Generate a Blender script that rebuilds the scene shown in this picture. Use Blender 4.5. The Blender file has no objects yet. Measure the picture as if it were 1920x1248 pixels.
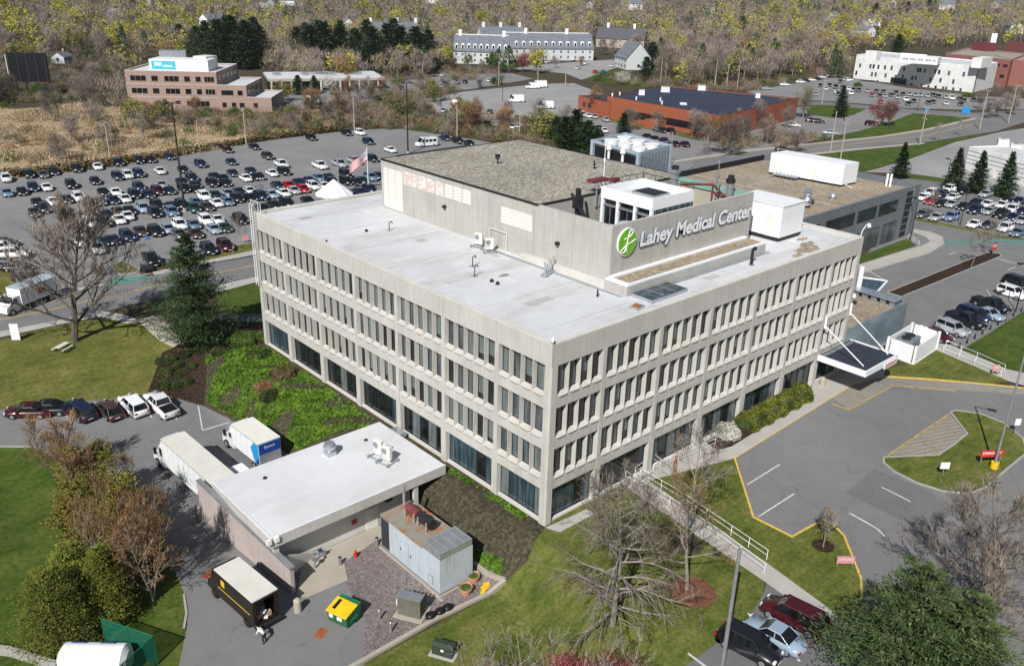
import bpy, bmesh, math, random
import numpy as np
from mathutils import Vector, Matrix
random.seed(7); RNG = np.random.default_rng(11)
SC = bpy.context.scene
COL = SC.collection
PI = math.pi

# ------------------------------------------------------------------ camera
CAM = np.array([-45.5554, -44.9076, 44.8592]); FPX = 1630.79
YAW, PITCH, ROLL = 0.829457, 0.394603, 0.026411
def _basis():
    cy, sy, cp, sp = math.cos(YAW), math.sin(YAW), math.cos(PITCH), math.sin(PITCH)
    f = np.array([cy*cp, sy*cp, -sp]); r = np.array([sy, -cy, 0.]); u = np.cross(r, f)
    cr, sr = math.cos(ROLL), math.sin(ROLL)
    return cr*r+sr*u, -sr*r+cr*u, f
RV, UV, FV = _basis()
cd = bpy.data.cameras.new('camera'); cam = bpy.data.objects.new('camera', cd); COL.objects.link(cam)
cd.sensor_width = 36; cd.lens = FPX/1920*36; cd.clip_start = 0.5; cd.clip_end = 8000
M = Matrix(((RV[0], UV[0], -FV[0], CAM[0]), (RV[1], UV[1], -FV[1], CAM[1]), (RV[2], UV[2], -FV[2], CAM[2]), (0, 0, 0, 1)))
cam.matrix_world = M; SC.camera = cam

# ------------------------------------------------------------------ terrain
def _ss(t):
    t = np.clip(t, 0, 1); return t*t*(3-2*t)
ZD = -3.5
def H(x, y):
    x = np.asarray(x, float); y = np.asarray(y, float)
    b = _ss((y-14)/10)
    s = _ss((-1.2-1.8*b-x)/(5.2+3.3*b+9*_ss((-1-y)/14)))
    w = (1-_ss((y-38)/37))*(1-0.55*_ss((-3-y)/24))
    r = np.hypot(x, y)
    hill = 26*_ss((r-480)/1100)
    return ZD*s*w + hill
def h(x, y): return float(H(x, y))
def ray(px, py): return FV + RV*(px-960)/FPX - UV*(py-624)/FPX
def at(px, py, z=None, dz=0.0):
    """point of the place seen at a spot of the photograph, on the terrain (or a level)"""
    d = ray(px, py)
    if z is not None:
        t = (z-CAM[2])/d[2]; p = CAM+d*t; return Vector((p[0], p[1], z))
    zz = 0.0
    for _ in range(40):
        t = (zz+dz-CAM[2])/min(d[2], -1e-3); p = CAM+d*t; z2 = h(p[0], p[1]); zz = zz+(z2-zz)*0.6
    return Vector((p[0], p[1], zz))
def pix(P):
    d = np.array(P)-CAM; k = d@FV
    return (960+FPX*(d@RV)/k, 624-FPX*(d@UV)/k)

# ------------------------------------------------------------------ objects
def tag(o, label=None, cat=None, group=None, kind=None):
    if label: o['label'] = label
    if cat: o['category'] = cat
    if group: o['group'] = group
    if kind: o['kind'] = kind
    return o
def empty(name, loc=(0, 0, 0), rz=0.0, label=None, cat=None, group=None):
    o = bpy.data.objects.new(name, None); COL.objects.link(o); o.location = loc; o.rotation_euler = (0, 0, rz)
    o.empty_display_size = 0.3
    return tag(o, label, cat, group)
def link(name, me, parent=None, loc=None, rz=None):
    o = bpy.data.objects.new(name, me); COL.objects.link(o)
    if parent is not None: o.parent = parent
    if loc is not None: o.location = loc
    if rz is not None: o.rotation_euler = (0, 0, rz)
    return o
def copy_tree(o, parent=None):
    c = o.copy(); COL.objects.link(c); c.parent = parent
    for ch in list(o.children): copy_tree(ch, c)
    return c

class MB:
    """collects faces with material slots"""
    def __init__(s): s.v = []; s.f = []; s.m = []; s.mats = []; s.smooth = []
    def slot(s, mat):
        if mat not in s.mats: s.mats.append(mat)
        return s.mats.index(mat)
    def poly(s, pts, mat, sm=False):
        n = len(s.v); s.v += [tuple(p) for p in pts]; s.f.append(tuple(range(n, n+len(pts)))); s.m.append(s.slot(mat)); s.smooth.append(sm)
    def mesh(s, vs, fs, mat, sm=False):
        n = len(s.v); s.v += [tuple(p) for p in vs]; k = s.slot(mat)
        for f in fs: s.f.append(tuple(n+i for i in f)); s.m.append(k); s.smooth.append(sm)
    def hull(s, lo, hi, mat):
        """two loops of equal length -> closed solid"""
        n = len(lo); fs = [tuple(range(n))[::-1], tuple(range(n, 2*n))] + [(i, (i+1) % n, n+(i+1) % n, n+i) for i in range(n)]
        s.mesh(list(lo)+list(hi), fs, mat)
    def box(s, x0, y0, z0, x1, y1, z1, mat):
        if x1 < x0: x0, x1 = x1, x0
        if y1 < y0: y0, y1 = y1, y0
        s.hull([(x0, y0, z0), (x1, y0, z0), (x1, y1, z0), (x0, y1, z0)], [(x0, y0, z1), (x1, y0, z1), (x1, y1, z1), (x0, y1, z1)], mat)
    def obox(s, c, ax, L, W, z0, z1, mat):
        """box centred at c (xy), length L along angle ax, width W"""
        ca, sa = math.cos(ax), math.sin(ax)
        q = [(-L/2, -W/2), (L/2, -W/2), (L/2, W/2), (-L/2, W/2)]
        p = [(c[0]+a*ca-b*sa, c[1]+a*sa+b*ca) for a, b in q]
        s.hull([(x, y, z0) for x, y in p], [(x, y, z1) for x, y in p], mat)
    def tube(s, a, b, r0, r1, mat, n=8, sm=True, caps=True):
        a = Vector(a); b = Vector(b); d = (b-a).normalized()
        u = d.orthogonal().normalized(); w = d.cross(u)
        A = [a+(u*math.cos(2*PI*i/n)+w*math.sin(2*PI*i/n))*r0 for i in range(n)]
        B = [b+(u*math.cos(2*PI*i/n)+w*math.sin(2*PI*i/n))*r1 for i in range(n)]
        s.mesh(A+B, [(i, (i+1) % n, n+(i+1) % n, n+i) for i in range(n)], mat, sm)
        if caps: s.poly(A[::-1], mat); s.poly(B, mat)
    def path(s, pts, r, mat, n=6):
        for a, b in zip(pts, pts[1:]): s.tube(a, b, r, r, mat, n)
    def prism(s, pts, z0, z1, mat):
        ar = sum(pts[i][0]*pts[(i+1) % len(pts)][1]-pts[(i+1) % len(pts)][0]*pts[i][1] for i in range(len(pts)))
        if ar < 0: pts = pts[::-1]
        s.hull([(p[0], p[1], z0) for p in pts], [(p[0], p[1], z1) for p in pts], mat)
    def build(s, name, parent=None, loc=None, rz=None):
        me = s.me(name)
        return link(name, me, parent, loc, rz)
    def me(s, name):
        me = bpy.data.meshes.new(name); me.from_pydata(s.v, [], s.f)
        for m in s.mats: me.materials.append(m)
        me.polygons.foreach_set('material_index', s.m); me.polygons.foreach_set('use_smooth', s.smooth)
        me.update(); return me

# ------------------------------------------------------------------ materials
class N:
    def __init__(s, name):
        s.m = bpy.data.materials.new(name); s.m.use_nodes = True; s.t = s.m.node_tree; s.b = s.t.nodes['Principled BSDF']
    def n(s, typ, **k):
        x = s.t.nodes.new(typ)
        for a, v in k.items(): setattr(x, a, v)
        return x
    def l(s, a, b): s.t.links.new(a, b)
    def pos(s, sc=(1, 1, 1)):
        g = s.n('ShaderNodeNewGeometry'); mp = s.n('ShaderNodeMapping'); mp.inputs['Scale'].default_value = sc
        s.l(g.outputs['Position'], mp.inputs['Vector']); return mp.outputs['Vector']
    def obj(s, sc=(1, 1, 1)):
        g = s.n('ShaderNodeTexCoord'); mp = s.n('ShaderNodeMapping'); mp.inputs['Scale'].default_value = sc
        s.l(g.outputs['Object'], mp.inputs['Vector']); return mp.outputs['Vector']
    def noise(s, vec, scale, detail=3, rough=.55):
        x = s.n('ShaderNodeTexNoise'); x.inputs['Scale'].default_value = scale; x.inputs['Detail'].default_value = detail
        x.inputs['Roughness'].default_value = rough; s.l(vec, x.inputs['Vector']); return x.outputs['Fac']
    def ramp(s, fac, stops, interp='LINEAR'):
        x = s.n('ShaderNodeValToRGB'); x.color_ramp.interpolation = interp
        e = x.color_ramp.elements
        while len(e) < len(stops): e.new(.5)
        for el, (p, c) in zip(e, stops):
            el.position = p; el.color = (c[0], c[1], c[2], 1) if len(c) == 3 else c
        s.l(fac, x.inputs['Fac']); return x.outputs['Color']
    def mix(s, fac, a, b, mode='MIX'):
        x = s.n('ShaderNodeMix', data_type='RGBA', blend_type=mode)
        for sock, v in ((x.inputs[0], fac), (x.inputs[6], a), (x.inputs[7], b)):
            if isinstance(v, (int, float)): sock.default_value = v
            elif isinstance(v, tuple): sock.default_value = (*v, 1) if len(v) == 3 else v
            else: s.l(v, sock)
        return x.outputs[2]
    def out(s, col, rough=.8, metal=0, spec=.3, bump=None, bs=.3, bd=.02):
        if isinstance(col, tuple): s.b.inputs['Base Color'].default_value = (*col, 1)
        else: s.l(col, s.b.inputs['Base Color'])
        if isinstance(rough, (int, float)): s.b.inputs['Roughness'].default_value = rough
        else: s.l(rough, s.b.inputs['Roughness'])
        s.b.inputs['Metallic'].default_value = metal; s.b.inputs['Specular IOR Level'].default_value = spec
        if bump is not None:
            x = s.n('ShaderNodeBump'); x.inputs['Strength'].default_value = bs; x.inputs['Distance'].default_value = bd
            s.l(bump, x.inputs['Height']); s.l(x.outputs['Normal'], s.b.inputs['Normal'])
        return s.m
def plain(name, c, rough=.6, metal=0, spec=.3, var=.12, sc=1.5):
    s = N(name); f = s.noise(s.pos(), sc, 4)
    a = tuple(x*(1-var) for x in c); b = tuple(min(1, x*(1+var)) for x in c)
    return s.out(s.ramp(f, [(.3, a), (.7, b)]), rough, metal, spec)
def asphalt(name, base, warm=0.0):
    s = N(name); p = s.pos()
    big = s.noise(p, .045, 4, .6); mid = s.noise(p, .5, 5, .65); fine = s.noise(p, 9, 2)
    c1 = tuple(base*k for k in (.76, .76, .79)); c2 = tuple(base*k for k in (1.24+warm, 1.22+warm*.6, 1.20))
    c = s.ramp(big, [(.32, c1), (.68, c2)])
    c = s.mix(.35, c, s.ramp(mid, [(.3, c1), (.72, c2)]))
    v = s.n('ShaderNodeTexVoronoi', feature='DISTANCE_TO_EDGE'); v.inputs['Scale'].default_value = .11
    wn = s.n('ShaderNodeVectorMath', operation='ADD'); nz = s.n('ShaderNodeTexNoise'); nz.inputs['Scale'].default_value = .3; s.l(p, nz.inputs['Vector'])
    sc2 = s.n('ShaderNodeVectorMath', operation='SCALE'); sc2.inputs['Scale'].default_value = 5; s.l(nz.outputs['Color'], sc2.inputs[0])
    s.l(p, wn.inputs[0]); s.l(sc2.outputs[0], wn.inputs[1]); s.l(wn.outputs[0], v.inputs['Vector'])
    crack = s.ramp(v.outputs['Distance'], [(.0, (1, 1, 1)), (.012, (0, 0, 0))])
    c = s.mix(s.mix(.5, (0, 0, 0), crack), c, tuple(base*.62 for _ in range(3)))
    c = s.mix(s.ramp(fine, [(.35, (0, 0, 0)), (.75, (.35, .35, .35))]), c, tuple(base*1.7 for _ in range(3)))
    oil = s.noise(p, .8, 4, .7); c = s.mix(s.ramp(oil, [(.63, (0, 0, 0)), (.74, (.45, .45, .45))]), c, (base*.45,)*3)
    return s.out(c, .9, 0, .2, fine, .25, .01)
def grass(name, a, b, c, sc=.25):
    s = N(name); p = s.pos()
    f1 = s.noise(p, sc, 5, .65); f2 = s.noise(p, sc*9, 4, .7); st = s.noise(s.pos((.35, 1.4, 1)), sc*3, 3)
    col = s.ramp(f1, [(.3, a), (.52, b), (.72, c)])
    col = s.mix(s.ramp(st, [(.4, (0, 0, 0)), (.7, (.5, .5, .5))]), col, c)
    col = s.mix(s.ramp(f2, [(.3, (.65, .65, .65)), (.6, (0, 0, 0))]), col, tuple(x*.45 for x in a))
    wn = s.noise(p, .55, 6, .75); col = s.mix(s.ramp(wn, [(.60, (0, 0, 0)), (.72, (.6, .6, .6))]), col, (.17, .135, .07))
    return s.out(col, .95, 0, .1, f2, .6, .08)
def concrete(name, base, streak=True, tint=(1, .965, .89), spots=.5):
    s = N(name); p = s.pos()
    f = s.noise(p, .35, 6, .65); f2 = s.noise(p, 3.2, 5, .7)
    c = s.ramp(f, [(.28, tuple(base*.84*t for t in tint)), (.72, tuple(base*1.1*t for t in tint))])
    c = s.mix(spots*.4, c, s.ramp(f2, [(.3, tuple(base*.72*t for t in tint)), (.7, tuple(base*1.12*t for t in tint))]))
    if streak:
        st = s.noise(s.pos((2.4, 2.4, .10)), 1.3, 4, .7)
        c = s.mix(s.ramp(st, [(.46, (0, 0, 0)), (.74, (.5, .5, .5))]), c, tuple(base*.62*t for t in (1, .96, .88)))
    return s.out(c, .9, 0, .15, f2, .2, .01)
def speckle(name, cols, scale=5, rough=.95):
    s = N(name); p = s.pos(); v = s.n('ShaderNodeTexVoronoi'); v.inputs['Scale'].default_value = scale; s.l(p, v.inputs['Vector'])
    sep = s.n('ShaderNodeSeparateColor'); s.l(v.outputs['Color'], sep.inputs[0])
    c = s.ramp(sep.outputs[0], [(i/(len(cols)-1)*.9+.05, k) for i, k in enumerate(cols)])
    big = s.noise(p, .12, 4); c = s.mix(s.ramp(big, [(.35, (.3, .3, .3)), (.65, (0, 0, 0))]), c, tuple(x*.6 for x in cols[0]))
    return s.out(c, rough, 0, .1, v.outputs['Distance'], .4, .03)
def brick(name, a, b, mortar, sc=1):
    s = N(name); p = s.pos()
    g = s.noise(p, 1.1, 5, .7); c = s.ramp(g, [(.3, a), (.7, b)])
    w = s.n('ShaderNodeTexWave', bands_direction='Z'); w.inputs['Scale'].default_value = 2.2*sc; w.inputs['Distortion'].default_value = 0; s.l(p, w.inputs['Vector'])
    c = s.mix(s.ramp(w.outputs['Fac'], [(.0, (.5, .5, .5)), (.14, (0, 0, 0))]), c, mortar)
    return s.out(c, .9, 0, .15)
def glassy(name, c, rough=.08, lo=None):
    s = N(name); f = s.noise(s.pos((1.7, 1.7, .2)), 1.1, 3)
    return s.out(s.ramp(f, [(.42, lo or tuple(x*.4 for x in c)), (.6, c)]), rough, 0, .55)
def membrane(name, base, tint=(.98, 1.0, 1.03), stain=.5):
    s = N(name); p = s.pos(); f = s.noise(p, .12, 5, .6); f2 = s.noise(p, 1.1, 5, .7)
    c = s.ramp(f, [(.3, tuple(base*.86*t for t in tint)), (.7, tuple(base*1.06*t for t in tint))])
    c = s.mix(.3, c, s.ramp(f2, [(.3, tuple(base*.8*t for t in tint)), (.7, tuple(base*1.05*t for t in tint))]))
    ds = s.noise(s.pos((.6, 1.5, 1)), .16, 6, .72)
    c = s.mix(s.ramp(ds, [(.46, (0, 0, 0)), (.68, (stain, stain, stain))]), c, (base*.55, base*.52, base*.44))
    sp = s.noise(p, 5, 2); c = s.mix(s.ramp(sp, [(.66, (0, 0, 0)), (.72, (stain*.6,)*3)]), c, (base*.5, base*.5, base*.46))
    x = s.n('ShaderNodeTexBrick'); x.inputs['Scale'].default_value = .33; x.inputs['Mortar Size'].default_value = .008
    x.inputs['Color1'].default_value = (0, 0, 0, 1); x.inputs['Color2'].default_value = (0, 0, 0, 1); x.inputs['Mortar'].default_value = (.1, .1, .1, 1); s.l(p, x.inputs['Vector'])
    c = s.mix(x.outputs['Color'], c, tuple(base*.6*t for t in tint))
    return s.out(c, .8, 0, .2)
def leafmat(name, a, b, c, sc=.12, rough=.75, trans=.0):
    s = N(name); p = s.pos(); f = s.noise(p, sc, 3); g = s.noise(p, 2.3, 3)
    oi = s.n('ShaderNodeObjectInfo')
    col = s.ramp(g, [(.3, a), (.5, b), (.72, c)])
    mid = s.noise(p, .85, 2); col = s.mix(s.ramp(mid, [(.45, (0, 0, 0)), (.68, (.55, .55, .55))]), col, tuple(min(1, x*1.35) for x in c)); col = s.mix(s.ramp(mid, [(.3, (.5, .5, .5)), (.48, (0, 0, 0))]), col, a)
    hs = s.n('ShaderNodeHueSaturation'); s.l(col, hs.inputs['Color'])
    mr = s.n('ShaderNodeMapRange'); mr.inputs['To Min'].default_value = .72; mr.inputs['To Max'].default_value = 1.3
    s.l(oi.outputs['Random'], mr.inputs['Value']); s.l(mr.outputs[0], hs.inputs['Value'])
    mh = s.n('ShaderNodeMapRange'); mh.inputs['To Min'].default_value = .485; mh.inputs['To Max'].default_value = .515
    s.l(f, mh.inputs['Value']); s.l(mh.outputs[0], hs.inputs['Hue'])
    return s.out(hs.outputs['Color'], rough, 0, .15)

MAT = {}
def D(k, v): MAT[k] = v; return v
D('asphalt', asphalt('asphalt', .165)); D('asphalt_old', asphalt('asphalt_old', .20, .03)); D('asphalt_pale', asphalt('asphalt_pale', .27, .03))
D('asphalt_dark', asphalt('asphalt_dark', .135))
D('grass', grass('grass', (.06, .09, .014), (.11, .135, .025), (.22, .20, .07), .35))
D('grass_dry', grass('grass_dry', (.070, .095, .018), (.13, .14, .030), (.22, .19, .065)))
D('grass_lush', grass('grass_lush', (.034, .066, .010), (.062, .105, .016), (.13, .145, .035), .22))
D('litter', grass('litter', (.055, .042, .028), (.085, .068, .045), (.10, .09, .045), .12))
D('reed', grass('reed', (.33, .25, .155), (.46, .35, .22), (.52, .42, .28), .1))
D('mulch', speckle('mulch', [(.018, .012, .009), (.045, .028, .020), (.075, .05, .035)], 7))
D('mulch_old', speckle('mulch_old', [(.04, .036, .024), (.065, .056, .036), (.10, .09, .055)], 4))
D('yard_gravel', speckle('yard_gravel', [(.13, .105, .10), (.20, .165, .16), (.30, .26, .25)], 9))
D('roof_gravel', speckle('roof_gravel', [(.20, .18, .15), (.33, .30, .25), (.50, .47, .40)], 4.5))
D('roof_gravel_tan', speckle('roof_gravel_tan', [(.25, .20, .15), (.33, .27, .20), (.42, .35, .27)], 3))
D('conc', concrete('precast_concrete', .52)); D('conc_pale', concrete('pale_concrete', .60, False)); D('conc_walk', concrete('walk_concrete', .42, False, (1, .96, .88)))
D('conc_pent', concrete('board_concrete', .45, True, (1, .96, .89), .6)); D('sill', concrete('sill_concrete', .54, False, (1, .96, .87)))
D('conc_tan', concrete('tan_concrete', .40, False, (1, .90, .74)))
D('curb', concrete('curb_stone', .36, False)); D('curb_yellow', plain('curb_yellow', (.62, .42, .09), .8))
D('line_white', plain('line_white', (.55, .55, .53), .8, var=.25, sc=4)); D('line_faint', plain('line_faint', (.30, .30, .30), .8, var=.25, sc=4)); D('line_yellow', plain('line_yellow', (.50, .33, .07), .8, var=.3, sc=4)); D('line_teal', plain('line_teal', (.08, .26, .21), .8, var=.25))
D('roof_white', membrane('roof_white', .63)); D('roof_white2', membrane('roof_white2', .66, (.98, 1, 1.03), .3)); D('patch_a', membrane('patch_pale', .68, (.99, 1, 1.01), .3)); D('patch_b', membrane('patch_dull', .50, (1, 1, .97), .8)); D('roof_stain', plain('roof_stain', (.33, .27, .19), .8, var=.5, sc=1.2)); D('roof_blue', membrane('roof_blue', .05, (.8, 1.0, 1.7)))
D('white', plain('white_paint', (.78, .79, .80), .45, var=.04)); D('offwhite', plain('offwhite_paint', (.70, .69, .64), .5, var=.05)); D('trailer_roof', plain('trailer_roof', (.64, .62, .56), .6, var=.06, sc=.8))
D('whitewall', concrete('white_stucco', .74, True, (1, 1, .99), .2)); D('pink', concrete('pink_stucco', .46, True, (1, .84, .80), .6))
D('steel', plain('steel_grey', (.30, .33, .36), .4, .5)); D('galv', plain('galvanised', (.50, .53, .56), .35, .7)); D('bluegrey', plain('bluegrey_panel', (.42, .50, .57), .45, .2, var=.08))
D('wing_grey', plain('wing_grey', (.17, .19, .21), .4, .25, var=.12, sc=.3)); D('panel_blue', plain('panel_bluegrey', (.22, .28, .32), .3, .35, var=.2, sc=.4))
D('dark', plain('dark_metal', (.022, .022, .025), .5)); D('black', plain('black_paint', (.010, .010, .012), .4)); D('rubber', plain('rubber', (.014, .014, .014), .85))
D('rim', plain('wheel_rim', (.42, .43, .45), .35, .6)); D('canopy_roof', plain('canopy_roof', (.030, .036, .055), .85, var=.2))
D('glass', glassy('window_glass', (.10, .12, .13), .12)); D('glass_blind', glassy('glass_blind', (.15, .18, .18), .2, (.10, .12, .12)));
D('glass_dark', glassy('glass_dark', (.014, .016, .019), .1)); D('glass_blue', glassy('glass_blue', (.06, .10, .12), .12, (.025, .04, .05))); D('car_glass', glassy('car_glass', (.012, .014, .017), .06, (.006, .007, .009)))
D('frame_dark', plain('frame_dark', (.03, .035, .045), .5)); D('frame_blue', plain('frame_bluegrey', (.10, .13, .18), .5))
D('brick', brick('brick_rose', (.30, .205, .17), (.37, .265, .225), (.36, .30, .26))); D('brick_red', brick('brick_orange', (.27, .075, .036), (.34, .10, .05), (.33, .15, .10))); D('brick_dark', brick('brick_maroon', (.22, .085, .07), (.29, .12, .10), (.26, .16, .14)))
D('band', plain('band_stone', (.40, .33, .28), .8)); D('maroon', plain('maroon', (.15, .04, .045), .7))
D('clap', plain('clapboard', (.52, .55, .56), .7, var=.06)); D('shingle', plain('slate_shingle', (.15, .165, .19), .85, var=.2, sc=.6)); D('shingle_dark', plain('dark_shingle', (.09, .09, .10), .85, var=.2))
D('rust', plain('rust', (.30, .10, .03), .85, var=.4, sc=3)); D('gen_paint', None)
D('red', plain('red_paint', (.50, .03, .03), .5)); D('red_fade', plain('faded_red', (.55, .25, .26), .7)); D('yellow', plain('yellow_paint', (.72, .47, .01), .5)); D('green', plain('green_paint', (.015, .13, .06), .45, var=.3)); D('copper', plain('copper_green', (.22, .38, .31), .7))
D('blue', plain('blue_paint', (.01, .06, .26), .5)); D('cyan', plain('cyan_paint', (.02, .30, .62), .5)); D('sign_cyan', plain('sign_cyan', (.05, .45, .60), .5)); D('logo_green', plain('logo_green', (.17, .42, .015), .5)); D('brown_van', plain('brown_paint', (.016, .011, .009), .35))
D('xfmr', plain('transformer_olive', (.13, .13, .10), .6, var=.15)); D('olive', plain('cabinet_green', (.035, .05, .035), .5)); D('terra', plain('terracotta', (.52, .26, .17), .8)); D('pole_wood', plain('pole_wood', (.38, .33, .27), .9)); D('pole_grey', plain('pole_grey', (.24, .25, .26), .5, .2))
D('skin', plain('skin', (.42, .24, .17), .6)); D('shirt', plain('shirt_white', (.7, .7, .7), .8)); D('navy', plain('navy_cloth', (.015, .02, .035), .8)); D('hair', plain('hair', (.03, .02, .015), .8)); D('card', plain('cardboard', (.40, .28, .17), .8))
D('lamp_red', plain('lamp_red', (.35, .01, .01), .3)); D('lamp_clear', plain('lamp_clear', (.7, .7, .72), .2)); D('solar', plain('solar_blue', (.01, .035, .14), .2))
def _gen():
    s = N('generator_paint'); p = s.pos(); st = s.noise(s.pos((2.2, 2.2, .12)), 1.6, 4, .7); f = s.noise(p, .6, 4)
    c = s.ramp(f, [(.3, (.44, .50, .55)), (.7, (.52, .58, .62))])
    c = s.mix(s.ramp(st, [(.56, (0, 0, 0)), (.72, (.8, .8, .8))]), c, (.30, .26, .20)); return s.out(c, .5, .1, .3)
D('gen_paint', _gen())
def _rustroof():
    s = N('rusty_metal_roof'); f = s.noise(s.pos(), .8, 5, .7)
    return s.out(s.ramp(f, [(.44, (.30, .29, .25)), (.55, (.33, .24, .16)), (.64, (.38, .12, .03))]), .7, .2)
D('rusty_roof', _rustroof())
def _car():
    s = N('car_paint'); oi = s.n('ShaderNodeObjectInfo'); s.l(oi.outputs['Color'], s.b.inputs['Base Color'])
    s.b.inputs['Roughness'].default_value = .28; s.b.inputs['Coat Weight'].default_value = .6; s.b.inputs['Coat Roughness'].default_value = .05; s.b.inputs['Specular IOR Level'].default_value = .4
    return s.m
D('paint', _car())
# vegetation
D('bark', plain('bark_grey', (.105, .088, .072), .95, var=.3, sc=5)); D('bark_pale', plain('bark_pale', (.26, .23, .20), .95, var=.25, sc=5)); D('bark_dark', plain('bark_dark', (.05, .04, .033), .95))
D('twig', leafmat('twig_grey', (.13, .105, .088), (.20, .165, .135), (.28, .235, .195))); D('twig_purple', leafmat('twig_purple', (.13, .10, .09), (.20, .155, .14), (.28, .225, .205)))
D('twig_tan', leafmat('twig_tan', (.15, .12, .075), (.23, .19, .125), (.31, .26, .18))); D('twig_red', leafmat('twig_red', (.14, .078, .040), (.23, .13, .065), (.30, .19, .10)))
D('bud', leafmat('bud_leaf', (.15, .15, .02), (.26, .25, .03), (.36, .34, .05))); D('bud_olive', leafmat('bud_olive', (.10, .10, .03), (.17, .16, .05), (.24, .22, .08)))
D('bud_red', leafmat('bud_red', (.16, .04, .04), (.25, .07, .07), (.34, .11, .11))); D('blossom', leafmat('pale_blossom', (.34, .34, .28), (.46, .45, .38), (.6, .58, .52)))
D('pine', leafmat('pine_needles', (.014, .030, .012), (.028, .055, .020), (.060, .095, .030))); D('pine2', leafmat('pine_bright', (.022, .045, .010), (.045, .080, .018), (.095, .13, .030)))
D('pine3', leafmat('pine_feathery', (.025, .045, .016), (.055, .085, .028), (.12, .155, .06)));
D('arb', leafmat('arborvitae', (.055, .075, .012), (.12, .14, .022), (.24, .25, .04))); D('arb_rust', leafmat('arborvitae_rust', (.10, .09, .018), (.17, .15, .03), (.25, .21, .05)))
D('bush', leafmat('bush_green', (.025, .050, .010), (.05, .085, .015), (.10, .14, .03))); D('bush_dark', leafmat('bush_dark', (.022, .034, .010), (.042, .060, .016), (.08, .10, .03)))
D('cover', leafmat('ground_cover', (.034, .075, .006), (.068, .14, .010), (.13, .21, .025)))
D('shrub_brown', leafmat('shrub_brown', (.08, .055, .03), (.13, .09, .045), (.18, .15, .06)))
# ------------------------------------------------------------------ ground
XS = [-4500, -3000, -2000, -1400, -1000, -700, -500, -350, -250, -180, -130, -100, -80] + list(np.arange(-70, -13, 3)) + list(np.arange(-12.5, -.9, .5)) + [0, 2, 8, 16, 30, 50, 80, 120, 180, 250, 350, 450] + list(np.arange(500, 2000, 75)) + [2300, 3000, 4000, 5500]
YS = [-4500, -2500, -1500, -1000, -600, -400, -250, -150, -100, -70, -50, -36] + list(np.arange(-30, 80, 2)) + [84, 95, 120, 160, 220, 300, 380, 450] + list(np.arange(500, 2000, 75)) + [2300, 3000, 4000, 5500]
def grid(name, XS, YS, mat, z=0):
    X, Y = np.meshgrid(XS, YS); Z = H(X, Y)+z
    v = np.stack([X.ravel(), Y.ravel(), Z.ravel()], 1); nx = len(XS)
    f = [(j*nx+i, j*nx+i+1, (j+1)*nx+i+1, (j+1)*nx+i) for j in range(len(YS)-1) for i in range(nx-1)]
    me = bpy.data.meshes.new(name); me.from_pydata(v.tolist(), [], f); me.materials.append(mat)
    me.polygons.foreach_set('use_smooth', [True]*len(f)); return link(name, me)
tag(grid('ground', XS, YS, MAT['litter']), kind='structure')
def W(pts, z=None):
    """photo points -> ground xy"""
    out = []
    for p in pts:
        q = at(p[0], p[1]) if len(p) == 2 else Vector((p[0], p[1], 0))
        out.append((q.x, q.y))
    return out
NSH = [0]
def sheet(name, xy, mat, layer, kind='structure', **k):
    NSH[0] += 1; layer = layer+(NSH[0] % 20)*.04
    bm = bmesh.new(); vs = [bm.verts.new((x, y, 0)) for x, y in xy]; f = bm.faces.new(vs)
    if f.normal.z < 0: bmesh.ops.reverse_faces(bm, faces=[f])
    bmesh.ops.triangulate(bm, faces=bm.faces[:])
    x0 = min(p[0] for p in xy); x1 = max(p[0] for p in xy); y0 = min(p[1] for p in xy); y1 = max(p[1] for p in xy)
    def cut(co, no):
        bmesh.ops.bisect_plane(bm, geom=bm.verts[:]+bm.edges[:]+bm.faces[:], plane_co=co, plane_no=no, dist=1e-5)
    far = max(abs(x0), abs(x1), abs(y0), abs(y1)) > 470
    if (x0 < -1 and y0 < 76) or far:
        for x in XS:
            if x0 < x < x1 and (x < 0 or far): cut((x, 0, 0), (1, 0, 0))
        for y in YS:
            if y0 < y < y1 and (-40 < y < 82 or far): cut((0, y, 0), (0, 1, 0))
    for v in bm.verts: v.co.z = h(v.co.x, v.co.y)+.02*layer
    bm.normal_update()
    for f in bm.faces:
        if f.normal.z < 0: f.normal_flip()
    me = bpy.data.meshes.new(name); bm.to_mesh(me); bm.free(); me.materials.append(mat)
    o = link(name, me); tag(o, kind=kind); return o
def S(name, pts, mat, layer): return sheet(name, W(pts), MAT[mat], layer)
def chain(xy, step=1.0):
    out = [xy[0]]
    for a, b in zip(xy, xy[1:]):
        n = max(1, int(math.hypot(b[0]-a[0], b[1]-a[1])/step))
        out += [(a[0]+(b[0]-a[0])*i/n, a[1]+(b[1]-a[1])*i/n) for i in range(1, n+1)]
    return out
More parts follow.
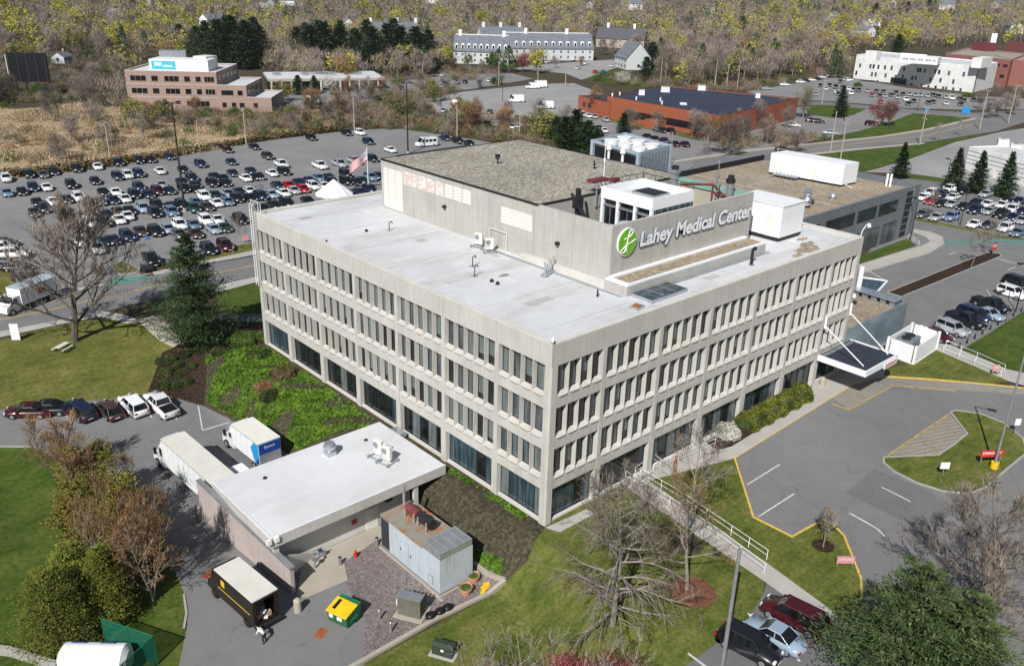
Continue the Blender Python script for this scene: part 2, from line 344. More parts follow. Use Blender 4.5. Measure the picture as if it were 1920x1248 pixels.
def strip(name, xy, w, z0, z1, mat, parent=None, drape=True, kind='structure'):
    """raised or painted strip following the ground"""
    if drape: xy = chain(xy, 1.5)
    mb = MB(); n = len(xy); L = []; R_ = []
    for i, p in enumerate(xy):
        a = xy[max(0, i-1)]; b = xy[min(n-1, i+1)]; d = Vector((b[0]-a[0], b[1]-a[1])); d.normalize()
        nx, ny = -d.y*w/2, d.x*w/2; g = h(*p)
        L.append((p[0]+nx, p[1]+ny, g)); R_.append((p[0]-nx, p[1]-ny, g))
    for i in range(n-1):
        a, b, c, d = R_[i], R_[i+1], L[i+1], L[i]
        up = lambda q: (q[0], q[1], q[2]+z1)
        dn = lambda q: (q[0], q[1], q[2]+z0)
        mb.poly([up(a), up(b), up(c), up(d)], MAT[mat])
        if z1-z0 > .03:
            mb.poly([dn(a), dn(b), up(b), up(a)], MAT[mat]); mb.poly([dn(c), dn(d), up(d), up(c)], MAT[mat])
    o = mb.build(name, parent)
    if parent is None: tag(o, kind=kind)
    return o
def kerb(pts, mat='curb', name='kerb', w=.18, hgt=.14): return strip(name, W(pts), w, -.1, hgt, mat)
def line(pts, mat='line_white', w=.13, layer=4, name='painted_line'): return strip(name, W(pts), w, 0, .02*layer, mat)

# left: big lot, road, lawns
S('parking_lot', [(-60, 342), (60, 331), (180, 318), (300, 300), (400, 283), (480, 268), (560, 255), (640, 247), (740, 240), (800, 249), (890, 262), (960, 275), (960, 330), (700, 420), (478, 455), (440, 462), (400, 480), (340, 489), (300, 497), (262, 506), (262, 514), (290, 512), (225, 528), (190, 536), (60, 557), (-60, 570)], 'asphalt_old', 2)
S('road', [(-90, 592), (0, 576), (60, 566), (200, 535), (370, 499), (490, 479), (620, 450), (620, 490), (490, 516), (400, 536), (300, 560), (200, 583), (100, 603), (0, 622), (-90, 642)], 'asphalt', 3)
S('verge', [(330, 492), (400, 480), (440, 463), (478, 453), (486, 469), (367, 494), (320, 503)], 'grass_dry', 3)
S('verge', [(207, 498), (237, 492), (262, 506), (255, 512), (225, 515)], 'grass_dry', 3)
kerb([(207, 498), (237, 492), (262, 506), (255, 512), (225, 515), (207, 498)])
S('sidewalk', [(285, 511), (367, 493), (486, 468), (486, 477), (370, 498), (290, 517)], 'conc_walk', 4)
S('sidewalk', [(-60, 580), (60, 556), (190, 533), (195, 536), (60, 565), (-60, 590)], 'conc_walk', 4)
S('lawn', [(-60, 480), (30, 500), (60, 556), (-60, 580)], 'grass_dry', 3)
S('sidewalk', [(400, 537), (490, 517), (495, 526), (408, 549)], 'conc_walk', 4)
S('sidewalk', [(-60, 634), (100, 603), (190, 584), (240, 592), (262, 603), (240, 608), (190, 594), (100, 612), (-60, 646)], 'conc_walk', 4)
S('lawn', [(405, 549), (495, 527), (500, 590), (415, 588)], 'grass_lush', 2)
S('path', [(412, 588), (500, 590), (500, 605), (408, 603)], 'asphalt_old', 3)
S('path', [(255, 600), (300, 590), (345, 640), (325, 652), (300, 640)], 'conc_tan', 3)
S('bicycle_crossing', [(198, 533), (215, 523), (272, 518), (284, 521), (228, 532)], 'line_teal', 4)
line([(-60, 612), (0, 600), (88, 583), (178, 561.5), (296, 536), (368, 520), (482, 497), (600, 472)], 'line_yellow', .22)
S('lawn', [(-60, 652), (100, 613), (190, 597), (262, 605), (300, 640), (325, 652), (306, 662), (278, 738), (230, 747), (100, 760), (-60, 778)], 'grass_dry', 2)
S('planting_bed', [(325, 652), (345, 640), (410, 604), (497, 604), (497, 650), (395, 665), (385, 760), (330, 745), (276, 739), (304, 662)], 'mulch', 3)
S('embankment', [(388, 662), (499, 646), (845, 886), (790, 905), (700, 880), (560, 860), (455, 800), (425, 778), (383, 760)], 'mulch_old', 3)
S('truck_yard', [(-80, 778), (100, 757), (230, 747), (320, 744), (383, 762), (430, 785), (450, 800), (560, 862), (720, 900), (640, 1050), (690, 1160), (682, 1250), (640, 1420), (300, 1420), (352, 1170), (345, 1110), (300, 1010), (190, 900), (60, 838), (-80, 838)], 'asphalt', 2)
S('lawn', [(-120, 836), (60, 838), (200, 903), (310, 1010), (358, 1110), (356, 1170), (310, 1420), (-500, 1420), (-500, 900)], 'grass_lush', 1)
kerb([(-60, 837), (60, 838)], hgt=.15)
kerb([(345, 1115), (350, 1150), (345, 1180)], 'curb')
S('dock_apron', [(556, 1118), (566, 1060), (600, 1034), (712, 984), (722, 1005), (644, 1050), (652, 1088), (575, 1121)], 'conc_tan', 3)
S('gravel_yard', [(703, 1008), (644, 1050), (650, 1095), (684, 1160), (681, 1238), (947, 1087), (900, 1055), (760, 960)], 'yard_gravel', 3)
S('planting_bed', [(790, 905), (848, 884), (1022, 990), (990, 1050), (945, 1082), (880, 1040), (860, 1000), (758, 944)], 'mulch_old', 4)
S('lawn', [(1012, 992), (1160, 903), (1185, 917), (1436, 1078), (1430, 1112), (1400, 1168), (1320, 1222), (1270, 1262), (1200, 1420), (640, 1420), (681, 1246), (948, 1092), (985, 1055)], 'grass', 2)
S('footpath', [(1022, 990), (1100, 955), (1118, 962), (1050, 998)], 'conc_walk', 3)
# right: entrance drive
S('entrance_drive', [(1377, 859), (1600, 720), (1655, 707), (1860, 722), (1925, 730), (2300, 800), (2500, 1400), (1650, 1400), (1600, 1180), (1615, 1090), (1580, 1005), (1545, 978), (1485, 1007), (1412, 970)], 'asphalt', 2)
S('parking_lot', [(1440, 1086), (1560, 1168), (1640, 1260), (1700, 1420), (1180, 1420), (1270, 1262), (1400, 1168), (1432, 1110)], 'asphalt_dark', 1.5)
S('lawn', [(1180, 905), (1380, 858), (1412, 970), (1485, 1007), (1530, 982), (1560, 983), (1582, 1005), (1614, 1085), (1615, 1120), (1596, 1152), (1640, 1260), (1560, 1180), (1440, 1080)], 'grass', 3)
S('sidewalk', [(1158, 903), (1196, 888), (1440, 1058), (1580, 1160), (1650, 1235), (1620, 1245), (1555, 1178), (1432, 1090)], 'conc_walk', 4)
S('sidewalk', [(1150, 903), (1330, 815), (1520, 730), (1540, 690), (1660, 690), (1656, 708), (1600, 722), (1379, 860), (1205, 905)], 'conc_walk', 4.5)
S('planting_bed', [(1322, 830), (1385, 790), (1500, 728), (1528, 742), (1372, 838), (1345, 845)], 'mulch', 5.5)
kerb([(1412, 970), (1485, 1007), (1530, 982), (1560, 983), (1582, 1005), (1614, 1085), (1615, 1120), (1596, 1152)], 'curb_yellow'); kerb([(1377, 859), (1412, 970)], 'curb_yellow')
kerb([(1377, 859), (1600, 721), (1655, 706)], 'curb_yellow', w=.12, hgt=.1); kerb([(1655, 706), (1750, 712), (1860, 722), (1925, 729)], 'curb_yellow', w=.22)
ISL = [(1656.6, 858), (1700, 856), (1759, 853.8), (1790, 833), (1813, 814), (1795, 790), (1782, 774), (1791, 770), (1837, 776), (1880, 793), (1917.7, 822), (1925, 850), (1891.7, 877), (1848.4, 914.4), (1819.6, 926), (1767.7, 921.6), (1718.6, 905.7), (1675.4, 884), (1656.6, 868)]
S('traffic_island', ISL, 'grass', 4); kerb(ISL+[ISL[0]], w=.22)
HZ1 = [(1664, 854), (1757, 852), (1811, 814), (1780, 776)]; HZ2 = [(1560, 747), (1600, 722), (1655, 708), (1900, 724), (1920, 727), (1920, 741), (1791, 733), (1675, 723), (1592, 769)]
S('paver_zone', HZ1, 'asphalt_old', 3); S('paver_zone', HZ2, 'asphalt_old', 3)
def inside(p, poly):
    c = False
    for i in range(len(poly)):
        a, b = poly[i], poly[i-1]
        if (a[1] > p[1]) != (b[1] > p[1]) and p[0] < (b[0]-a[0])*(p[1]-a[1])/(b[1]-a[1])+a[0]: c = not c
    return c
def hatch(poly, ang, gap, w, mat):
    xy = W(poly); ca, sa = math.cos(ang), math.sin(ang); mb = MB()
    ds = [-x*sa+y*ca for x, y in xy]; d = min(ds)+gap/2
    while d < max(ds):
        hit = []
        for i in range(len(xy)):
            a, b = xy[i], xy[(i+1) % len(xy)]; da, db = -a[0]*sa+a[1]*ca-d, -b[0]*sa+b[1]*ca-d
            if da*db < 0: t = da/(da-db); hit.append(((a[0]+(b[0]-a[0])*t)*ca+(a[1]+(b[1]-a[1])*t)*sa))
        hit.sort()
        for s0, s1 in zip(hit[::2], hit[1::2]):
            if s1-s0 > .3:
                c = ((s0+s1)/2*ca-d*sa, (s0+s1)/2*sa+d*ca); ax, ay = ca*(s1-s0)/2, sa*(s1-s0)/2; wx, wy = -sa*w/2, ca*w/2; z = h(*c)+.08
                mb.poly([(c[0]-ax-wx, c[1]-ay-wy, z), (c[0]+ax-wx, c[1]+ay-wy, z), (c[0]+ax+wx, c[1]+ay+wy, z), (c[0]-ax+wx, c[1]-ay+wy, z)], MAT[mat])
        d += gap
    return tag(mb.build('painted_hatching'), kind='structure')
hatch(HZ1, math.radians(-22), .62, .1, 'line_yellow'); hatch(HZ2, math.radians(-72), .85, .1, 'line_yellow')
line(HZ1[:1]+HZ1[3:], 'line_yellow'); line([(1560, 757), (1592, 769), (1675, 723), (1791, 733)], 'line_yellow')
for a, b in (((1401, 909), (1462, 871)), ((1422, 969), (1489, 926)), ((1653, 914), (1676, 925)), ((1676, 925), (1707, 941)), ((1592, 962), (1625, 980)), ((1625, 980), (1645, 992)), ((1645, 992), (1659, 1006))): line([a, b])
S('asphalt_patch', [(1585, 924), (1640, 880), (1672, 892), (1760, 930), (1800, 960), (1720, 990), (1650, 955)], 'asphalt_dark', 2.6)
# east lots
S('lawn', [(1655, 706), (1640, 690), (1715, 683), (1758, 652), (1892, 716), (1860, 721), (1750, 712)], 'grass', 3)
S('parking_lot', [(1560, 690), (1605, 500), (1690, 400), (1690, 326), (1770, 340), (1930, 388), (2100, 420), (2000, 560), (1930, 577), (1803, 657), (1735, 652), (1650, 690)], 'asphalt', 2)
S('sidewalk', [(1735, 648), (1770, 645), (1885, 692), (1930, 702), (2100, 740), (2100, 760), (1925, 725), (1893, 716)], 'conc_walk', 4)
S('lawn', [(1803, 656), (1925, 582), (2100, 540), (2200, 760), (1930, 700), (1882, 690)], 'grass_lush', 3)
S('verge', [(1610, 481), (1700, 448), (1718, 461), (1610, 496)], 'grass_lush', 3)
S('sidewalk', [(1610, 497), (1700, 469), (1727, 462), (1744, 454), (1736, 445), (1712, 437), (1714, 430), (1742, 435), (1767, 445), (1769, 458), (1742, 475), (1610, 514)], 'conc_walk', 4)
kerb([(1610, 515), (1742, 476), (1770, 459), (1767, 445), (1742, 434)], 'curb', w=.15)
S('verge', [(1700, 405), (1717, 409), (1801, 425), (1869, 441), (1930, 449), (1930, 454), (1869, 446), (1801, 430), (1717, 414)], 'grass_dry', 3)
S('bicycle_crossing', [(1771, 452), (1930, 450), (1930, 453), (1771, 455)], 'line_teal', 4); S('bicycle_crossing', [(1771, 459), (1930, 457), (1930, 459), (1771, 461)], 'line_teal', 4)
MED = [(1663, 549), (1690, 557), (1877, 481), (1873, 476), (1850, 474)]
S('planting_bed', MED, 'mulch', 4); kerb(MED+[MED[0]], 'curb')
line([(1872, 486), (1930, 501)]); line([(1778, 478), (1792, 474)]); line([(1889, 507), (1903, 501)])
line([(1777, 632), (1803, 615)]);
for i in range(7): line([(1700+i*30, 628-i*17), (1770+i*22, 660-i*13)], w=.1)
# mid ground
S('grass_field', [(1440, 290), (1530, 262), (1640, 240), (1717, 212), (1640, 205), (1500, 200), (1440, 215), (1400, 245), (1345, 280)], 'asphalt_old', 1)
S('lawn', [(1510, 204), (1560, 193), (1628, 203), (1600, 216), (1565, 222), (1515, 215)], 'grass_lush', 2)
S('lawn', [(1560, 266), (1596, 250), (1660, 232), (1712, 213), (1818, 214), (1835, 220), (1740, 243), (1650, 257), (1530, 272)], 'grass_lush', 2)
S('road', [(1300, 300), (1420, 285), (1515, 273), (1650, 259), (1740, 245), (1838, 221), (1925, 205), (1925, 228), (1870, 246), (1731, 268), (1600, 280), (1500, 290), (1400, 310), (1300, 330)], 'asphalt', 2.5)
S('lawn', [(1300, 330), (1400, 311), (1500, 292), (1600, 282), (1731, 269), (1880, 245), (1790, 266), (1700, 300), (1620, 322), (1500, 340)], 'grass_lush', 2)
for q in ([(1250, 305), (1400, 283), (1515, 271), (1650, 257), (1740, 243), (1830, 222)], [(1300, 331), (1400, 311), (1500, 292), (1600, 281), (1731, 269)]): strip('sidewalk', W(q), 1.8, 0, .09, 'conc_tan')
line([(1420, 297), (1600, 270), (1740, 254), (1838, 230)], 'line_yellow', .25)
S('parking_lot', [(1620, 323), (1700, 301), (1790, 267), (1880, 247), (1925, 240), (2100, 230), (2200, 400), (1930, 384), (1780, 336), (1700, 325)], 'asphalt_pale', 1.5)
S('verge', [(1690, 326), (1780, 337), (1930, 377), (2000, 395), (2000, 402), (1930, 385), (1780, 344), (1690, 334)], 'grass_lush', 2.5)
S('parking_lot', [(1400, 172), (1480, 158), (1560, 146), (1605, 149), (1700, 165), (1830, 180), (1930, 186), (1930, 205), (1800, 206), (1700, 203), (1560, 190), (1440, 186)], 'asphalt_old', 1.5)
S('road', [(1440, 187), (1560, 192), (1700, 205), (1830, 212), (1930, 206), (1930, 216), (1830, 222), (1700, 212), (1560, 198), (1440, 196)], 'asphalt', 2)
S('parking_lot', [(1020, 225), (1085, 212), (1145, 226), (1310, 264), (1400, 268), (1340, 300), (1280, 320), (1230, 300), (1100, 270)], 'asphalt_old', 1.5)
S('verge', [(1145, 221), (1310, 257), (1330, 266), (1145, 229)], 'grass_dry', 2)
S('parking_lot', [(770, 192), (870, 172), (1010, 158), (1075, 156), (1130, 176), (1100, 205), (1075, 225), (950, 240), (860, 225)], 'asphalt_pale', 1.5)
S('parking_lot', [(660, 155), (800, 140), (960, 138), (1000, 148), (880, 168), (760, 178), (660, 172)], 'asphalt_old', 1)
S('parking_lot', [(1000, 122), (1150, 112), (1170, 122), (1120, 140), (1090, 150), (1060, 138), (960, 130)], 'asphalt_pale', 1.6)
S('lawn', [(960, 130), (1060, 138), (1095, 150), (1230, 168), (1230, 158), (1120, 140), (1190, 135), (1000, 118), (930, 124)], 'grass_lush', 1.4)
S('parking_lot', [(510, 190), (560, 170), (740, 172), (740, 180), (640, 198), (560, 204)], 'asphalt_old', 1)
S('reed_marsh', [(-120, 200), (30, 205), (150, 196), (230, 205), (300, 214), (480, 226), (640, 232), (560, 254), (480, 267), (400, 282), (300, 299), (180, 317), (60, 330), (-120, 346)], 'reed', 1)
# painted bays of the truck yard and the small lots
for a, b in (((122, 775), (135, 795)), ((182, 768), (185, 786)), ((232, 770), (236, 786)), ((280, 770), (284, 783)), ((328, 770), (331, 787)), ((372, 762), (380, 807)), ((380, 807), (430, 792)), ((1290, 1225), (1340, 1262)), ((1345, 1180), (1460, 1275)), ((1402, 1150), (1500, 1240))): line([a, b])
def bays(p0, p1, n, length, ang, name='painted_line'):
    a = at(*p0); b = at(*p1); mb = MB(); dx, dy = math.cos(ang)*length, math.sin(ang)*length
    for i in range(n+1):
        x = a.x+(b.x-a.x)*i/n; y = a.y+(b.y-a.y)*i/n; wx, wy = -math.sin(ang)*.06, math.cos(ang)*.06; z = h(x, y)+.09
        mb.poly([(x-wx, y-wy, z), (x+dx-wx, y+dy-wy, z), (x+dx+wx, y+dy+wy, z), (x+wx, y+wy, z)], MAT['line_faint'])
    tag(mb.build(name), kind='structure')
for p0, p1, n in (((20, 352), (640, 262), 46), ((40, 372), (690, 290), 48), ((60, 398), (700, 318), 42), ((130, 425), (700, 345), 36), ((200, 455), (600, 385), 26)): bays(p0, p1, n, 5.2, math.radians(-97))
bays((1640, 318), (1790, 272), 22, 4.8, math.radians(-60)); bays((1720, 385), (1920, 425), 14, 5, math.radians(0))
# loose green ground cover on the bank (leaf by leaf, uncountable)
def scatter_leaves(name, polys, n, size, hgt, mat, clump=.0, seed=1, wh=None):
    rng = np.random.default_rng(seed); P = []
    for poly, cnt in polys:
        xy = W(poly); x0 = min(p[0] for p in xy); x1 = max(p[0] for p in xy); y0 = min(p[1] for p in xy); y1 = max(p[1] for p in xy); k = 0
        while k < cnt:
            x, y = rng.uniform(x0, x1), rng.uniform(y0, y1)
            if not inside((x, y), xy): continue
            if clump and (math.sin(x*.9+1.3*math.sin(y*.7))+math.sin(y*1.1+1.7*math.sin(x*.6+2))) < clump: 
                if rng.random() < .93: k += .15; continue
            P.append((x, y, h(x, y))); k += 1
    P = np.array(P); m = len(P)
    ang = rng.uniform(0, 2*PI, m); tilt = rng.uniform(-.9, .9, m); s = size*rng.uniform(.5, 1.3, m); up = hgt*rng.uniform(.1, 1, m)
    dx = np.stack([np.cos(ang)*s, np.sin(ang)*s, tilt*s*.5], 1); ey = np.stack([-np.sin(ang)*s*.6, np.cos(ang)*s*.6, rng.uniform(-.5, .8, m)*s], 1)
    c = P+np.stack([np.zeros(m), np.zeros(m), up], 1)
    V = np.stack([c-dx-ey, c+dx-ey, c+dx+ey, c-dx+ey], 1).reshape(-1, 3)
    me = quadmesh(name, V, MAT[mat]); o = link(name, me); return tag(o, wh, 'ground cover' if wh else None, kind='stuff')
def quadmesh(name, V, mats, midx=None, n=4):
    V = np.asarray(V, np.float32); k = len(V)//n
    me = bpy.data.meshes.new(name); me.vertices.add(len(V)); me.vertices.foreach_set('co', V.ravel())
    me.loops.add(len(V)); me.loops.foreach_set('vertex_index', np.arange(len(V), dtype=np.int32))
    me.polygons.add(k); me.polygons.foreach_set('loop_start', np.arange(0, len(V), n, dtype=np.int32))
    try: me.polygons.foreach_set('loop_total', np.full(k, n, dtype=np.int32))
    except Exception: pass
    for m in (mats if isinstance(mats, (list, tuple)) else [mats]): me.materials.append(m)
    if midx is not None: me.polygons.foreach_set('material_index', midx)
    me.update(calc_edges=True); me.validate(); return me
scatter_leaves('ground_cover', [([(386, 668), (499, 650), (720, 800), (560, 846), (460, 797), (428, 775), (388, 755)], 34000), ([(830, 872), (850, 882), (990, 968), (975, 975), (840, 885)], 900), ([(890, 1030), (945, 1050), (940, 1080), (895, 1058)], 900)], 0, .10, .22, 'cover', -.75, 3, 'bright green ground cover spreading over the bank below the long facade')
# ------------------------------------------------------------------ the medical office building
LX, LY, HT = 50.7, 51.7, 17.3
SEAM_L = [0, 6.75, 14.35, 21.95, 29.55, 37.15, 44.75, 51.7]; SEAM_R = [0, 6.48, 14.1, 21.72, 29.34, 36.96, 44.4, 50.7]
B = empty('medical_center_building', (0, 0, 0), 0, 'big four storey precast concrete office building with rows of narrow deep set windows', 'building')
FL = [(4.60, 7.42), (8.52, 11.34), (12.45, 15.27)]
bw = MB(); win_list = []
def facade(mb, P, seams, visible, seed):
    """P(u, d, z): u along the wall, d inwards"""
    rng = random.Random(seed); C_ = MAT['conc']; SI = MAT['sill']
    def ub(u0, u1, d0, d1, z0, z1, m):
        q = [P(u0, d0, 0), P(u1, d0, 0), P(u1, d1, 0), P(u0, d1, 0)]
        mb.prism([(a[0], a[1]) for a in q], z0, z1, m)
    L = seams[-1]
    for z0, z1 in ((3.5, 4.6), (7.42, 8.52), (11.34, 12.45)): ub(.4, L-.4, 0, .58, z0, z1, C_)
    # parapet panels with open joints
    for a, b in zip(seams, seams[1:]): ub(a+(.02 if a else .31), b-(.02 if b < L else .31), 0, .58, 15.27, 17.24, C_)
    ub(.2, L-.2, .02, .46, 17.24, 17.3, MAT['conc_pale'])
    ub(.05, L-.05, -.28, .58, -4.2, -.02, C_); ub(.3, L-.3, .12, .58, -.02, .22, MAT['conc_pale'])
    nb = len(seams)-1
    for i, s in enumerate(seams):
        if i == 0: ub(.16, .74, -.03, .57, -.03, 15.25, C_)
        elif i == nb: ub(L-.74, L-.16, -.03, .57, -.03, 15.25, C_)
        else: ub(s-.37, s+.37, -.04, .57, -.03, 3.5, C_); ub(s-.22, s+.22, -.03, .57, 3.5, 15.25, C_)
    for k, (z0, z1) in enumerate(FL):
        for i in range(nb):
            a = seams[i]+(.74 if i == 0 else .22); b = seams[i+1]-(.74 if i == nb-1 else .22); n = 4 if i in (0, nb-1) else 5
            pt = (b-a)/n; g0 = .5-.42/pt*.72; 
            for j in range(n+1):
                u = a+pt*j; ho = .03; hi = .065
                lo0, lo1 = (u-ho, u+ho); hi0, hi1 = (u-hi, u+hi)
                if j == 0: lo0 = hi0 = u-.02
                if j == n: lo1 = hi1 = u+.02
                q = [P(lo0, .0, 0), P(lo1, .0, 0), P(hi1, .57, 0), P(hi0, .57, 0)]
                if j in (0, n): q = [P(lo0, .005, 0), P(lo1, .005, 0), P(hi1, .565, 0), P(hi0, .565, 0)]
                mb.prism([(c[0], c[1]) for c in q], z0-.004, z1+.004, C_)
            for j in range(n):
                u0 = a+pt*j; c = u0+pt/2; w = pt/2-.06
                # moulded sill
                zt = z0+.02
                top = [P(c-w-.01, .56, zt+.17), P(c+w+.01, .56, zt+.17), P(c+w+.02, .0, zt+.03), P(c+.66*w, -.12, zt-.02), P(c-.66*w, -.12, zt-.02), P(c-w-.02, .0, zt+.03)]
                bot = [P(c-w, .56, zt-.15), P(c+w, .56, zt-.15), P(c+w*.85, .02, zt-.22), P(c+.5*w, -.02, zt-.26), P(c-.5*w, -.02, zt-.26), P(c-w*.85, .02, zt-.22)]
                mb.hull(bot, top, SI)
                win_list.append((P, c, w, z0+.17, z1, visible, rng.random(), rng.random()))
    for i in range(nb):
        a = seams[i]+(.76 if i == 0 else .38); b = seams[i+1]-(.76 if i == nb-1 else .38)
        win_list.append((P, (a+b)/2, (b-a)/2, .22, 3.5, 2 if visible else 0, rng.random(), rng.random()))
FAC = [(lambda u, d, z: (d, u, z), SEAM_L, 1, 1), (lambda u, d, z: (u, d, z), SEAM_R, 1, 2),
       (lambda u, d, z: (LX-d, u, z), SEAM_L, 0, 3), (lambda u, d, z: (u, LY-d, z), SEAM_R, 0, 4)]
for P, sm, vis, sd in FAC: facade(bw, P, sm, vis, sd)
for cx, cy in ((0, 0), (LX, 0), (LX, LY), (0, LY)):
    sx = 1 if cx == 0 else -1; sy = 1 if cy == 0 else -1
    bw.box(cx+sx*.0, cy+sy*.0, 15.27, cx+sx*.30, cy+sy*.30, 17.24, MAT['conc'])
    bw.tube((cx+sx*.13, cy+sy*.13, -.03), (cx+sx*.13, cy+sy*.13, 15.26), .16, .16, MAT['conc'], 12)
bw.box(.575, .575, -4.2, LX-.575, LY-.575, 16.9, MAT['conc'])
bw.build('wall', B)
rf = MB(); rf.box(.45, .45, 16.9, LX-.45, LY-.45, 16.96, MAT['roof_white'])
rg0 = random.Random(12); pm = rf
for i, (x, y, a, b) in enumerate([(5, 8, 3.2, 1.1), (8, 14, .9, 2.4), (3, 26, 2.2, 1.0), (9, 30, 1.2, 1.2), (5.5, 38, 3.5, .9), (11, 44, 1.3, 2.1), (24, 2.4, 2.2, .9), (31, 2.6, 1.1, 1.1), (43, 4.0, 2.4, 1.3), (46.5, 14, 1.1, 3.0), (45, 27, 2, 2), (2.2, 17, .8, .8), (12.2, 21, .7, 1.6), (7.2, 21.5, 1.6, .7), (26, 48.5, 3, 1), (3.4, 46, 1.5, 1)]):
    z = 16.962+i*.0008; pm.box(x, y, 16.93, x+a, y+b, z, MAT['patch_a' if i % 3 else 'patch_b'])
for y in (3.2, 10.4, 17.6, 24.8, 32.0, 39.2, 46.4): pm.box(.6, y, 16.93, 13.0, y+.09, 16.9745, MAT['patch_b'])
for x in (20, 27.5, 35, 42.5): pm.box(x, .6, 16.93, x+.09, 3.4, 16.9745, MAT['patch_b'])
sp = rf; rr0 = random.Random(5)
for (cx, cy, r) in ((41.5, 2.0, 1.5), (43.6, 3.1, 1.0), (44.8, 4.5, .7), (9.0, 16, .5), (38.6, 1.4, .6)): sp.poly([(cx+r*(1+.3*rr0.uniform(-1, 1))*math.cos(k*PI/9)*1.4, cy+r*(1+.3*rr0.uniform(-1, 1))*math.sin(k*PI/9)*.6, 16.976+r*.0006) for k in range(18)], MAT['roof_stain'])
rf.build('roof', B)

def window(mb, P, c, w, z0, z1, r1, r2):
    fr = MAT['frame_dark']; t = .045
    def qb(u0, u1, d0, d1, za, zb, m):
        q = [P(u0, d0, 0), P(u1, d0, 0), P(u1, d1, 0), P(u0, d1, 0)]; mb.prism([(a[0], a[1]) for a in q], za, zb, m)
    qb(c-w, c-w+t, .47, .57, z0, z1, fr); qb(c+w-t, c+w, .47, .57, z0, z1, fr)
    qb(c-w+t, c+w-t, .47, .57, z0, z0+t, fr); qb(c-w+t, c+w-t, .47, .57, z1-t, z1, fr)
    g = MAT['glass_blind'] if r1 < .45 else (MAT['glass'] if r1 < .8 else MAT['glass_dark'])
    if r1 < .45 and r2 < .45:
        zm = z0+(z1-z0)*(.12+.5*r2); qb(c-w+t, c+w-t, .53, .565, z0+t, zm, MAT['glass_dark']); qb(c-w+t, c+w-t, .535, .565, zm, z1-t, g)
    else: qb(c-w+t, c+w-t, .53, .565, z0+t, z1-t, g)
def storefront(mb, P, c, w, z0, z1, r1, r2):
    rng = random.Random(int(r1*1e6)); fr = MAT['frame_blue']
    def qb(u0, u1, d0, d1, za, zb, m):
        q = [P(u0, d0, 0), P(u1, d0, 0), P(u1, d1, 0), P(u0, d1, 0)]; mb.prism([(a[0], a[1]) for a in q], za, zb, m)
    qb(c-w, c+w, .46, .57, z1-.38, z1-.002, fr); qb(c-w, c+w, .44, .57, z0, z0+.07, MAT['frame_dark'])
    n = 5; pw = 2*w/n; lit = rng.random() < .55
    for i in range(n+1): qb(c-w+pw*i-.035, c-w+pw*i+.035, .45, .565, z0+.07, z1-.38, MAT['frame_dark'])
    for i in range(n):
        m = MAT['glass_blue'] if (lit and rng.random() < .5) else (MAT['glass_blind'] if rng.random() < .2 else MAT['glass_dark'])
        qb(c-w+pw*i+.035, c-w+pw*(i+1)-.035, .52, .56, z0+.07, z1-.38, m)
near = sorted([k for k in win_list if k[5] == 1], key=lambda k: (Vector(k[0](k[1], 0, k[3]))-Vector(CAM)).length)
for k in near[:97]:
    m = MB(); window(m, k[0], k[1], k[2], k[3], k[4], k[6], k[7]); m.build('window', B)
rest = MB()
for k in near[97:]+[k for k in win_list if k[5] == 0 and k[2] < 1.5]: window(rest, k[0], k[1], k[2], k[3], k[4], k[6], k[7])
for k in [k for k in win_list if k[5] == 0 and k[2] >= 1.5]: storefront(rest, k[0], k[1], k[2], k[3], k[4], k[6], k[7])
tag(rest.build('window_row', B), kind='stuff')
for k in [k for k in win_list if k[5] == 2]:
    m = MB(); storefront(m, k[0], k[1], k[2], k[3], k[4], k[6], k[7]); m.build('storefront_window', B)

# ---- penthouse on the roof (a part of the building)
PX0, PX1, PY0, PYM, PY1, PT = 14.5, 37.7, 7.15, 17.2, 45.5, 23.0
p = MB(); CP = MAT['conc_pent']
p.box(PX0, PYM, 16.96, PX1, PY1, PT-.12, CP)
for a, b in ((PY0+.35, 12.1), (12.14, PYM)): p.box(PX0, a, 16.96, PX0+.35, b, PT, CP)
for i in range(6):
    a = PX0+i*(PX1-PX0)/6; b = PX0+(i+1)*(PX1-PX0)/6; p.box(a+(.015 if i else 0), PY0, 16.96, b-.015, PY0+.35, PT, CP)
for i in range(8): p.box(PX0-.02, PYM+.6+i*3.5, 16.97, PX0, PYM+.64+i*3.5, PT-.2, MAT['conc_tan'])
p.box(PX1-.4, PY0+.36, 16.96, PX1, PYM-.01, 22.2, MAT['conc_tan'])
p.box(PX0+.4, PY0+.4, 16.97, PX1-.45, PYM-.05, 17.6, MAT['roof_gravel'])
p.build('penthouse', B)
q = MB(); q.box(PX0+.12, PYM+.1, PT-.12, PX1-.12, PY1-.12, PT+.02, MAT['roof_gravel']); q.build('gravel_roof', B)
q = MB()
for (x0, y0, x1, y1) in ((PX0-.06, PYM, PX0+.10, PY1), (PX0+.1, PY1-.1, PX1, PY1+.06), (PX1-.1, PYM, PX1+.06, PY1-.1), (PX0+.1, PYM-.05, PX1, PYM+.09)): q.box(x0, y0, PT-.13, x1, y1, PT+.07, MAT['dark'])
q.build('roof_edge', B)
q = MB(); q.box(PX1-.6, PY0+.4, 22.2, PX1+.35, PYM+1.2, 22.85, MAT['copper']); q.build('copper_beam', B)
q = MB()  # plinth ledge with gravel
q.box(13.9, 4.3, 16.96, 36.8, PY0-.01, 17.95, CP); q.box(13.9, PY0, 16.96, PX0-.01, 19.0, 17.55, MAT['conc_pale'])
q.box(13.9, 4.3, 17.95, 36.8, 4.62, 18.12, MAT['white']); q.box(13.9, 4.62, 17.95, 14.5, PY0-.02, 18.12, MAT['white']); q.box(14.5, PY0-.5, 17.95, 36.8, PY0-.02, 18.2, MAT['white'])
q.build('plinth', B)
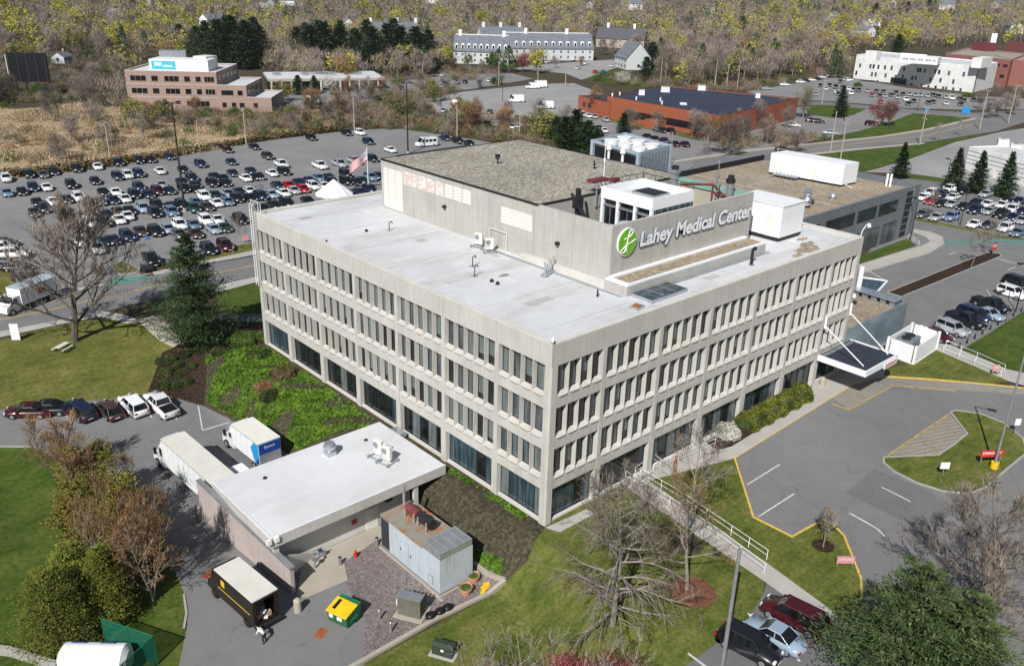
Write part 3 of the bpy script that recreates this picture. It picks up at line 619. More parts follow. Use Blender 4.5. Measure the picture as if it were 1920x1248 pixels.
q = MB(); q.box(14.52, 4.64, 17.95, 36.78, PY0-.52, 18.03, MAT['roof_gravel_tan']); q.build('gravel_ledge', B)
# louvred panels
def louvre(y0, y1, z0, z1, red=0):
    m = MB(); m.box(PX0-.05, y0, z0, PX0-.005, y1, z1, MAT['offwhite']); n = int((z1-z0)/.17)
    rg = random.Random(int(y0*100))
    for i in range(n):
        for k in range(3):
            a = y0+.06+(y1-y0-.12)*k/3; b = y0+.03+(y1-y0-.12)*(k+1)/3; z = z0+.1+i*.17+.045*k
            if z+.06 > z1: continue
            mm = MAT['red_fade'] if red and rg.random() < red else MAT['conc_pale' if (i+k) % 2 else 'offwhite']
            m.box(PX0-.075, a, z, PX0-.05, b, z+.055, mm)
    m.build('louvre', B)
for a, b in ((44.0, 44.95), (42.45, 43.85), (41.0, 42.35)): louvre(a, b, 17.2, 22.1)
ys = [40.7, 39.2, 37.6, 36.0, 34.3, 32.6, 31.0, 29.4]
for i, y in enumerate(ys): louvre(y-1.42, y, 20.75, 22.3, [.75, .8, .3, .7, .5, 0, 0, 0][i])
louvre(18.05, 22.85, 19.95, 21.7)
# sign: disc and letters, parts of the building
def text_mesh(s, size, ext, mat, bold=.0, shear=.0, edge=None):
    c = bpy.data.curves.new('text', 'FONT'); c.body = s; c.size = size; c.extrude = ext; c.offset = bold; c.shear = shear; c.resolution_u = 4
    o = bpy.data.objects.new('text_tmp', c); COL.objects.link(o)
    bpy.context.view_layer.update(); dg = bpy.context.evaluated_depsgraph_get()
    me = bpy.data.meshes.new_from_object(o.evaluated_get(dg)); bpy.data.objects.remove(o); bpy.data.curves.remove(c)
    me.materials.clear(); me.materials.append(mat)
    if edge:
        me.materials.append(edge); 
        for f in me.polygons: f.material_index = 0 if abs(f.normal.z) > .6 else 1
    return me
def fit_text(s, width, height, ext, mat, bold=0, shear=0, edge=None):
    me = text_mesh(s, 1.0, .5, mat, bold, shear, edge); co = np.empty(len(me.vertices)*3, np.float32); me.vertices.foreach_get('co', co); co = co.reshape(-1, 3)
    mn, mx = co.min(0), co.max(0); co[:, 0] = (co[:, 0]-mn[0])/(mx[0]-mn[0])*width; k = height/(mx[1]-mn[1]); co[:, 1] = (co[:, 1]-mn[1])*k; co[:, 2] *= ext
    me.vertices.foreach_set('co', co.ravel()); me.update(); return me
XF = Matrix(((1, 0, 0), (0, 0, -1), (0, 1, 0)))
def wall_text(name, s, x, y, z, width, height, ang, mat, parent, ext=.12, bold=.02, shear=.0, edge=None, label=None):
    """upright lettering whose reading direction has angle ang"""
    me = fit_text(s, width, height, ext, mat, bold, shear, edge); o = link(name, me, parent)
    o.location = (x, y, z); o.rotation_euler = (PI/2, 0, ang)
    if label: o['label'] = label
    return o
wall_text('sign_lettering', 'Lahey Medical Center', 18.45, PY0-.14, 19.86, 19.0, 2.05, 0, MAT['white'], B, .16, .034, .10, MAT['frame_blue'], 'raised white lettering on the penthouse wall')
d = MB(); n = 48
ring = lambda r, yy: [(16.58+r*.98*math.cos(2*PI*i/n), yy, 21.16+r*math.sin(2*PI*i/n)) for i in range(n)]
d.hull(ring(1.38, PY0-.02), ring(1.38, PY0-.20), MAT['white']); d.hull(ring(1.30, PY0-.20), ring(1.30, PY0-.23), MAT['logo_green'])
def stroke(pts, r):
    for a, b in zip(pts, pts[1:]):
        A = Vector((16.58+a[0]*1.3, PY0-.25, 21.16+a[1]*1.3)); Bv = Vector((16.58+b[0]*1.3, PY0-.25, 21.16+b[1]*1.3)); d.tube(A, Bv, r, r, MAT['white'], 6)
def bez(p0, p1, p2, p3, n=14): return [tuple((1-t)**3*a+3*(1-t)**2*t*b+3*(1-t)*t*t*c+t**3*e for a, b, c, e in zip(p0, p1, p2, p3)) for t in [i/n for i in range(n+1)]]
stroke(bez((-.42, .30), (.5, .25), (.75, .95), (.30, .88))+bez((.30, .88), (-.10, .75), (.0, -.35), (-.25, -.60)), .06)
stroke(bez((-.25, -.60), (-.50, -.95), (-.90, -.55), (-.62, -.50))+bez((-.62, -.50), (-.30, -.35), (-.15, -.12), (.1, -.12))+bez((.1, -.12), (.5, -.12), (.7, .12), (.94, .05)), .06)
stroke(bez((-.05, -.75), (-.1, -.3), (.05, -.1), (.25, -.15)), .035)
d.build('sign_disc', B)
# ---- glazed stair tower in the court
g = MB(); gx0, gx1, gy0, gy1, gt = 21.0, 27.6, 7.8, 14.7, 24.5
g.box(gx0, gy0, 23.35, gx1, gy0+.25, gt, MAT['white']); g.box(gx0, gy1-.25, 23.35, gx1, gy1, gt, MAT['white']); g.box(gx0, gy0+.25, 23.35, gx0+.25, gy1-.25, gt, MAT['white']); g.box(gx1-.25, gy0+.25, 23.35, gx1, gy1-.25, gt, MAT['white'])
g.box(gx0+.25, gy0+.25, 23.35, gx1-.25, gy1-.25, 23.75, MAT['roof_white2']); g.box(23.4, 9.6, 23.75, 26, 12.6, 24.1, MAT['galv']); g.box(23.6, 9.8, 24.1, 25.8, 12.4, 24.18, MAT['dark'])
for y in (gy0+.2, 10.1, 12.4, gy1-.2): g.box(gx0+.02, y-.16, 17.6, gx0+.3, y+.16, 23.35, MAT['white'])
g.box(gx0+.3, gy0+.3, 17.6, gx1-.3, gy1-.3, 23.34, MAT['glass_dark']); g.box(gx0+.06, gy0+.3, 22.6, gx0+.28, gy1-.3, 22.8, MAT['galv'])
for y in (9.2, 11.2, 13.5): g.box(gx0+.22, y-.03, 17.6, gx0+.3, y+.03, 22.6, MAT['galv'])
g.box(gx0+.1, gy0+.05, 22.5, gx1, gy0+.26, 23.34, MAT['glass_blue'])
for i in range(7): g.box(gx0+.5+i*.95, gy0+.02, 22.5, gx0+.56+i*.95, gy0+.05, 23.34, MAT['galv'])
for a, b in (((gx0+2, gy1-.1), (gx1, gy1-.1)), ((gx1-.1, gy0+.1), (gx1-.1, gy1-.1))):
    g.tube((a[0], a[1], 25.1), (b[0], b[1], 25.1), .035, .035, MAT['dark'], 5)
    for k in range(5): x = a[0]+(b[0]-a[0])*k/4; y = a[1]+(b[1]-a[1])*k/4; g.tube((x, y, gt), (x, y, 25.1), .03, .03, MAT['dark'], 5)
g.build('stair_tower', B)
# skylight on the roof
g = MB(); g.box(14.3, 1.6, 16.96, 19.6, 4.1, 17.3, MAT['galv']); g.box(14.4, 1.7, 17.3, 19.5, 4.0, 17.36, MAT['glass_blue'])
for i in range(1, 3): g.box(14.4+i*1.7, 1.7, 17.36, 14.46+i*1.7, 4.0, 17.4, MAT['galv'])
g.build('skylight', B)
# grille strip at the foot of the plinth
g = MB()
for i in range(60): g.box(15+i*.37, 3.75, 16.96, 15.18+i*.37, 4.2, 17.1, MAT['galv'])
g.build('roof_grating', B); g = MB()
for i in range(50): g.box(13.2, 4.5+i*.37, 16.96, 13.6, 4.68+i*.37, 17.08, MAT['galv'])
g.build('roof_grating', B)
def roof_thing(name, label, cat, x, y, z=16.96, group=None): return empty(name, (x, y, z), 0, label, cat, group)
# plant in the court
t = roof_thing('steel_gantry', 'dark steel gantry with diagonal braces beside the gravel roof', 'gantry', 17.4, 14.5, 17.6)
m = MB(); K = MAT['dark']; m.box(-.2, -.2, 0, .2, .2, 7.2, K); m.tube((-2.3, -3.2, 5.2), (1.6, 2.4, 5.9), .17, .17, K, 6); m.tube((.2, 0, 5.6), (2.2, -2.2, .1), .16, .16, K, 6); m.tube((0, 0, 6.2), (3.2, 2.2, 5.5), .14, .14, K, 6); m.build('frame', t)
m = MB(); m.box(-.5, -.3, 5.2, .5, .3, 6.3, K); m.build('hoist', t)
t = roof_thing('water_tank', 'pair of blue-grey cylindrical tanks in the roof court', 'tank', 18.4, 9.8, 17.6)
for dx in (-1.1, 1.1):
    m = MB(); m.tube((dx, 0, 0), (dx, 0, 4.3), .85, .85, MAT['bluegrey'], 18); m.tube((dx, 0, 4.3), (dx, 0, 4.45), .85, .5, MAT['bluegrey'], 18); m.build('tank', t)
t = roof_thing('exhaust_rack', 'rack of pale pipes with rusty red hoods on the gravel roof edge', 'ductwork', 23.6, 17.6, 23.02)
m = MB()
for i in range(4): m.tube((i*.6-.6, -.5, -1.5), (i*.6-.6, -.5, 1.1), .13, .13, MAT['galv'], 8)
m.box(-.9, -.9, .55, 1.6, -.1, .62, MAT['galv']); m.build('frame', t)
m = MB(); m.box(-1.3, -.5, 1.1, 1.1, .4, 1.45, MAT['maroon']); m.box(1.4, -.9, .9, 2.6, -.2, 1.3, MAT['maroon']); m.build('hood', t)
for (x, y, r, hh, lab) in ((33.4, 14.9, .5, 7.6, 'tall pale flue stack behind the glazed stair tower'), (36.0, 9.2, .42, 7.2, 'short silver flue with a dark cap beside the copper beam')):
    t = roof_thing('flue', lab, 'flue', x, y, 17.6); m = MB(); m.tube((0, 0, 0), (0, 0, hh-.9), r, r, MAT['galv'], 16); m.build('stack', t); m = MB(); m.tube((0, 0, hh-.9), (0, 0, hh-.5), r*1.25, r*1.25, MAT['galv'] if x < 35 else K, 16); m.tube((0, 0, hh-.5), (0, 0, hh-.1), r*.8, r*.8, K, 16); m.build('cap', t)
t = roof_thing('angle_brace', 'rusty red angle frame leaning in the roof court', 'frame', 33.2, 9.5, 17.6); m = MB(); m.tube((0, 0, 5.6), (1.6, -1.2, 4.6), .13, .13, MAT['maroon'], 6); m.tube((-2.2, 2.6, 6.3), (0, 0, 6.4), .16, .16, MAT['maroon'], 6); m.tube((0, 0, 6.4), (1.7, -1.4, 4.4), .13, .13, MAT['maroon'], 6); m.tube((0, 0, 0), (0, 0, 6.4), .12, .12, MAT['maroon'], 6); m.build('frame', t)
def mast(label, px, py, z, hh, mat='white', r=.06, dish=0, name='antenna_mast'):
    q = at(px, py, z); t = empty(name, q, 0, label, 'antenna'); m = MB(); m.tube((0, 0, 0), (0, 0, hh), r, r*.7, MAT[mat], 8); m.build('mast', t)
    m = MB(); m.tube((0, 0, hh*.55), (0, 0, hh*.62), r*2.4, r*2.4, MAT[mat], 8); m.tube((0, 0, hh*.93), (0, 0, hh), r*2, r*1.5, MAT[mat], 8); m.build('antenna', t); return t
mast('thin pale mast on the gravel roof near its right edge', 1131, 345, 23.02, 4.6)
mast('slender grey mast with a crossbar behind the green copper beam', 1341, 375, 22, 4.4, 'steel', .09)
t = mast('short mast with box fixings in the middle of the gravel roof', 933, 308, 23.02, 1.1, 'dark', .09); m = MB(); m.box(-.9, -.6, 0, .9, -.3, .12, MAT['conc_walk']); m.box(-.25, -.2, .8, .25, .2, 1.2, MAT['dark']); m.build('base', t)
mast('small black vent pipe on the right of the gravel roof', 1114, 317, 23.02, 1.0, 'black', .09, name='vent_pipe')['category'] = 'vent'
# white box housings by the sign and units on the white roof
t = roof_thing('white_plant_room', 'white sheet metal plant room right of the sign wall', 'plant room', 41.2, 3.8)
m = MB(); m.box(.2, 1.7, .5, 4.9, 8.2, 4.1, MAT['white']); m.build('housing', t)
m = MB(); m.box(.12, 1.62, 4.1, 4.98, 8.28, 4.18, MAT['white']); m.build('roof', t)
m = MB(); m.box(.3, 1.8, 0, 4.8, 8.1, .5, MAT['dark']); m.build('base', t)
m = MB(); m.hull([(5.0, 3.0, .9), (7.3, 3.0, .7), (7.3, 6.6, .7), (5.0, 6.6, .9)], [(5.0, 3.0, 3.0), (6.2, 3.2, 2.9), (6.2, 6.4, 2.9), (5.0, 6.6, 3.0)], MAT['white']); m.build('intake_hood', t)
m = MB(); m.box(.12, 2.6, .5, .2, 3.6, 3.2, MAT['offwhite']); m.build('door', t)
def split_unit(name, label, q, z, ang, stacked, group):
    t = empty(name, (q[0], q[1], z), ang, label, 'air conditioner', group)
    for k, (dx, dy) in enumerate(stacked):
        m = MB(); m.box(dx-.45, dy-.17, .3, dx+.45, dy+.17, 1.5, MAT['offwhite']); 
        for i in range(7): m.box(dx-.46, dy-.19, .45+i*.14, dx+.1, dy-.17, .49+i*.14, MAT['galv'])
        m.build('cabinet', t)
        m = MB(); m.tube((dx-.15, dy-.20, 1.1), (dx-.15, dy-.23, 1.1), .26, .26, MAT['steel'], 16); m.build('fan', t)
    m = MB()
    for dx in (-.6, .6): m.box(dx-.04, -.8, .05, dx+.04, .9, .12, MAT['steel']); m.box(dx-.04, -.6, .12, dx+.04, -.5, .3, MAT['steel']); m.box(dx-.04, .6, .12, dx+.04, .7, .3, MAT['steel'])
    m.box(-.8, -.7, .12, .8, -.62, .2, MAT['steel']); m.box(-.8, .5, .12, .8, .58, .2, MAT['steel']); m.build('stand', t); return t
split_unit('condenser_unit', 'white condenser unit close to the penthouse wall on the flat roof', at(898, 462, 16.96), 16.96, -1.2, [(0, 0)], 'condensers on the main roof')
split_unit('condenser_unit', 'smaller condenser with a visible fan, near end of its pair on the flat roof', at(917, 472, 16.96), 16.96, -.5, [(0, 0)], 'condensers on the main roof')
t = empty('pipe_bracket', at(945, 468, 16.96), 0, 'thin pipe loop fixed against the penthouse wall', 'pipe'); m = MB(); a = (14.35-t.location.x, 24.6-t.location.y); b = (14.35-t.location.x, 21.8-t.location.y); m.path([(a[0], a[1], 0), (a[0], a[1], 2.0), (b[0], b[1], 2.0), (b[0], b[1], 0)], .05, MAT['offwhite']); m.build('pipe', t)
def vents():
    K = MAT['dark']
    for i, (px, py, hh, r, lab, hook) in enumerate([(730, 432, .9, .05, 'thin hooked pipe on the white roof by the penthouse corner', 1), (886, 500, 1.0, .05, 'hooked vent pipe on the white roof in front of the condensers', 1), (890, 518, 1.0, .05, 'lower of the two hooked vent pipes in the middle of the white roof', 1), (922, 528, .25, .22, 'left one of two low black domes on the white roof', 0), (933, 533, .25, .22, 'right one of two low black domes on the white roof', 0), (687, 434, .25, .2, 'lone low black dome on the far left of the white roof', 0), (1120, 556, .7, .1, 'stubby black vent near the front parapet corner', 0), (1408, 497, 1.7, .16, 'tall black gooseneck vent on the roof strip below the sign', 1), (612, 453, .2, .12, 'tiny vent by the long parapet', 0)]):
        t = empty('roof_vent', at(px, py, 16.96), 0, lab, 'vent', 'vents on the main roof'); m = MB()
        if hook: m.path([(0, 0, 0), (0, 0, hh), (.35*hh**.5, 0, hh+.12), (.45, 0, hh-.15)], r, K, 6); m.box(-.3, -.3, 0, .3, .3, .08, MAT['galv'])
        else: m.tube((0, 0, 0), (0, 0, hh), r, r*.7, K, 12)
        m.build('pipe', t)
vents()
t = empty('pipe_rack', at(1030, 512, 16.96), .4, 'rack of upright pale pipes on a frame beside the penthouse', 'pipe rack'); m = MB(); m.box(-1.5, -.35, .1, 1.5, .35, .2, MAT['galv']); m.build('frame', t)
for k in range(5): m = MB(); m.tube((-1.2+k*.55, 0, .2), (-1.2+k*.55, 0, 1.5-.3*(k % 2)), .08, .08, MAT['galv'], 8); m.build('pipe', t)
t = empty('roof_drain_box', at(1194, 578, 16.96), .2, 'small metal box with a rusty top near the corner of the roof', 'box'); m = MB(); m.box(-.6, -.45, 0, .6, .45, .25, MAT['galv']); m.build('base', t); m = MB(); m.box(-.4, -.3, .25, .3, .3, .33, MAT['rust']); m.build('lid', t)
def roof_ladder_rail(name, px, py, z, ang, label):
    t = empty(name, at(px, py, z), ang, label, 'ladder rail'); m = MB()
    for sx in (-.35, .35): m.path([(sx, .5, 0), (sx, .5, 1.0), (sx, .3, 1.35), (sx, -.1, 1.45), (sx, -.5, 1.2), (sx, -.6, .6), (sx, -.6, -5.5)], .055, MAT['offwhite'])
    m.build('rail', t)
    m = MB()
    for k in range(16): m.tube((-.35, -.6, .3-k*.35), (.35, -.6, .3-k*.35), .03, .03, MAT['offwhite'], 5)
    m.build('rung', t)
t = empty('roof_ladder', (0, 50.9, 17.24), 0, 'white hooped ladder rail at the far left corner of the roof', 'ladder'); m = MB()
for sy in (-.3, .3): m.path([(.5, sy, 0), (.5, sy, 1.1), (.2, sy, 1.5), (-.3, sy, 1.5), (-.6, sy, 1.0), (-.6, sy, -9)], .04, MAT['white'])
for k in range(26): m.tube((-.6, -.3, .4-k*.36), (-.6, .3, .4-k*.36), .03, .03, MAT['white'], 5)
m.build('rail', t)
t = empty('goose_neck_light', (LX-.3, .3, 17.24), .3, 'white curved goose neck light at the right roof corner', 'light'); m = MB(); m.path([(0, 0, 0), (.1, -.1, .8), (.6, -.3, 1.3), (1.2, -.5, 1.3)], .055, MAT['white']); m.build('arm', t); m = MB(); m.tube((1.2, -.5, 1.35), (1.3, -.55, 1.05), .2, .26, MAT['white'], 10); m.build('head', t)
t = empty('corner_camera', (.15, .15, 17.3), 0, 'small white security camera on the near roof corner', 'camera'); m = MB(); m.tube((0, 0, 0), (0, 0, .5), .08, .08, MAT['white'], 8); m.build('post', t); m = MB(); m.tube((0, 0, .5), (-.25, -.25, .3), .12, .12, MAT['white'], 8); m.build('housing', t)
for (px, py) in ((834, 388), (1046, 457)):
    q = Vector((PX0-.05, 0, 0)); dd = ray(px, py); tt = (PX0-.1-CAM[0])/dd[0]; w = CAM+dd*tt
    t = empty('wall_lamp', (PX0-.02, w[1], w[2]), 0, ('left' if px < 900 else 'right')+' one of two small dark lamps on the long penthouse wall', 'lamp', 'lamps on the penthouse wall'); m = MB(); m.box(-.35, -.2, -.1, 0, .2, .2, MAT['dark']); m.build('housing', t)
# ------------------------------------------------------------------ other buildings
def wallpt(px, py, A, Bp):
    """where the sight line meets the vertical wall A-B: distance along it and height"""
    A = Vector(A[:2]); Bv = Vector(Bp[:2]); d = (Bv-A).normalized(); n = Vector((-d.y, d.x)); r = ray(px, py)
    t = ((A.x-CAM[0])*n.x+(A.y-CAM[1])*n.y)/(r[0]*n.x+r[1]*n.y); P = CAM+r*t
    return (Vector((P[0], P[1]))-A).dot(d), P[2]
def loc3(A, Bp, u, z, out=0.0):
    A = Vector(A[:2]); Bv = Vector(Bp[:2]); d = (Bv-A).normalized(); n = Vector((d.y, -d.x)); p = A+d*u+n*out; return (p.x, p.y, z)
def wbox(mb, A, Bp, u0, u1, z0, z1, d0, d1, mat):
    """box on the wall A-B, d measured outwards"""
    q = [loc3(A, Bp, u0, 0, d0)[:2], loc3(A, Bp, u1, 0, d0)[:2], loc3(A, Bp, u1, 0, d1)[:2], loc3(A, Bp, u0, 0, d1)[:2]]
    mb.prism(q, z0, z1, MAT[mat])
def win(par, A, Bp, u0, u1, z0, z1, glass='glass_dark', frame='frame_dark', mull=0, name='window'):
    m = MB(); t = min(.09, (u1-u0)*.12)
    wbox(m, A, Bp, u0, u1, z0, z0+t, .001, .07, frame); wbox(m, A, Bp, u0, u1, z1-t, z1, .001, .07, frame)
    wbox(m, A, Bp, u0, u0+t, z0+t, z1-t, .001, .07, frame); wbox(m, A, Bp, u1-t, u1, z0+t, z1-t, .001, .07, frame)
    wbox(m, A, Bp, u0+t, u1-t, z0+t, z1-t, .001, .03, glass)
    for i in range(mull): u = u0+(u1-u0)*(i+1)/(mull+1); wbox(m, A, Bp, u-t/2, u+t/2, z0+t, z1-t, .03, .06, frame)
    return m.build(name, par)
def block(par, poly, z0, z1, wall, roof, par_h=.5, cap='white', name='wall'):
    m = MB(); m.prism(poly, z0, z1-par_h, MAT[wall])
    n = len(poly); ar = sum(poly[i][0]*poly[(i+1) % n][1]-poly[(i+1) % n][0]*poly[i][1] for i in range(n)); P = poly if ar > 0 else poly[::-1]
    ins = []
    for i in range(n):
        a, b, c = Vector(P[i-1]), Vector(P[i]), Vector(P[(i+1) % n]); d1 = (b-a).normalized(); d2 = (c-b).normalized(); nn = (Vector((-d1.y, d1.x))+Vector((-d2.y, d2.x))); nn = nn/max(.3, nn.length_squared/2)
        ins.append(b+nn*.35)
    for i in range(n):
        q = [P[i], P[(i+1) % n], tuple(ins[(i+1) % n]), tuple(ins[i])]; m.prism(q, z1-par_h, z1-.06, MAT[wall]); m.prism(q, z1-.06, z1, MAT[cap])
    m.build(name, par)
    r = MB(); r.poly([(p[0], p[1], z1-par_h+.03) for p in ins], MAT[roof]); r.build('roof', par)
def rect(A, Bp, depth):
    """rectangle with front A->B (B to the right seen from outside), depth behind"""
    A = Vector(A[:2]); Bv = Vector(Bp[:2]); d = (Bv-A).normalized(); n = Vector((-d.y, d.x)); return [tuple(A), tuple(Bv), tuple(Bv+n*depth), tuple(A+n*depth)]

# --- loading dock annex
AN = empty('loading_dock_building', (-10.5, 17.5, ZD), 0, 'low loading dock with a wide white flat roof and overhanging concrete fascia', 'building')
def rel(o, mb):
    L = o.location; mb.v = [(v[0]-L.x, v[1]-L.y, v[2]-L.z) for v in mb.v]; return mb
m = MB(); m.box(-18.6, 13.7, -3.7, -4.6, 22.4, .15, MAT['conc_pale']); m.box(-4.6, 14.6, -3.7, -2.0, 22.4, .15, MAT['conc_pale']); rel(AN, m).build('wall', AN)
m = MB(); m.box(-19.76, 12.1, .15, -1.5, 12.45, 1.08, MAT['conc']); m.box(-19.76, 22.95, .15, -1.5, 23.3, 1.08, MAT['conc']); m.box(-19.76, 12.45, .15, -19.4, 22.95, 1.08, MAT['conc']); m.box(-1.85, 12.45, .15, -1.5, 22.95, 1.08, MAT['conc']); m.box(-19.4, 12.45, .15, -1.85, 22.95, .6, MAT['conc']); rel(AN, m).build('fascia', AN)
m = MB(); m.box(-19.72, 12.14, 1.08, -1.54, 23.26, 1.14, MAT['roof_white2']); m.box(-19.76, 12.1, 1.14, -1.5, 12.22, 1.2, MAT['white']); m.box(-19.76, 12.22, 1.14, -19.64, 23.3, 1.2, MAT['white']); rel(AN, m).build('roof', AN)
m = MB(); m.box(-1.49, 20.2, .3, -.3, 21.9, .75, MAT['galv']); rel(AN, m).build('duct', AN)
for x, y in ((-4.9, 12.4), (-19.2, 12.5)): m = MB(); m.box(x-.22, y-.18, ZD-.1, x+.22, y+.18, .15, MAT['conc']); rel(AN, m).build('column', AN)
m = MB(); m.box(-9.6, 13.62, -3.45, -8.3, 13.7, -1.3, MAT['offwhite']); rel(AN, m).build('door', AN)
m = MB(); m.hull([(-19.0, 11.9, ZD-.1), (-15.2, 13.3, ZD-.1), (-15.2, 13.6, ZD-.1), (-19.0, 12.2, ZD-.1)], [(-19.0, 11.9, -.9), (-15.2, 13.3, -3.2), (-15.2, 13.6, -3.2), (-19.0, 12.2, -.9)], MAT['conc_pale']); rel(AN, m).build('ramp_wall', AN)
PWL = empty('screen_wall', (-19.7, 17.5, ZD), 0, 'long pink stucco screen wall with a grey coping beside the loading dock', 'wall')
m = MB(); a0, a1 = (-19.07, 10.1), (-20.35, 24.9); dn = Vector((a1[0]-a0[0], a1[1]-a0[1])).normalized(); nn = (-dn.y*.17, dn.x*.17)
q = [(a0[0]-nn[0], a0[1]-nn[1]), (a0[0]+nn[0], a0[1]+nn[1]), (a1[0]+nn[0], a1[1]+nn[1]), (a1[0]-nn[0], a1[1]-nn[1])]
zt = [-.95, -.95, .80, .80]; m.hull([(x, y, ZD-.3) for x, y in q], [(x, y, z) for (x, y), z in zip(q, zt)], MAT['pink']); rel(PWL, m).build('wall', PWL)
m = MB(); k = 1.5; q2 = [(a0[0]-nn[0]*k, a0[1]-nn[1]*k-.1), (a0[0]+nn[0]*k, a0[1]+nn[1]*k-.1), (a1[0]+nn[0]*k, a1[1]+nn[1]*k), (a1[0]-nn[0]*k, a1[1]-nn[1]*k)]
m.hull([(x, y, z) for (x, y), z in zip(q2, zt)], [(x, y, z+.14) for (x, y), z in zip(q2, zt)], MAT['pole_grey']); rel(PWL, m).build('coping', PWL)
# things on the annex roof
t = empty('roof_ventilator', at(619, 852, 1.14), 0, 'round galvanised roof fan on the loading dock roof', 'ventilator'); m = MB(); m.box(-.45, -.45, 0, .45, .45, .45, MAT['galv']); m.build('base', t); m = MB(); m.tube((0, 0, .45), (0, 0, .7), .35, .35, MAT['galv'], 18); m.tube((0, 0, .7), (0, 0, 1.05), .58, .62, MAT['galv'], 20); m.tube((0, 0, 1.05), (0, 0, 1.35), .55, .48, MAT['steel'], 20); m.build('hood', t)
split_unit('condenser_unit', 'tall white condenser behind its twin on the loading dock roof', at(710, 856, 1.14), 1.14, -1.3, [(0, 0)], 'condensers on the dock roof').scale = (1.1, 1.1, 1.25)
split_unit('condenser_unit', 'white condenser standing in front of its twin on the loading dock roof', at(726, 866, 1.14), 1.14, -1.3, [(0, 0)], 'condensers on the dock roof').scale = (1.1, 1.1, 1.15)
for i, (px, py) in enumerate(((497, 896), (686, 825))):
    t = empty('roof_vent', at(px, py, 1.14), 0, ('dark round drain near the left end of the dock roof', 'dark round drain beside the condensers on the dock roof')[i], 'drain', 'drains on the dock roof'); m = MB(); m.tube((0, 0, 0), (0, 0, .12), .22, .16, MAT['dark'], 14); m.build('cover', t)
for i, (x, y, ang) in enumerate(((-19.5, 12.3, 0), )):
    t = empty('floodlight', (x, y, .9), ang, 'pair of white floodlights on the dock roof corner', 'floodlight')
    for dx in (-.45, .25): m = MB(); m.box(dx-.2, -.4, -.2, dx+.2, -.15, .25, MAT['white']); m.build('lamp', t)
t = empty('wall_fitting', (-10.9, 13.6, -1.9), 0, 'red and grey pipe fitting on the grey dock wall', 'fitting'); m = MB(); m.box(-.25, -.12, -.2, .25, 0, .2, MAT['red']); m.build('box', t)
t = empty('wall_light', (-7.2, 13.6, -1.0), 0, 'dark twin lamp on the dock wall behind the generator', 'lamp'); m = MB(); m.box(-.35, -.3, -.15, .35, 0, .15, MAT['dark']); m.build('housing', t)

# --- generator house in the yard
GN = empty('generator_house', (-8.3, 6.2, ZD), 0, 'pale blue-grey generator container with rusty roof in the gravel yard', 'generator')
m = MB(); m.box(-1.75, -4.3, .35, 1.75, 3.0, 3.55, MAT['gen_paint']); m.box(-1.75, 3.0, .35, 1.75, 4.3, 3.55, MAT['steel']); m.build('body', GN)
m = MB(); m.box(-1.95, -4.5, -.1, 1.95, 4.5, .18, MAT['conc_tan']); m.box(-1.8, -4.35, .18, 1.8, 4.35, .35, MAT['steel']); m.build('base', GN)
m = MB(); m.box(-1.8, -1.9, 3.55, 1.8, 4.35, 3.68, MAT['rusty_roof']); m.build('roof', GN)
m = MB(); m.box(-1.7, -4.28, 3.56, 1.7, -1.95, 4.25, MAT['galv'])
for i in range(4): m.box(-1.55+i*.8, -4.1, 4.25, -.95+i*.8, -2.1, 4.3, MAT['steel'])
m.build('radiator_hood', GN)
for y in (2.0, .1): m = MB(); m.tube((.2, y+.85, 4.35), (.2, y-.85, 4.35), .48, .48, MAT['maroon'] if y > 1 else MAT['dark'], 20); m.build('silencer', GN)
m = MB(); m.tube((.2, 3.4, 3.68), (.2, 3.4, 6.3), .14, .14, MAT['galv'], 12); m.tube((.2, 2.85, 4.35), (.2, 3.4, 4.35), .16, .16, MAT['galv'], 10)
for y in (2.6, 1.3, .7, -.5): m.box(-.35, y-.05, 3.68, -.25, y+.05, 4.6, MAT['pole_wood']); m.box(.65, y-.05, 3.68, .75, y+.05, 4.6, MAT['pole_wood'])
m.build('exhaust_pipe', GN)
for y0, y1 in ((1.1, 2.4), (-.4, .9)): m = MB(); m.box(-1.79, y0, .5, -1.752, y1, 3.0, MAT['gen_paint']); m.box(-1.81, y0+.1, 1.6, -1.79, y0+.2, 1.9, MAT['dark']); m.build('door', GN)
m = MB()
for i in range(9): m.box(-1.79, 3.08+i*.13, .5, -1.752, 3.13+i*.13, 3.4, MAT['dark'])
m.build('louvre', GN)
m = MB(); m.box(-1.79, -3.4, .7, -1.752, -2.7, 1.5, MAT['steel']); m.box(-1.8, -3.34, .76, -1.79, -2.76, 1.44, MAT['gen_paint']); m.build('hatch', GN)

# --- the grey wing behind
WG = empty('grey_wing', (90, 40, 0), 0, 'two storey dark grey panelled wing with tan gravel roof behind the main building', 'building')
WA, WB = (62, 23.4), (120.2, 23.4); WH = 9.8
m = MB(); poly = [(62, 23.4), (120.2, 23.4), (120.2, 57.8), (62, 57.8)]; m.prism(poly, -.2, WH-1.25, MAT['wing_grey'])
for a, b, c, d in ((62, 23.4, 120.2, 23.8), (62, 57.4, 120.2, 57.8), (62, 23.8, 62.4, 57.4), (119.8, 23.8, 120.2, 57.4)): m.box(a, b, WH-1.25, c, d, WH-.08, MAT['wing_grey']); m.box(a-.03, b-.03, WH-.08, c+.03, d+.03, WH, MAT['steel'])
rel(WG, m).build('wall', WG)
m = MB(); m.box(62.4, 23.8, WH-1.25, 119.8, 57.4, WH-1.15, MAT['roof_gravel_tan']); 
for y in (33, 45): m.box(62.5, y, WH-1.15, 104, y+.25, WH-1.1, MAT['conc_walk'])
m.box(95, 24, WH-1.15, 95.25, 57, WH-1.1, MAT['conc_walk']); rel(WG, m).build('roof', WG)
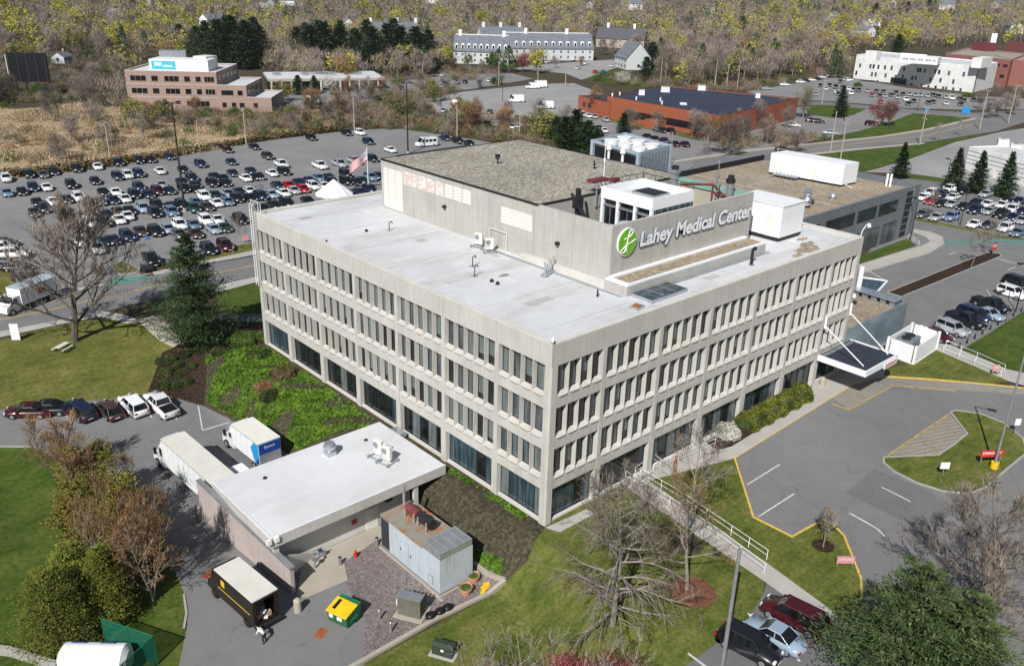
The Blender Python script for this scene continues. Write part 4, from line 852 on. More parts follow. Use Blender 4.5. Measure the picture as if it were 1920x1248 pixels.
m = MB(); m.box(62.4, 57.15, WH-1.15, 119.8, 57.39, WH-.1, MAT['black']); rel(WG, m).build('parapet_lining', WG)
def wwin(mb, u0, u1, z0, z1):
    pass
for u0, u1 in ((79.5, 84.3), (86.3, 95.8), (97, 103.6), (104.6, 111.6)):
    o = win(WG, WA, WB, u0-62, u1-62, 5.9, 8.1, 'glass_dark', 'frame_dark', 3); o.location = -WG.location
for u0, u1 in ((92, 98.5), (99.6, 106), (107.5, 112.5)):
    o = win(WG, WA, WB, u0-62, u1-62, .3, 4.0, 'glass', 'frame_dark', 3); o.location = -WG.location
m = MB(); wbox(m, WA, WB, 115.0-62, 117.3-62, .3, 8.9, .002, .05, 'black')
for i in range(6): wbox(m, WA, WB, 115.05-62, 117.25-62, 1.4+i*1.3, 1.52+i*1.3, .05, .12, 'steel')
wbox(m, WA, WB, 117.3-62, 117.6-62, 0, 9.3, .002, .15, 'steel'); rel(WG, m).build('stair_window', WG)
m = MB(); m.box(75, 22.9, 7.2, 79, 23.39, 9.8, MAT['wing_grey']); m.box(70, 20.4, -.1, 78.5, 23.39, 8.6, MAT['wing_grey']); rel(WG, m).build('link_block', WG)
def quadthing(name, label, cat, A, Bp, C, z0, hh, mat, group=None):
    A = Vector(A[:2]); Bv = Vector(Bp[:2]); C = Vector(C[:2]); t = empty(name, (A.x, A.y, z0), 0, label, cat, group)
    return t, [(0, 0), tuple(Bv-A), tuple(C-A), tuple(C-Bv)]
zr = WH-1.15
t, q = quadthing('rooftop_trailer', 'long white rooftop plant trailer with doors on the tan gravel roof', 'plant unit', at(1441, 326, zr), at(1577, 351, zr), at(1604, 345, zr), zr, 3.6, 'white')
A_, B_, C_ = Vector(q[0]), Vector(q[1]), Vector(q[2]); D_ = q[3]
m = MB(); m.prism(q, .4, 4.2, MAT['white']); m.build('body', t)
m = MB(); m.prism([tuple(Vector(v)*.98) for v in q], 0, .4, MAT['dark']); m.build('skid', t)
dA = (B_-A_).normalized()
m = MB()
for f in (.14, .33, .62): u = (B_-A_).length*f; p0 = dA*u+Vector((dA.y, -dA.x))*.04; m.obox(tuple(p0), math.atan2(dA.y, dA.x), 1.0, .06, .5, 2.8, MAT['offwhite'])
m.build('door', t)
m = MB(); p0 = dA*((B_-A_).length*.28)+Vector((dA.y, -dA.x))*1.0; m.obox(tuple(p0), math.atan2(dA.y, dA.x), 5.0, 1.8, .45, .55, MAT['steel']); 
for k in range(7): p1 = dA*((B_-A_).length*.28-2.4+k*.8)+Vector((dA.y, -dA.x))*1.9; m.tube((p1.x, p1.y, 0), (p1.x, p1.y, 1.5), .04, .04, MAT['steel'], 5)
m.build('platform', t)
m = MB(); p1 = B_+(C_-B_)*.15; m.tube((p1.x, p1.y-.3, .5), (p1.x+.3, p1.y-1.6, 0), .07, .07, MAT['white'], 5); m.build('ladder', t)
t = empty('duct_elbow', at(1512, 384, zr), .5, 'big curved silver duct with a dark cowl on the tan roof', 'duct'); m = MB(); pts = [(2.0*math.cos(a), 0, 2.0*math.sin(a)+.3) for a in [i*PI/10 for i in range(0, 11)]]; m.path(pts, .7, MAT['galv'], 14); m.tube((2.0, 0, 0), (2.0, 0, .4), .75, .75, MAT['steel'], 14); m.build('duct', t); m = MB(); m.box(1.0, -1.2, -.1, 3.6, 1.4, .3, MAT['black']); m.build('curb', t)
t = empty('roof_ventilator', at(1561, 374, zr), 0, 'small round silver ventilator near the front parapet of the tan roof', 'ventilator'); m = MB(); m.tube((0, 0, 0), (0, 0, .6), .5, .5, MAT['galv'], 14); m.tube((0, 0, .6), (0, 0, 1.0), .75, .6, MAT['galv'], 14); m.build('hood', t)
t = empty('roof_ventilator', at(1472, 348, zr), 0, 'small vent in front of the white rooftop trailer', 'ventilator'); m = MB(); m.tube((0, 0, 0), (0, 0, .8), .3, .45, MAT['galv'], 12); m.build('hood', t)
for i, (px, py) in enumerate(((1661, 349), (1668, 350))):
    t = empty('roof_flue', at(px, py, zr), 0, ('left', 'right')[i]+' one of two white flues near the end of the tan roof', 'flue', 'flues on the grey wing'); m = MB(); m.tube((0, 0, 0), (0, 0, 2.4), .22, .22, MAT['white'], 10); m.build('stack', t)
# --- louvred cooling plant behind the penthouse
CT = empty('cooling_tower', (112, 86, 0), 0, 'louvred pale blue cooling plant with white fans behind the penthouse', 'cooling tower'); cz = 11.5
c0, c1, c2 = at(1112, 262, cz), at(1198, 286, cz), at(1258, 271, cz); c3 = c0+(c2-c1); CT.location = (c1.x, c1.y, 0)
Q = [c0, c1, c2, c3]
m = MB()
for i, q in enumerate(Q): m.box(q.x-.35, q.y-.35, 0, q.x+.35, q.y+.35, cz, MAT['bluegrey'])
def seg(mb, a, b, z0, z1, w, mat): d = b-a; mb.obox(((a.x+b.x)/2, (a.y+b.y)/2), math.atan2(d.y, d.x), Vector((d.x, d.y)).length-.72, w, z0, z1, MAT[mat])
for a, b in ((c0, c1), (c1, c2), (c2, c3), (c3, c0)): seg(m, a, b, cz-.6, cz, .3, 'bluegrey')
rel(CT, m).build('frame', CT)
m = MB()
for k in range(24): seg(m, c1, c2, .6+k*.43, .8+k*.43, .34, 'bluegrey')
for k in range(10): d = c2-c1; p = c1+d*((k+.5)/10); m.box(p.x-.12, p.y-.12, .3, p.x+.12, p.y+.12, cz-.7, MAT['galv'])
rel(CT, m).build('louvre', CT)
m = MB(); seg(m, c0, c1, cz-5.2, cz-3.6, .25, 'galv'); seg(m, c0+Vector((.8, .5, 0)), c1+Vector((.8, .5, 0)), .5, cz-1, .3, 'black')
m.prism([(q.x, q.y) for q in (c0*.97+c2*.03, c1*.97+c3*.03, c2*.97+c0*.03, c3*.97+c1*.03)], cz-1.2, cz-.9, MAT['steel']); rel(CT, m).build('deck', CT)
for f, g in ((.2, .3), (.2, .7), (.5, .3), (.5, .7), (.8, .3), (.8, .7)):
    p = c0+(c1-c0)*f+(c3-c0)*g; m = MB(); m.tube((p.x, p.y, cz-.9), (p.x, p.y, cz+.1), 1.5, 1.7, MAT['white'], 18); rel(CT, m).build('fan', CT)
for f in (.42, .72):
    p = c0+(c1-c0)*f; m = MB(); m.tube((p.x-.7, p.y, cz-7), (p.x-.7, p.y, cz-.9), .3, .3, MAT['white'], 10); m.tube((p.x-.7, p.y, cz-.9), (p.x-.7, p.y, cz+.2), .6, .6, MAT['white'], 12); rel(CT, m).build('pipe', CT)

# --- entrance canopy, low annex, enclosure
t = empty('entrance_canopy', (47.5, -3, 0), 0, 'dark topped entrance canopy with white fascia hung on two white rods', 'canopy')
m = MB(); m.box(43.9, -6.3, 3.55, 51.6, -.3, 4.05, MAT['white']); m.box(43.9, -6.3, 4.05, 51.6, -6.1, 4.25, MAT['white']); m.box(43.9, -6.1, 4.05, 44.1, -.3, 4.25, MAT['white']); m.box(51.4, -6.1, 4.05, 51.6, -.3, 4.25, MAT['white']); rel(t, m).build('fascia', t)
m = MB(); m.box(44.1, -6.1, 4.05, 51.4, -.3, 4.12, MAT['canopy_roof']); m.box(44.15, -1.0, 4.12, 51.35, -.6, 4.25, MAT['steel']); rel(t, m).build('roof', t)
m = MB(); m.box(48.2, -6.42, 3.3, 51.2, -6.31, 4.0, MAT['offwhite']); rel(t, m).build('sign', t)
o = wall_text('sign_lettering', 'ENTRANCE', 48.5-47.5, -6.43+3, 3.48, 2.4, .34, 0, MAT['red'], t, .02, 0)
for a, b in (((44.9, -.06, 7.55), (45.4, -5.2, 4.12)), ((50.6, -.06, 7.85), (50.9, -5.4, 4.12))): m = MB(); m.tube(a, b, .065, .065, MAT['white'], 8); m.tube((a[0], a[1], a[2]-.3), (a[0], a[1], a[2]+1.2), .14, .14, MAT['white'], 8); rel(t, m).build('tie_rod', t)
LA = empty('low_annex', (60, 5, 0), 0, 'low blue-grey panelled annex with tan gravel roof at the end of the main building', 'building')
m = MB(); m.box(50.78, .9, -.1, 69.2, 14, 4.1, MAT['panel_blue']); 
for a in ((50.78, .9, 69.2, 1.15), (50.78, 13.75, 69.2, 14), (68.95, 1.15, 69.2, 13.75)): m.box(a[0], a[1], 4.1, a[2], a[3], 4.55, MAT['panel_blue']); m.box(a[0], a[1], 4.55, a[2], a[3], 4.6, MAT['steel'])
rel(LA, m).build('wall', LA); m = MB(); m.box(50.8, 1.15, 4.1, 68.95, 13.75, 4.18, MAT['roof_gravel_tan']); rel(LA, m).build('roof', LA)
m = MB()
for i in range(9): m.box(66.8, 1.6+i*1.3, 4.18, 68.4, 2.4+i*1.3, 5.0, MAT['steel'])
m.box(66.5, 1.4, 5.0, 68.6, 13.2, 5.15, MAT['galv']); rel(LA, m).build('pipe_rack', LA)
for i, (x, y) in enumerate(((58.5, 6.5), (61.5, 8.5), (63.8, 6.2), (55, 10.5), (56.8, 11.2))):
    t = empty('roof_unit', (x, y, 4.18), i, ['white cowl with a dark base in the middle of the low annex roof', 'small dark exhaust behind the other cowls on the low annex roof', 'dark exhaust cowl nearest the pipe rack on the low annex roof', 'pale flat unit close to the main building on the low annex roof', 'silver duct box below the glass canopy pylon'][i], 'exhaust', 'units on the low annex roof'); m = MB(); m.box(-.7, -.5, 0, .7, .5, .25, MAT['dark']); m.build('base', t); m = MB(); m.tube((0, 0, .25), (0, 0, .9), .25, .25, MAT['galv'], 12); m.tube((0, 0, .9), (0, 0, 1.3), .5, .4, MAT['white'] if i != 1 else MAT['steel'], 12); m.build('cowl', t)
t = empty('glass_canopy', (58, 18, 0), 0, 'blue glass canopy with a white steel frame hung from a white pylon', 'canopy')
zc = 4.6; g0, g1, g2, g3 = at(1612, 520, zc), at(1663, 527, zc), at(1644, 548, zc), at(1605, 548, zc)
m = MB()
for a, b in ((g0, g1), (g1, g2), (g2, g3), (g3, g0)): m.tube(a, b, .16, .16, MAT['white'], 8)
rel(t, m).build('frame', t); m = MB(); m.hull([tuple(v-Vector((0, 0, .03))) for v in (g0, g1, g2, g3)], [tuple(v+Vector((0, 0, .03))) for v in (g0, g1, g2, g3)], MAT['glass_blue']); rel(t, m).build('glass', t)
pb = at(1608, 548, 4.2); m = MB(); m.tube((pb.x, pb.y, 0), (pb.x, pb.y, 8.0), .35, .35, MAT['white'], 12); rel(t, m).build('pylon', t)
m = MB(); m.tube((pb.x, pb.y, 7.9), tuple(g1), .05, .05, MAT['white'], 6); m.tube((pb.x, pb.y, 7.9), tuple(g0), .05, .05, MAT['white'], 6); rel(t, m).build('tie_rod', t)
e0, e1, e2 = at(1661, 664), at(1712, 683), at(1755, 654); e3 = e0+(e2-e1)
t = empty('white_enclosure', (e1.x, e1.y, 0), 0, 'open topped white panel enclosure around cooling plant on the lawn', 'fence')
for a, b in ((e0, e1), (e1, e2), (e2, e3), (e3, e0)): m = MB(); seg(m, a, b, .1, 2.4, .12, 'white'); m.obox(((a.x+b.x)/2, (a.y+b.y)/2), math.atan2((b-a).y, (b-a).x), (b-a).length+.2, .35, -.05, .1, MAT['conc_pale']) if a in (e0, e1) else None; rel(t, m).build('panel', t)
for p in (e0, e1, e2, e3, (e2+e3)/2, (e3*2+e2)/3): m = MB(); m.box(p.x-.15, p.y-.15, 0, p.x+.15, p.y+.15, 2.5, MAT['white']); rel(t, m).build('post', t)
c = (e0+e1+e2+e3)/4; t = empty('chiller', (c.x-1.2, c.y+.3, 0), .1, 'grey chiller with louvres and dark top fans inside the white enclosure', 'chiller'); m = MB(); m.box(-1.6, -1.1, .2, 1.6, 1.1, 2.3, MAT['galv']); m.build('cabinet', t)
for i in range(3): m = MB(); m.box(-1.5+i*1.05, -1.14, .9, -.65+i*1.05, -1.1, 2.1, MAT['steel']); m.box(-1.64, -.9+i*.6, .9, -1.6, -.4+i*.6, 2.1, MAT['steel']) if i < 3 else None; m.build('louvre', t)
for i in range(2): m = MB(); m.tube((-.7+i*1.4, 0, 2.3), (-.7+i*1.4, 0, 2.5), .6, .6, MAT['dark'], 16); m.build('fan', t)

# --- rose brick office
A0 = Vector((56.0, 253.5)); ang = math.radians(-39.6); dv = Vector((math.cos(ang), math.sin(ang))); 
pt = lambda u: tuple(A0+dv*u)
BO = empty('brick_office_building', (A0.x, A0.y, 0), 0, 'three storey rose brick office stepping down to the right', 'building')
def blk(par, u0, u1, depth, z1, wall, roof, **k):
    o0 = len(bpy.data.objects); block(par, rect(pt(u0), pt(u1), depth), -.5, z1, wall, roof, **k)
def fixrel(par):
    for o in par.children:
        if o.get('_fx') is None and o.type == 'MESH': o.location = o.location-Vector(par.location); o['_fx'] = 1
blk(BO, 0, 29, 27, 12.3, 'brick', 'roof_white'); blk(BO, 29, 38.2, 23, 8.3, 'brick', 'roof_white'); blk(BO, 38.2, 46, 19, 4.6, 'brick', 'roof_white')
for zf in (9.0, 5.1, 1.3):
    for u0, u1, in ((1.5, 6.6), (8.2, 10.4), (12.3, 17), (18.6, 20.6), (22.2, 24), (25, 28.2)) if zf > 1.5 else ((9, 10.4), (18.6, 20.6), (21.5, 26)):
        win(BO, pt(0), pt(46), u0, u1, zf, zf+1.8, 'glass_dark', 'brick', 2 if u1-u0 > 3 else 0)
for zf, us in ((5.0, ((30, 34), (35.2, 37))), (1.1, ((30, 31.5), (33, 34.6), (35.5, 37.3), (40, 41.6)))):
    for u0, u1 in us: win(BO, pt(0), pt(46), u0, u1, zf, zf+1.7, 'glass_dark', 'brick', 0)
s0, s1 = rect(pt(0), pt(29), 27)[1:3]
for zf in (9.2,):
    for k in range(5): win(BO, s0, s1, 2+k*5, 5.2+k*5, zf, zf+1.8, 'glass_dark', 'frame_dark', 1)
s0, s1 = rect(pt(29), pt(38.2), 23)[1:3]
for k in range(4): win(BO, s0, s1, 2+k*5, 5+k*5, 5.3, 7, 'glass_dark', 'frame_dark', 1)
m = MB()
for z in (3.9, 7.9): wbox(m, pt(0), pt(46), 0, 29, z, z+.45, .002, .05, 'band')
m.build('stone_band', BO)
r0, r1 = at(281, 131, 11.9), at(391, 134, 11.9); m = MB(); m.prism(rect(r0, r1, 8), 11.85, 15.3, MAT['white']); m.build('plant_room', BO)
m = MB(); wbox(m, r0, r1, .8, 8.6, 12.2, 14.8, .002, .15, 'sign_cyan'); wbox(m, r0, r1, 1.8, 4.2, 13.3, 14.3, .15, .17, 'white'); wbox(m, r0, r1, 4.8, 7.6, 13.0, 13.5, .15, .17, 'white'); m.build('sign', BO)
r2, r3 = at(388, 131, 11.9), at(409, 128, 11.9); m = MB(); m.prism(rect(r2, r3, 5), 11.85, 16, MAT['offwhite']); m.build('stair_room', BO)
m = MB(); q = at(305, 112, 14); m.prism(rect(at(300, 117, 12), at(350, 117, 12), 5), 11.85, 15.8, MAT['galv']); m.build('air_unit', BO)
fixrel(BO)
# long low shed beside it
t = empty('low_roofed_shed', at(640, 182), 0, 'long low open shed with a pale flat roof behind the brick office', 'shed'); a, b = at(505, 172, 0), at(722, 168, 0)
m = MB(); m.prism(rect(a, b, 24), 3.6, 4.5, MAT['conc_tan']); rel(t, m).build('fascia', t); m = MB(); m.prism([(x, y) for x, y in rect(a, b, 24)], 4.5, 4.6, MAT['roof_white']); rel(t, m).build('roof', t)
for i in range(12): p = Vector(a)+(Vector(b)-Vector(a))*((i+.3)/12); m = MB(); m.box(p.x-.25, p.y-.1, -.1, p.x+.25, p.y+.4, 3.6, MAT['offwhite']); rel(t, m).build('post', t)
m = MB(); rr = rect(a, b, 24); c_ = Vector(rr[0])*.5+Vector(rr[2])*.5; m.prism(rect(Vector(rr[3])*.25+Vector(rr[0])*.75, Vector(rr[2])*.25+Vector(rr[1])*.75, 14), -.1, 3.6, MAT['glass_dark']); rel(t, m).build('recess', t)
for i in range(4): p = Vector(rr[0])*.5+Vector(rr[3])*.5+(Vector(rr[1])-Vector(rr[0]))*((i+.4)/4.2); m = MB(); m.box(p.x-1.2, p.y-1.2, 4.6, p.x+1.2, p.y+1.2, 5.6, MAT['galv']); rel(t, m).build('air_unit', t)

# --- orange brick warehouse with a dark blue roof
RWH = empty('brick_warehouse', at(1144, 222), 0, 'low orange brick warehouse with a wide dark blue flat roof', 'warehouse')
z7 = 7.0; R0, R1, R2, R3 = at(1139, 180, z7), at(1352, 217, z7), at(1497, 184, z7), at(1240, 160, z7)
block(RWH, [(v.x, v.y) for v in (R0, R1, R2, R3)], -.3, z7, 'brick_red', 'roof_blue', par_h=.35, cap='black')
k0, k1 = at(1083, 208), at(1141, 222)
block(RWH, rect(k0, k1, 16), -.3, 5.2, 'brick_red', 'roof_blue', par_h=.3, cap='black', name='side_wing')
ul = (R1-R0).length
win(RWH, R0, R1, 8.5, ul-6, 1.5, 3.6, 'glass_dark', 'black', 9); win(RWH, k0, k1, 3, 4.5, 2, 3.6); win(RWH, k0, k1, 6, 7.5, 2, 3.6)
m = MB(); wbox(m, R0, R1, 21, 27, 0, 2.6, .002, 3.5, 'brick_red'); m.build('porch', RWH)
win(RWH, R1, R2, 6, 20, 1.5, 3.4, 'glass_dark', 'black', 4)
fixrel(RWH)
for i, (px, py, s, lab) in enumerate(((1203, 178, 1.6, 'white roof unit at the left of the blue warehouse roof'), (1247, 172, 2.4, 'largest white roof unit on the blue warehouse roof'), (1315, 169, 2.2, 'pale roof unit near the right end of the blue warehouse roof'), (1420, 184, 1.2, 'small white unit by the far right edge of the blue roof'), (1281, 196, 1.7, 'flat pale skylight near the front of the blue warehouse roof'))):
    t = empty('roof_unit', at(px, py, z7-.3), .7, lab, 'roof unit', 'units on the blue warehouse roof'); m = MB(); m.box(-s, -s*.6, .2, s, s*.6, 1.5 if i < 4 else .4, MAT['white']); m.build('cabinet', t); m = MB(); m.box(-s*1.1, -s*.7, 0, s*.9, s*.7, .2, MAT['galv']); m.build('base', t)
    if i < 4: m = MB(); m.tube((s*.4, 0, 1.5), (s*.4, 0, 1.8), s*.35, s*.35, MAT['steel'], 12); m.build('fan', t)
for i, (px, py) in enumerate(((1148, 181), (1162, 179), (1207, 174), (1193, 188), (1238, 190), (1241, 196))):
    t = empty('roof_vent', at(px, py, z7-.3), 0, None, 'vent', 'small vents on the blue warehouse roof'); t['label'] = 'small white pipe vent standing on the blue warehouse roof'; m = MB(); m.tube((0, 0, 0), (0, 0, 1.1), .25, .3, MAT['white'], 8); m.build('pipe', t)

# --- white three storey office
WO = empty('white_office_building', at(1823, 174), 0, 'long white three storey office with scattered slit windows and a roof penthouse', 'building')
W0, W1, W2 = at(1599, 147), at(1823, 174), at(1861, 164); zw = 11.2
block(WO, [(v.x, v.y) for v in (W0, W1, W2, W0+(W2-W1))], -.4, zw, 'whitewall', 'roof_white', par_h=.5)
U = lambda x, y: wallpt(1560+x/5.333, 60+y/5.333, W0, W1)
for x, y in ((282, 335), (385, 343), (417, 345), (465, 350), (531, 355), (598, 360), (722, 372), (860, 382), (885, 384), (930, 388), (1033, 397), (1072, 401), (1171, 411), (1318, 423),
             (244, 410), (400, 423), (437, 425), (536, 435), (707, 450), (803, 460), (838, 463), (985, 475), (1085, 483), (1214, 497),
             (452, 505), (793, 535), (893, 545), (964, 553), (1036, 560), (1110, 568), (1140, 572), (1212, 578), (1285, 585)):
    u, z = U(x, y); 
    if 0 < u < (W1-W0).length-1: win(WO, W0, W1, u-.55, u+.55, z-1.0, z+1.0, 'glass' if (x+y) % 3 else 'glass_dark', 'galv', 0)
u0, z0 = U(575, 540); u1, _ = U(735, 540); win(WO, W0, W1, u0, u1, .1, 2.6, 'glass_dark', 'frame_dark', 1, 'entrance')
pz = at(1686, 117, zw-.4); pz2 = at(1757, 122, zw-.4); m = MB(); m.prism(rect(pz, pz2, 9), zw-.5, zw+2.6, MAT['whitewall']); m.prism(rect(at(1686, 114, zw), at(1735, 118, zw), .6), zw+2.6, zw+3.4, MAT['white']); m.build('penthouse', WO)
m = MB(); rr = rect(pz, pz2, 1); L_ = (pz2-pz).length; 
for i in range(22):
    if i % 5 != 4: wbox(m, pz, pz2, 1.2+i*L_/25, 1.2+i*L_/25+.42, zw+.9, zw+1.7, .01, .06, 'steel')
m.build('sign_lettering', WO)
for a, b in (((1621, 112), (1642, 114)), ((1838, 128), (1858, 125))): m = MB(); m.prism(rect(at(*a, zw-.4), at(*b, zw-.4), 4), zw-.5, zw+3.6, MAT['whitewall']); m.build('stair_room', WO)
m = MB(); wbox(m, W1, W2, .8, 2.0, 0, zw-1.5, .002, .05, 'frame_dark'); m.build('slot_window', WO); fixrel(WO)
# --- maroon brick office at the edge
BR = empty('maroon_brick_building', at(1772, 140), 0, 'maroon brick office with a grey roof and white chimney beyond the white office', 'building')
zb = 12.5; B0, B1, B2 = at(1774, 100, zb), at(1896, 112, zb), at(1925, 100, zb); block(BR, [(v.x, v.y) for v in (B0, B1, B2, B0+(B2-B1))], -.4, zb, 'brick_dark', 'roof_gravel', par_h=.6, cap='conc_tan')
L_ = (B1-B0).length
for k in range(9): win(BR, B0, B1, L_*(k+.15)/9, L_*(k+.75)/9, zb-3.6, zb-2.2, 'glass_dark', 'brick_dark', 1)
for k in range(7): win(BR, B0, B1, L_*(k+.2)/7, L_*(k+.7)/7, 4.0, 5.6, 'glass_dark', 'brick_dark', 1)
q0 = at(1900, 110, zb); block(BR, rect(q0, q0+Vector((40, -50, 0)), 26), -.4, zb-.4, 'brick_dark', 'roof_gravel', par_h=.6, cap='conc_tan', name='side_wing')
for a, b in (((1822, 92), (1850, 95)), ((1885, 92), (1925, 95))): m = MB(); m.prism(rect(at(*a, zb), at(*b, zb), 7), zb-.6, zb+3.6, MAT['maroon']); m.build('plant_room', BR)
m = MB(); q = at(1854, 93, zb); m.prism(rect(q, q+Vector((1.5, -2.2, 0)), 2), zb-.6, zb+8, MAT['white']); m.build('chimney', BR); fixrel(BR)
# --- white low warehouse at the right edge
RW = empty('white_warehouse', (192.8, 43.2, 0), 0, 'low white banded warehouse at the right edge of the photo', 'warehouse')
A1 = Vector((192.8, 43.25)); dA = Vector((-.437, -.9)).normalized(); B1_ = A1+dA*50; poly = rect(A1, B1_, 60)
block(RW, poly, -.2, 6.0, 'whitewall', 'roof_white', par_h=.25)
for z in (1.9, 2.9, 3.9, 4.9): m = MB(); wbox(m, A1, B1_, 0, 50, z, z+.14, .002, .06, 'galv'); m.build('band', RW)
m = MB(); wbox(m, A1, B1_, 9, 10, 0, 2.2, .002, .08, 'offwhite'); m.build('door', RW); fixrel(RW)
for i, (px, py) in enumerate(((1880, 272), (1905, 276))): t = empty('roof_unit', at(px, py, 5.8), .4, ('big boxy air handler on the white warehouse roof', 'flat pale unit at the frame edge on the white warehouse roof')[i], 'roof unit', 'units on the white warehouse roof'); m = MB(); m.box(-2, -1.3, 0, 2, 1.3, 1.5-i*.8, MAT['offwhite']); m.build('cabinet', t); m = MB(); m.tube((.6, 0, 1.5-i*.8), (.6, 0, 1.8-i*.8), .6, .6, MAT['steel'], 12); m.build('fan', t)
# --- grey slate terrace
def terrace(label, A, Bp, depth, eave, ridge, nd, wall='clap', roofm='shingle', dorm=True, chim=(.1, .9), face_win=True):
    A = Vector((A[0], A[1])); Bv = Vector((Bp[0], Bp[1])); t = empty('terrace_building', (A.x, A.y, 0), 0, label, 'apartment building', 'slate roofed terraces'); r_ = [Vector(v) for v in rect(A, Bv, depth)]; L = (Bv-A).length
    m = MB(); m.prism([tuple(v) for v in r_], -.6, eave, MAT[wall]); a, b = (r_[0]+r_[3])/2, (r_[1]+r_[2])/2
    z3 = lambda v, z: (v.x, v.y, z)
    m.poly([z3(r_[0], eave), z3(a, ridge-.1), z3(r_[3], eave)], MAT[wall]); m.poly([z3(r_[1], eave), z3(r_[2], eave), z3(b, ridge-.1)], MAT[wall]); m.build('wall', t)
    d = (Bv-A).normalized(); n = Vector((-d.y, d.x)); e = .5; m = MB()
    for s, (p, q) in ((-1, (r_[0], r_[1])), (1, (r_[3], r_[2]))):
        p = p-d*.3+n*s*e; q = q+d*.3+n*s*e; aa = a-d*.3; bb = b+d*.3
        lo = [z3(p, eave-.3), z3(q, eave-.3), z3(bb, ridge-.2), z3(aa, ridge-.2)]; hi = [(x, y, z+.22) for x, y, z in lo]; m.hull(lo if s < 0 else lo[::-1], hi if s < 0 else hi[::-1], MAT[roofm])
    m.obox(tuple((a+b)/2), math.atan2(d.y, d.x), L*.96, .5, ridge-.05, ridge+.35, MAT['white'] if dorm else MAT[roofm]); m.build('roof', t)
    for k in range(nd):
        u = L*(k+.5)/nd
        if dorm:
            m = MB(); sl = (ridge-eave)/(depth/2); u0 = 1.2; zb_ = eave+.5; p = A+d*u+n*u0
            m.obox(tuple(p+n*.8), math.atan2(n.y, n.x), 1.9, 1.7, zb_, zb_+2.2, MAT['white']); m.tube((p-n*.15).to_3d()+Vector((0, 0, zb_+2.2)), (p+n*1.9).to_3d()+Vector((0, 0, zb_+2.2)), .85, .85, MAT['white'], 12)
            m.obox(tuple(p-n*.17), math.atan2(d.y, d.x), 1.0, .05, zb_+.4, zb_+2.2, MAT['glass_dark']); m.build('dormer', t)
        if face_win:
            for z in (1.1, 3.8): win(t, A, Bv, u-.6, u+.6, z, z+1.5, 'glass_dark', 'white', 1)
    for f in chim: p = a+(b-a)*f; m = MB(); m.obox(tuple(p), math.atan2(d.y, d.x), 1.6, 1.2, ridge-1, ridge+2.6, MAT['white']); m.box(p.x-.5, p.y-.5, ridge+2.6, p.x+.5, p.y+.5, ridge+3.0, MAT['dark']); m.build('chimney', t)
    for o in t.children: o.location = -Vector(t.location)
    return t
ta, tb = at(850, 119), at(953, 122); tc, tdv = at(956, 116), at(1112, 114)
terrace('nearest slate roofed terrace with round topped dormers, left of the red budding tree', ta, tb, 16, 6.3, 13.6, 9)
terrace('longest slate roofed terrace with white dormers, right of the red budding tree', tc+Vector((4, 8, 0)), tdv, 16, 6.3, 13.6, 12, chim=(.25, .72))
terrace('slate roofed terrace end wing beyond the two front terraces', at(905, 72, 6), at(985, 72, 6), 15, 6, 12.5, 3, chim=(.1, .5, .95), dorm=False, face_win=False)
terrace('brownish slate terrace half hidden by bare trees, farthest right', at(1118, 74, 5), at(1208, 78, 5), 15, 6, 12.5, 5, 'band', 'shingle_dark', False, (.2, .75))
terrace('far slate terrace behind the dark evergreens', at(690, 66, 5), at(790, 66, 5), 15, 6, 12.5, 5, 'clap', 'shingle', False, (.1, .6, .95), False)
# --- gable cottage near the terraces and scattered houses
def house(label, px, py, L, Wd, eave, ridge, ang, wall='white', roofm='shingle_dark', z=None, nw=3):
    q = at(px, py); t = empty('house', q, ang, label, 'house', 'houses among the trees')
    m = MB(); m.box(-L/2, -Wd/2, -1.5, L/2, Wd/2, eave, MAT[wall]); 
    for x in (-L/2, L/2): pts = [(x, -Wd/2, eave), (x, Wd/2, eave), (x, 0, ridge-.1)]; m.poly(pts if x > 0 else pts[::-1], MAT[wall])
    m.build('wall', t); m = MB()
    for s in (-1, 1):
        lo = [(-L/2-.4, s*(Wd/2+.4), eave-.3), (L/2+.4, s*(Wd/2+.4), eave-.3), (L/2+.4, 0, ridge), (-L/2-.4, 0, ridge)]; hi = [(a, b, c+.2) for a, b, c in lo]; m.hull(lo if s < 0 else lo[::-1], hi if s < 0 else hi[::-1], MAT[roofm])
    m.build('roof', t); m = MB(); m.box(L*.2, -.5, ridge-1, L*.2+.8, .5, ridge+1.2, MAT['brick']); m.build('chimney', t)
    for k in range(nw):
        x = -L/2+L*(k+.5)/nw
        for z0 in ((1.0, 3.7) if eave > 4.5 else (1.0,)):
            for s in (-1, 1):
                m = MB(); m.box(x-.6, s*(Wd/2), z0, x+.6, s*(Wd/2+.06), z0+1.4, MAT['glass_dark']); m.build('window', t)
    for s in (-1, 1):
        m = MB(); m.box(s*L/2, -.6, 1.2, s*(L/2+.06), .6, 2.6, MAT['glass_dark']); m.build('window', t)
    return t
house('steep grey gabled cottage at the edge of the wood near the terraces', 1185, 128, 17, 13, 5.5, 13, math.radians(62), 'clap', 'shingle', nw=4)
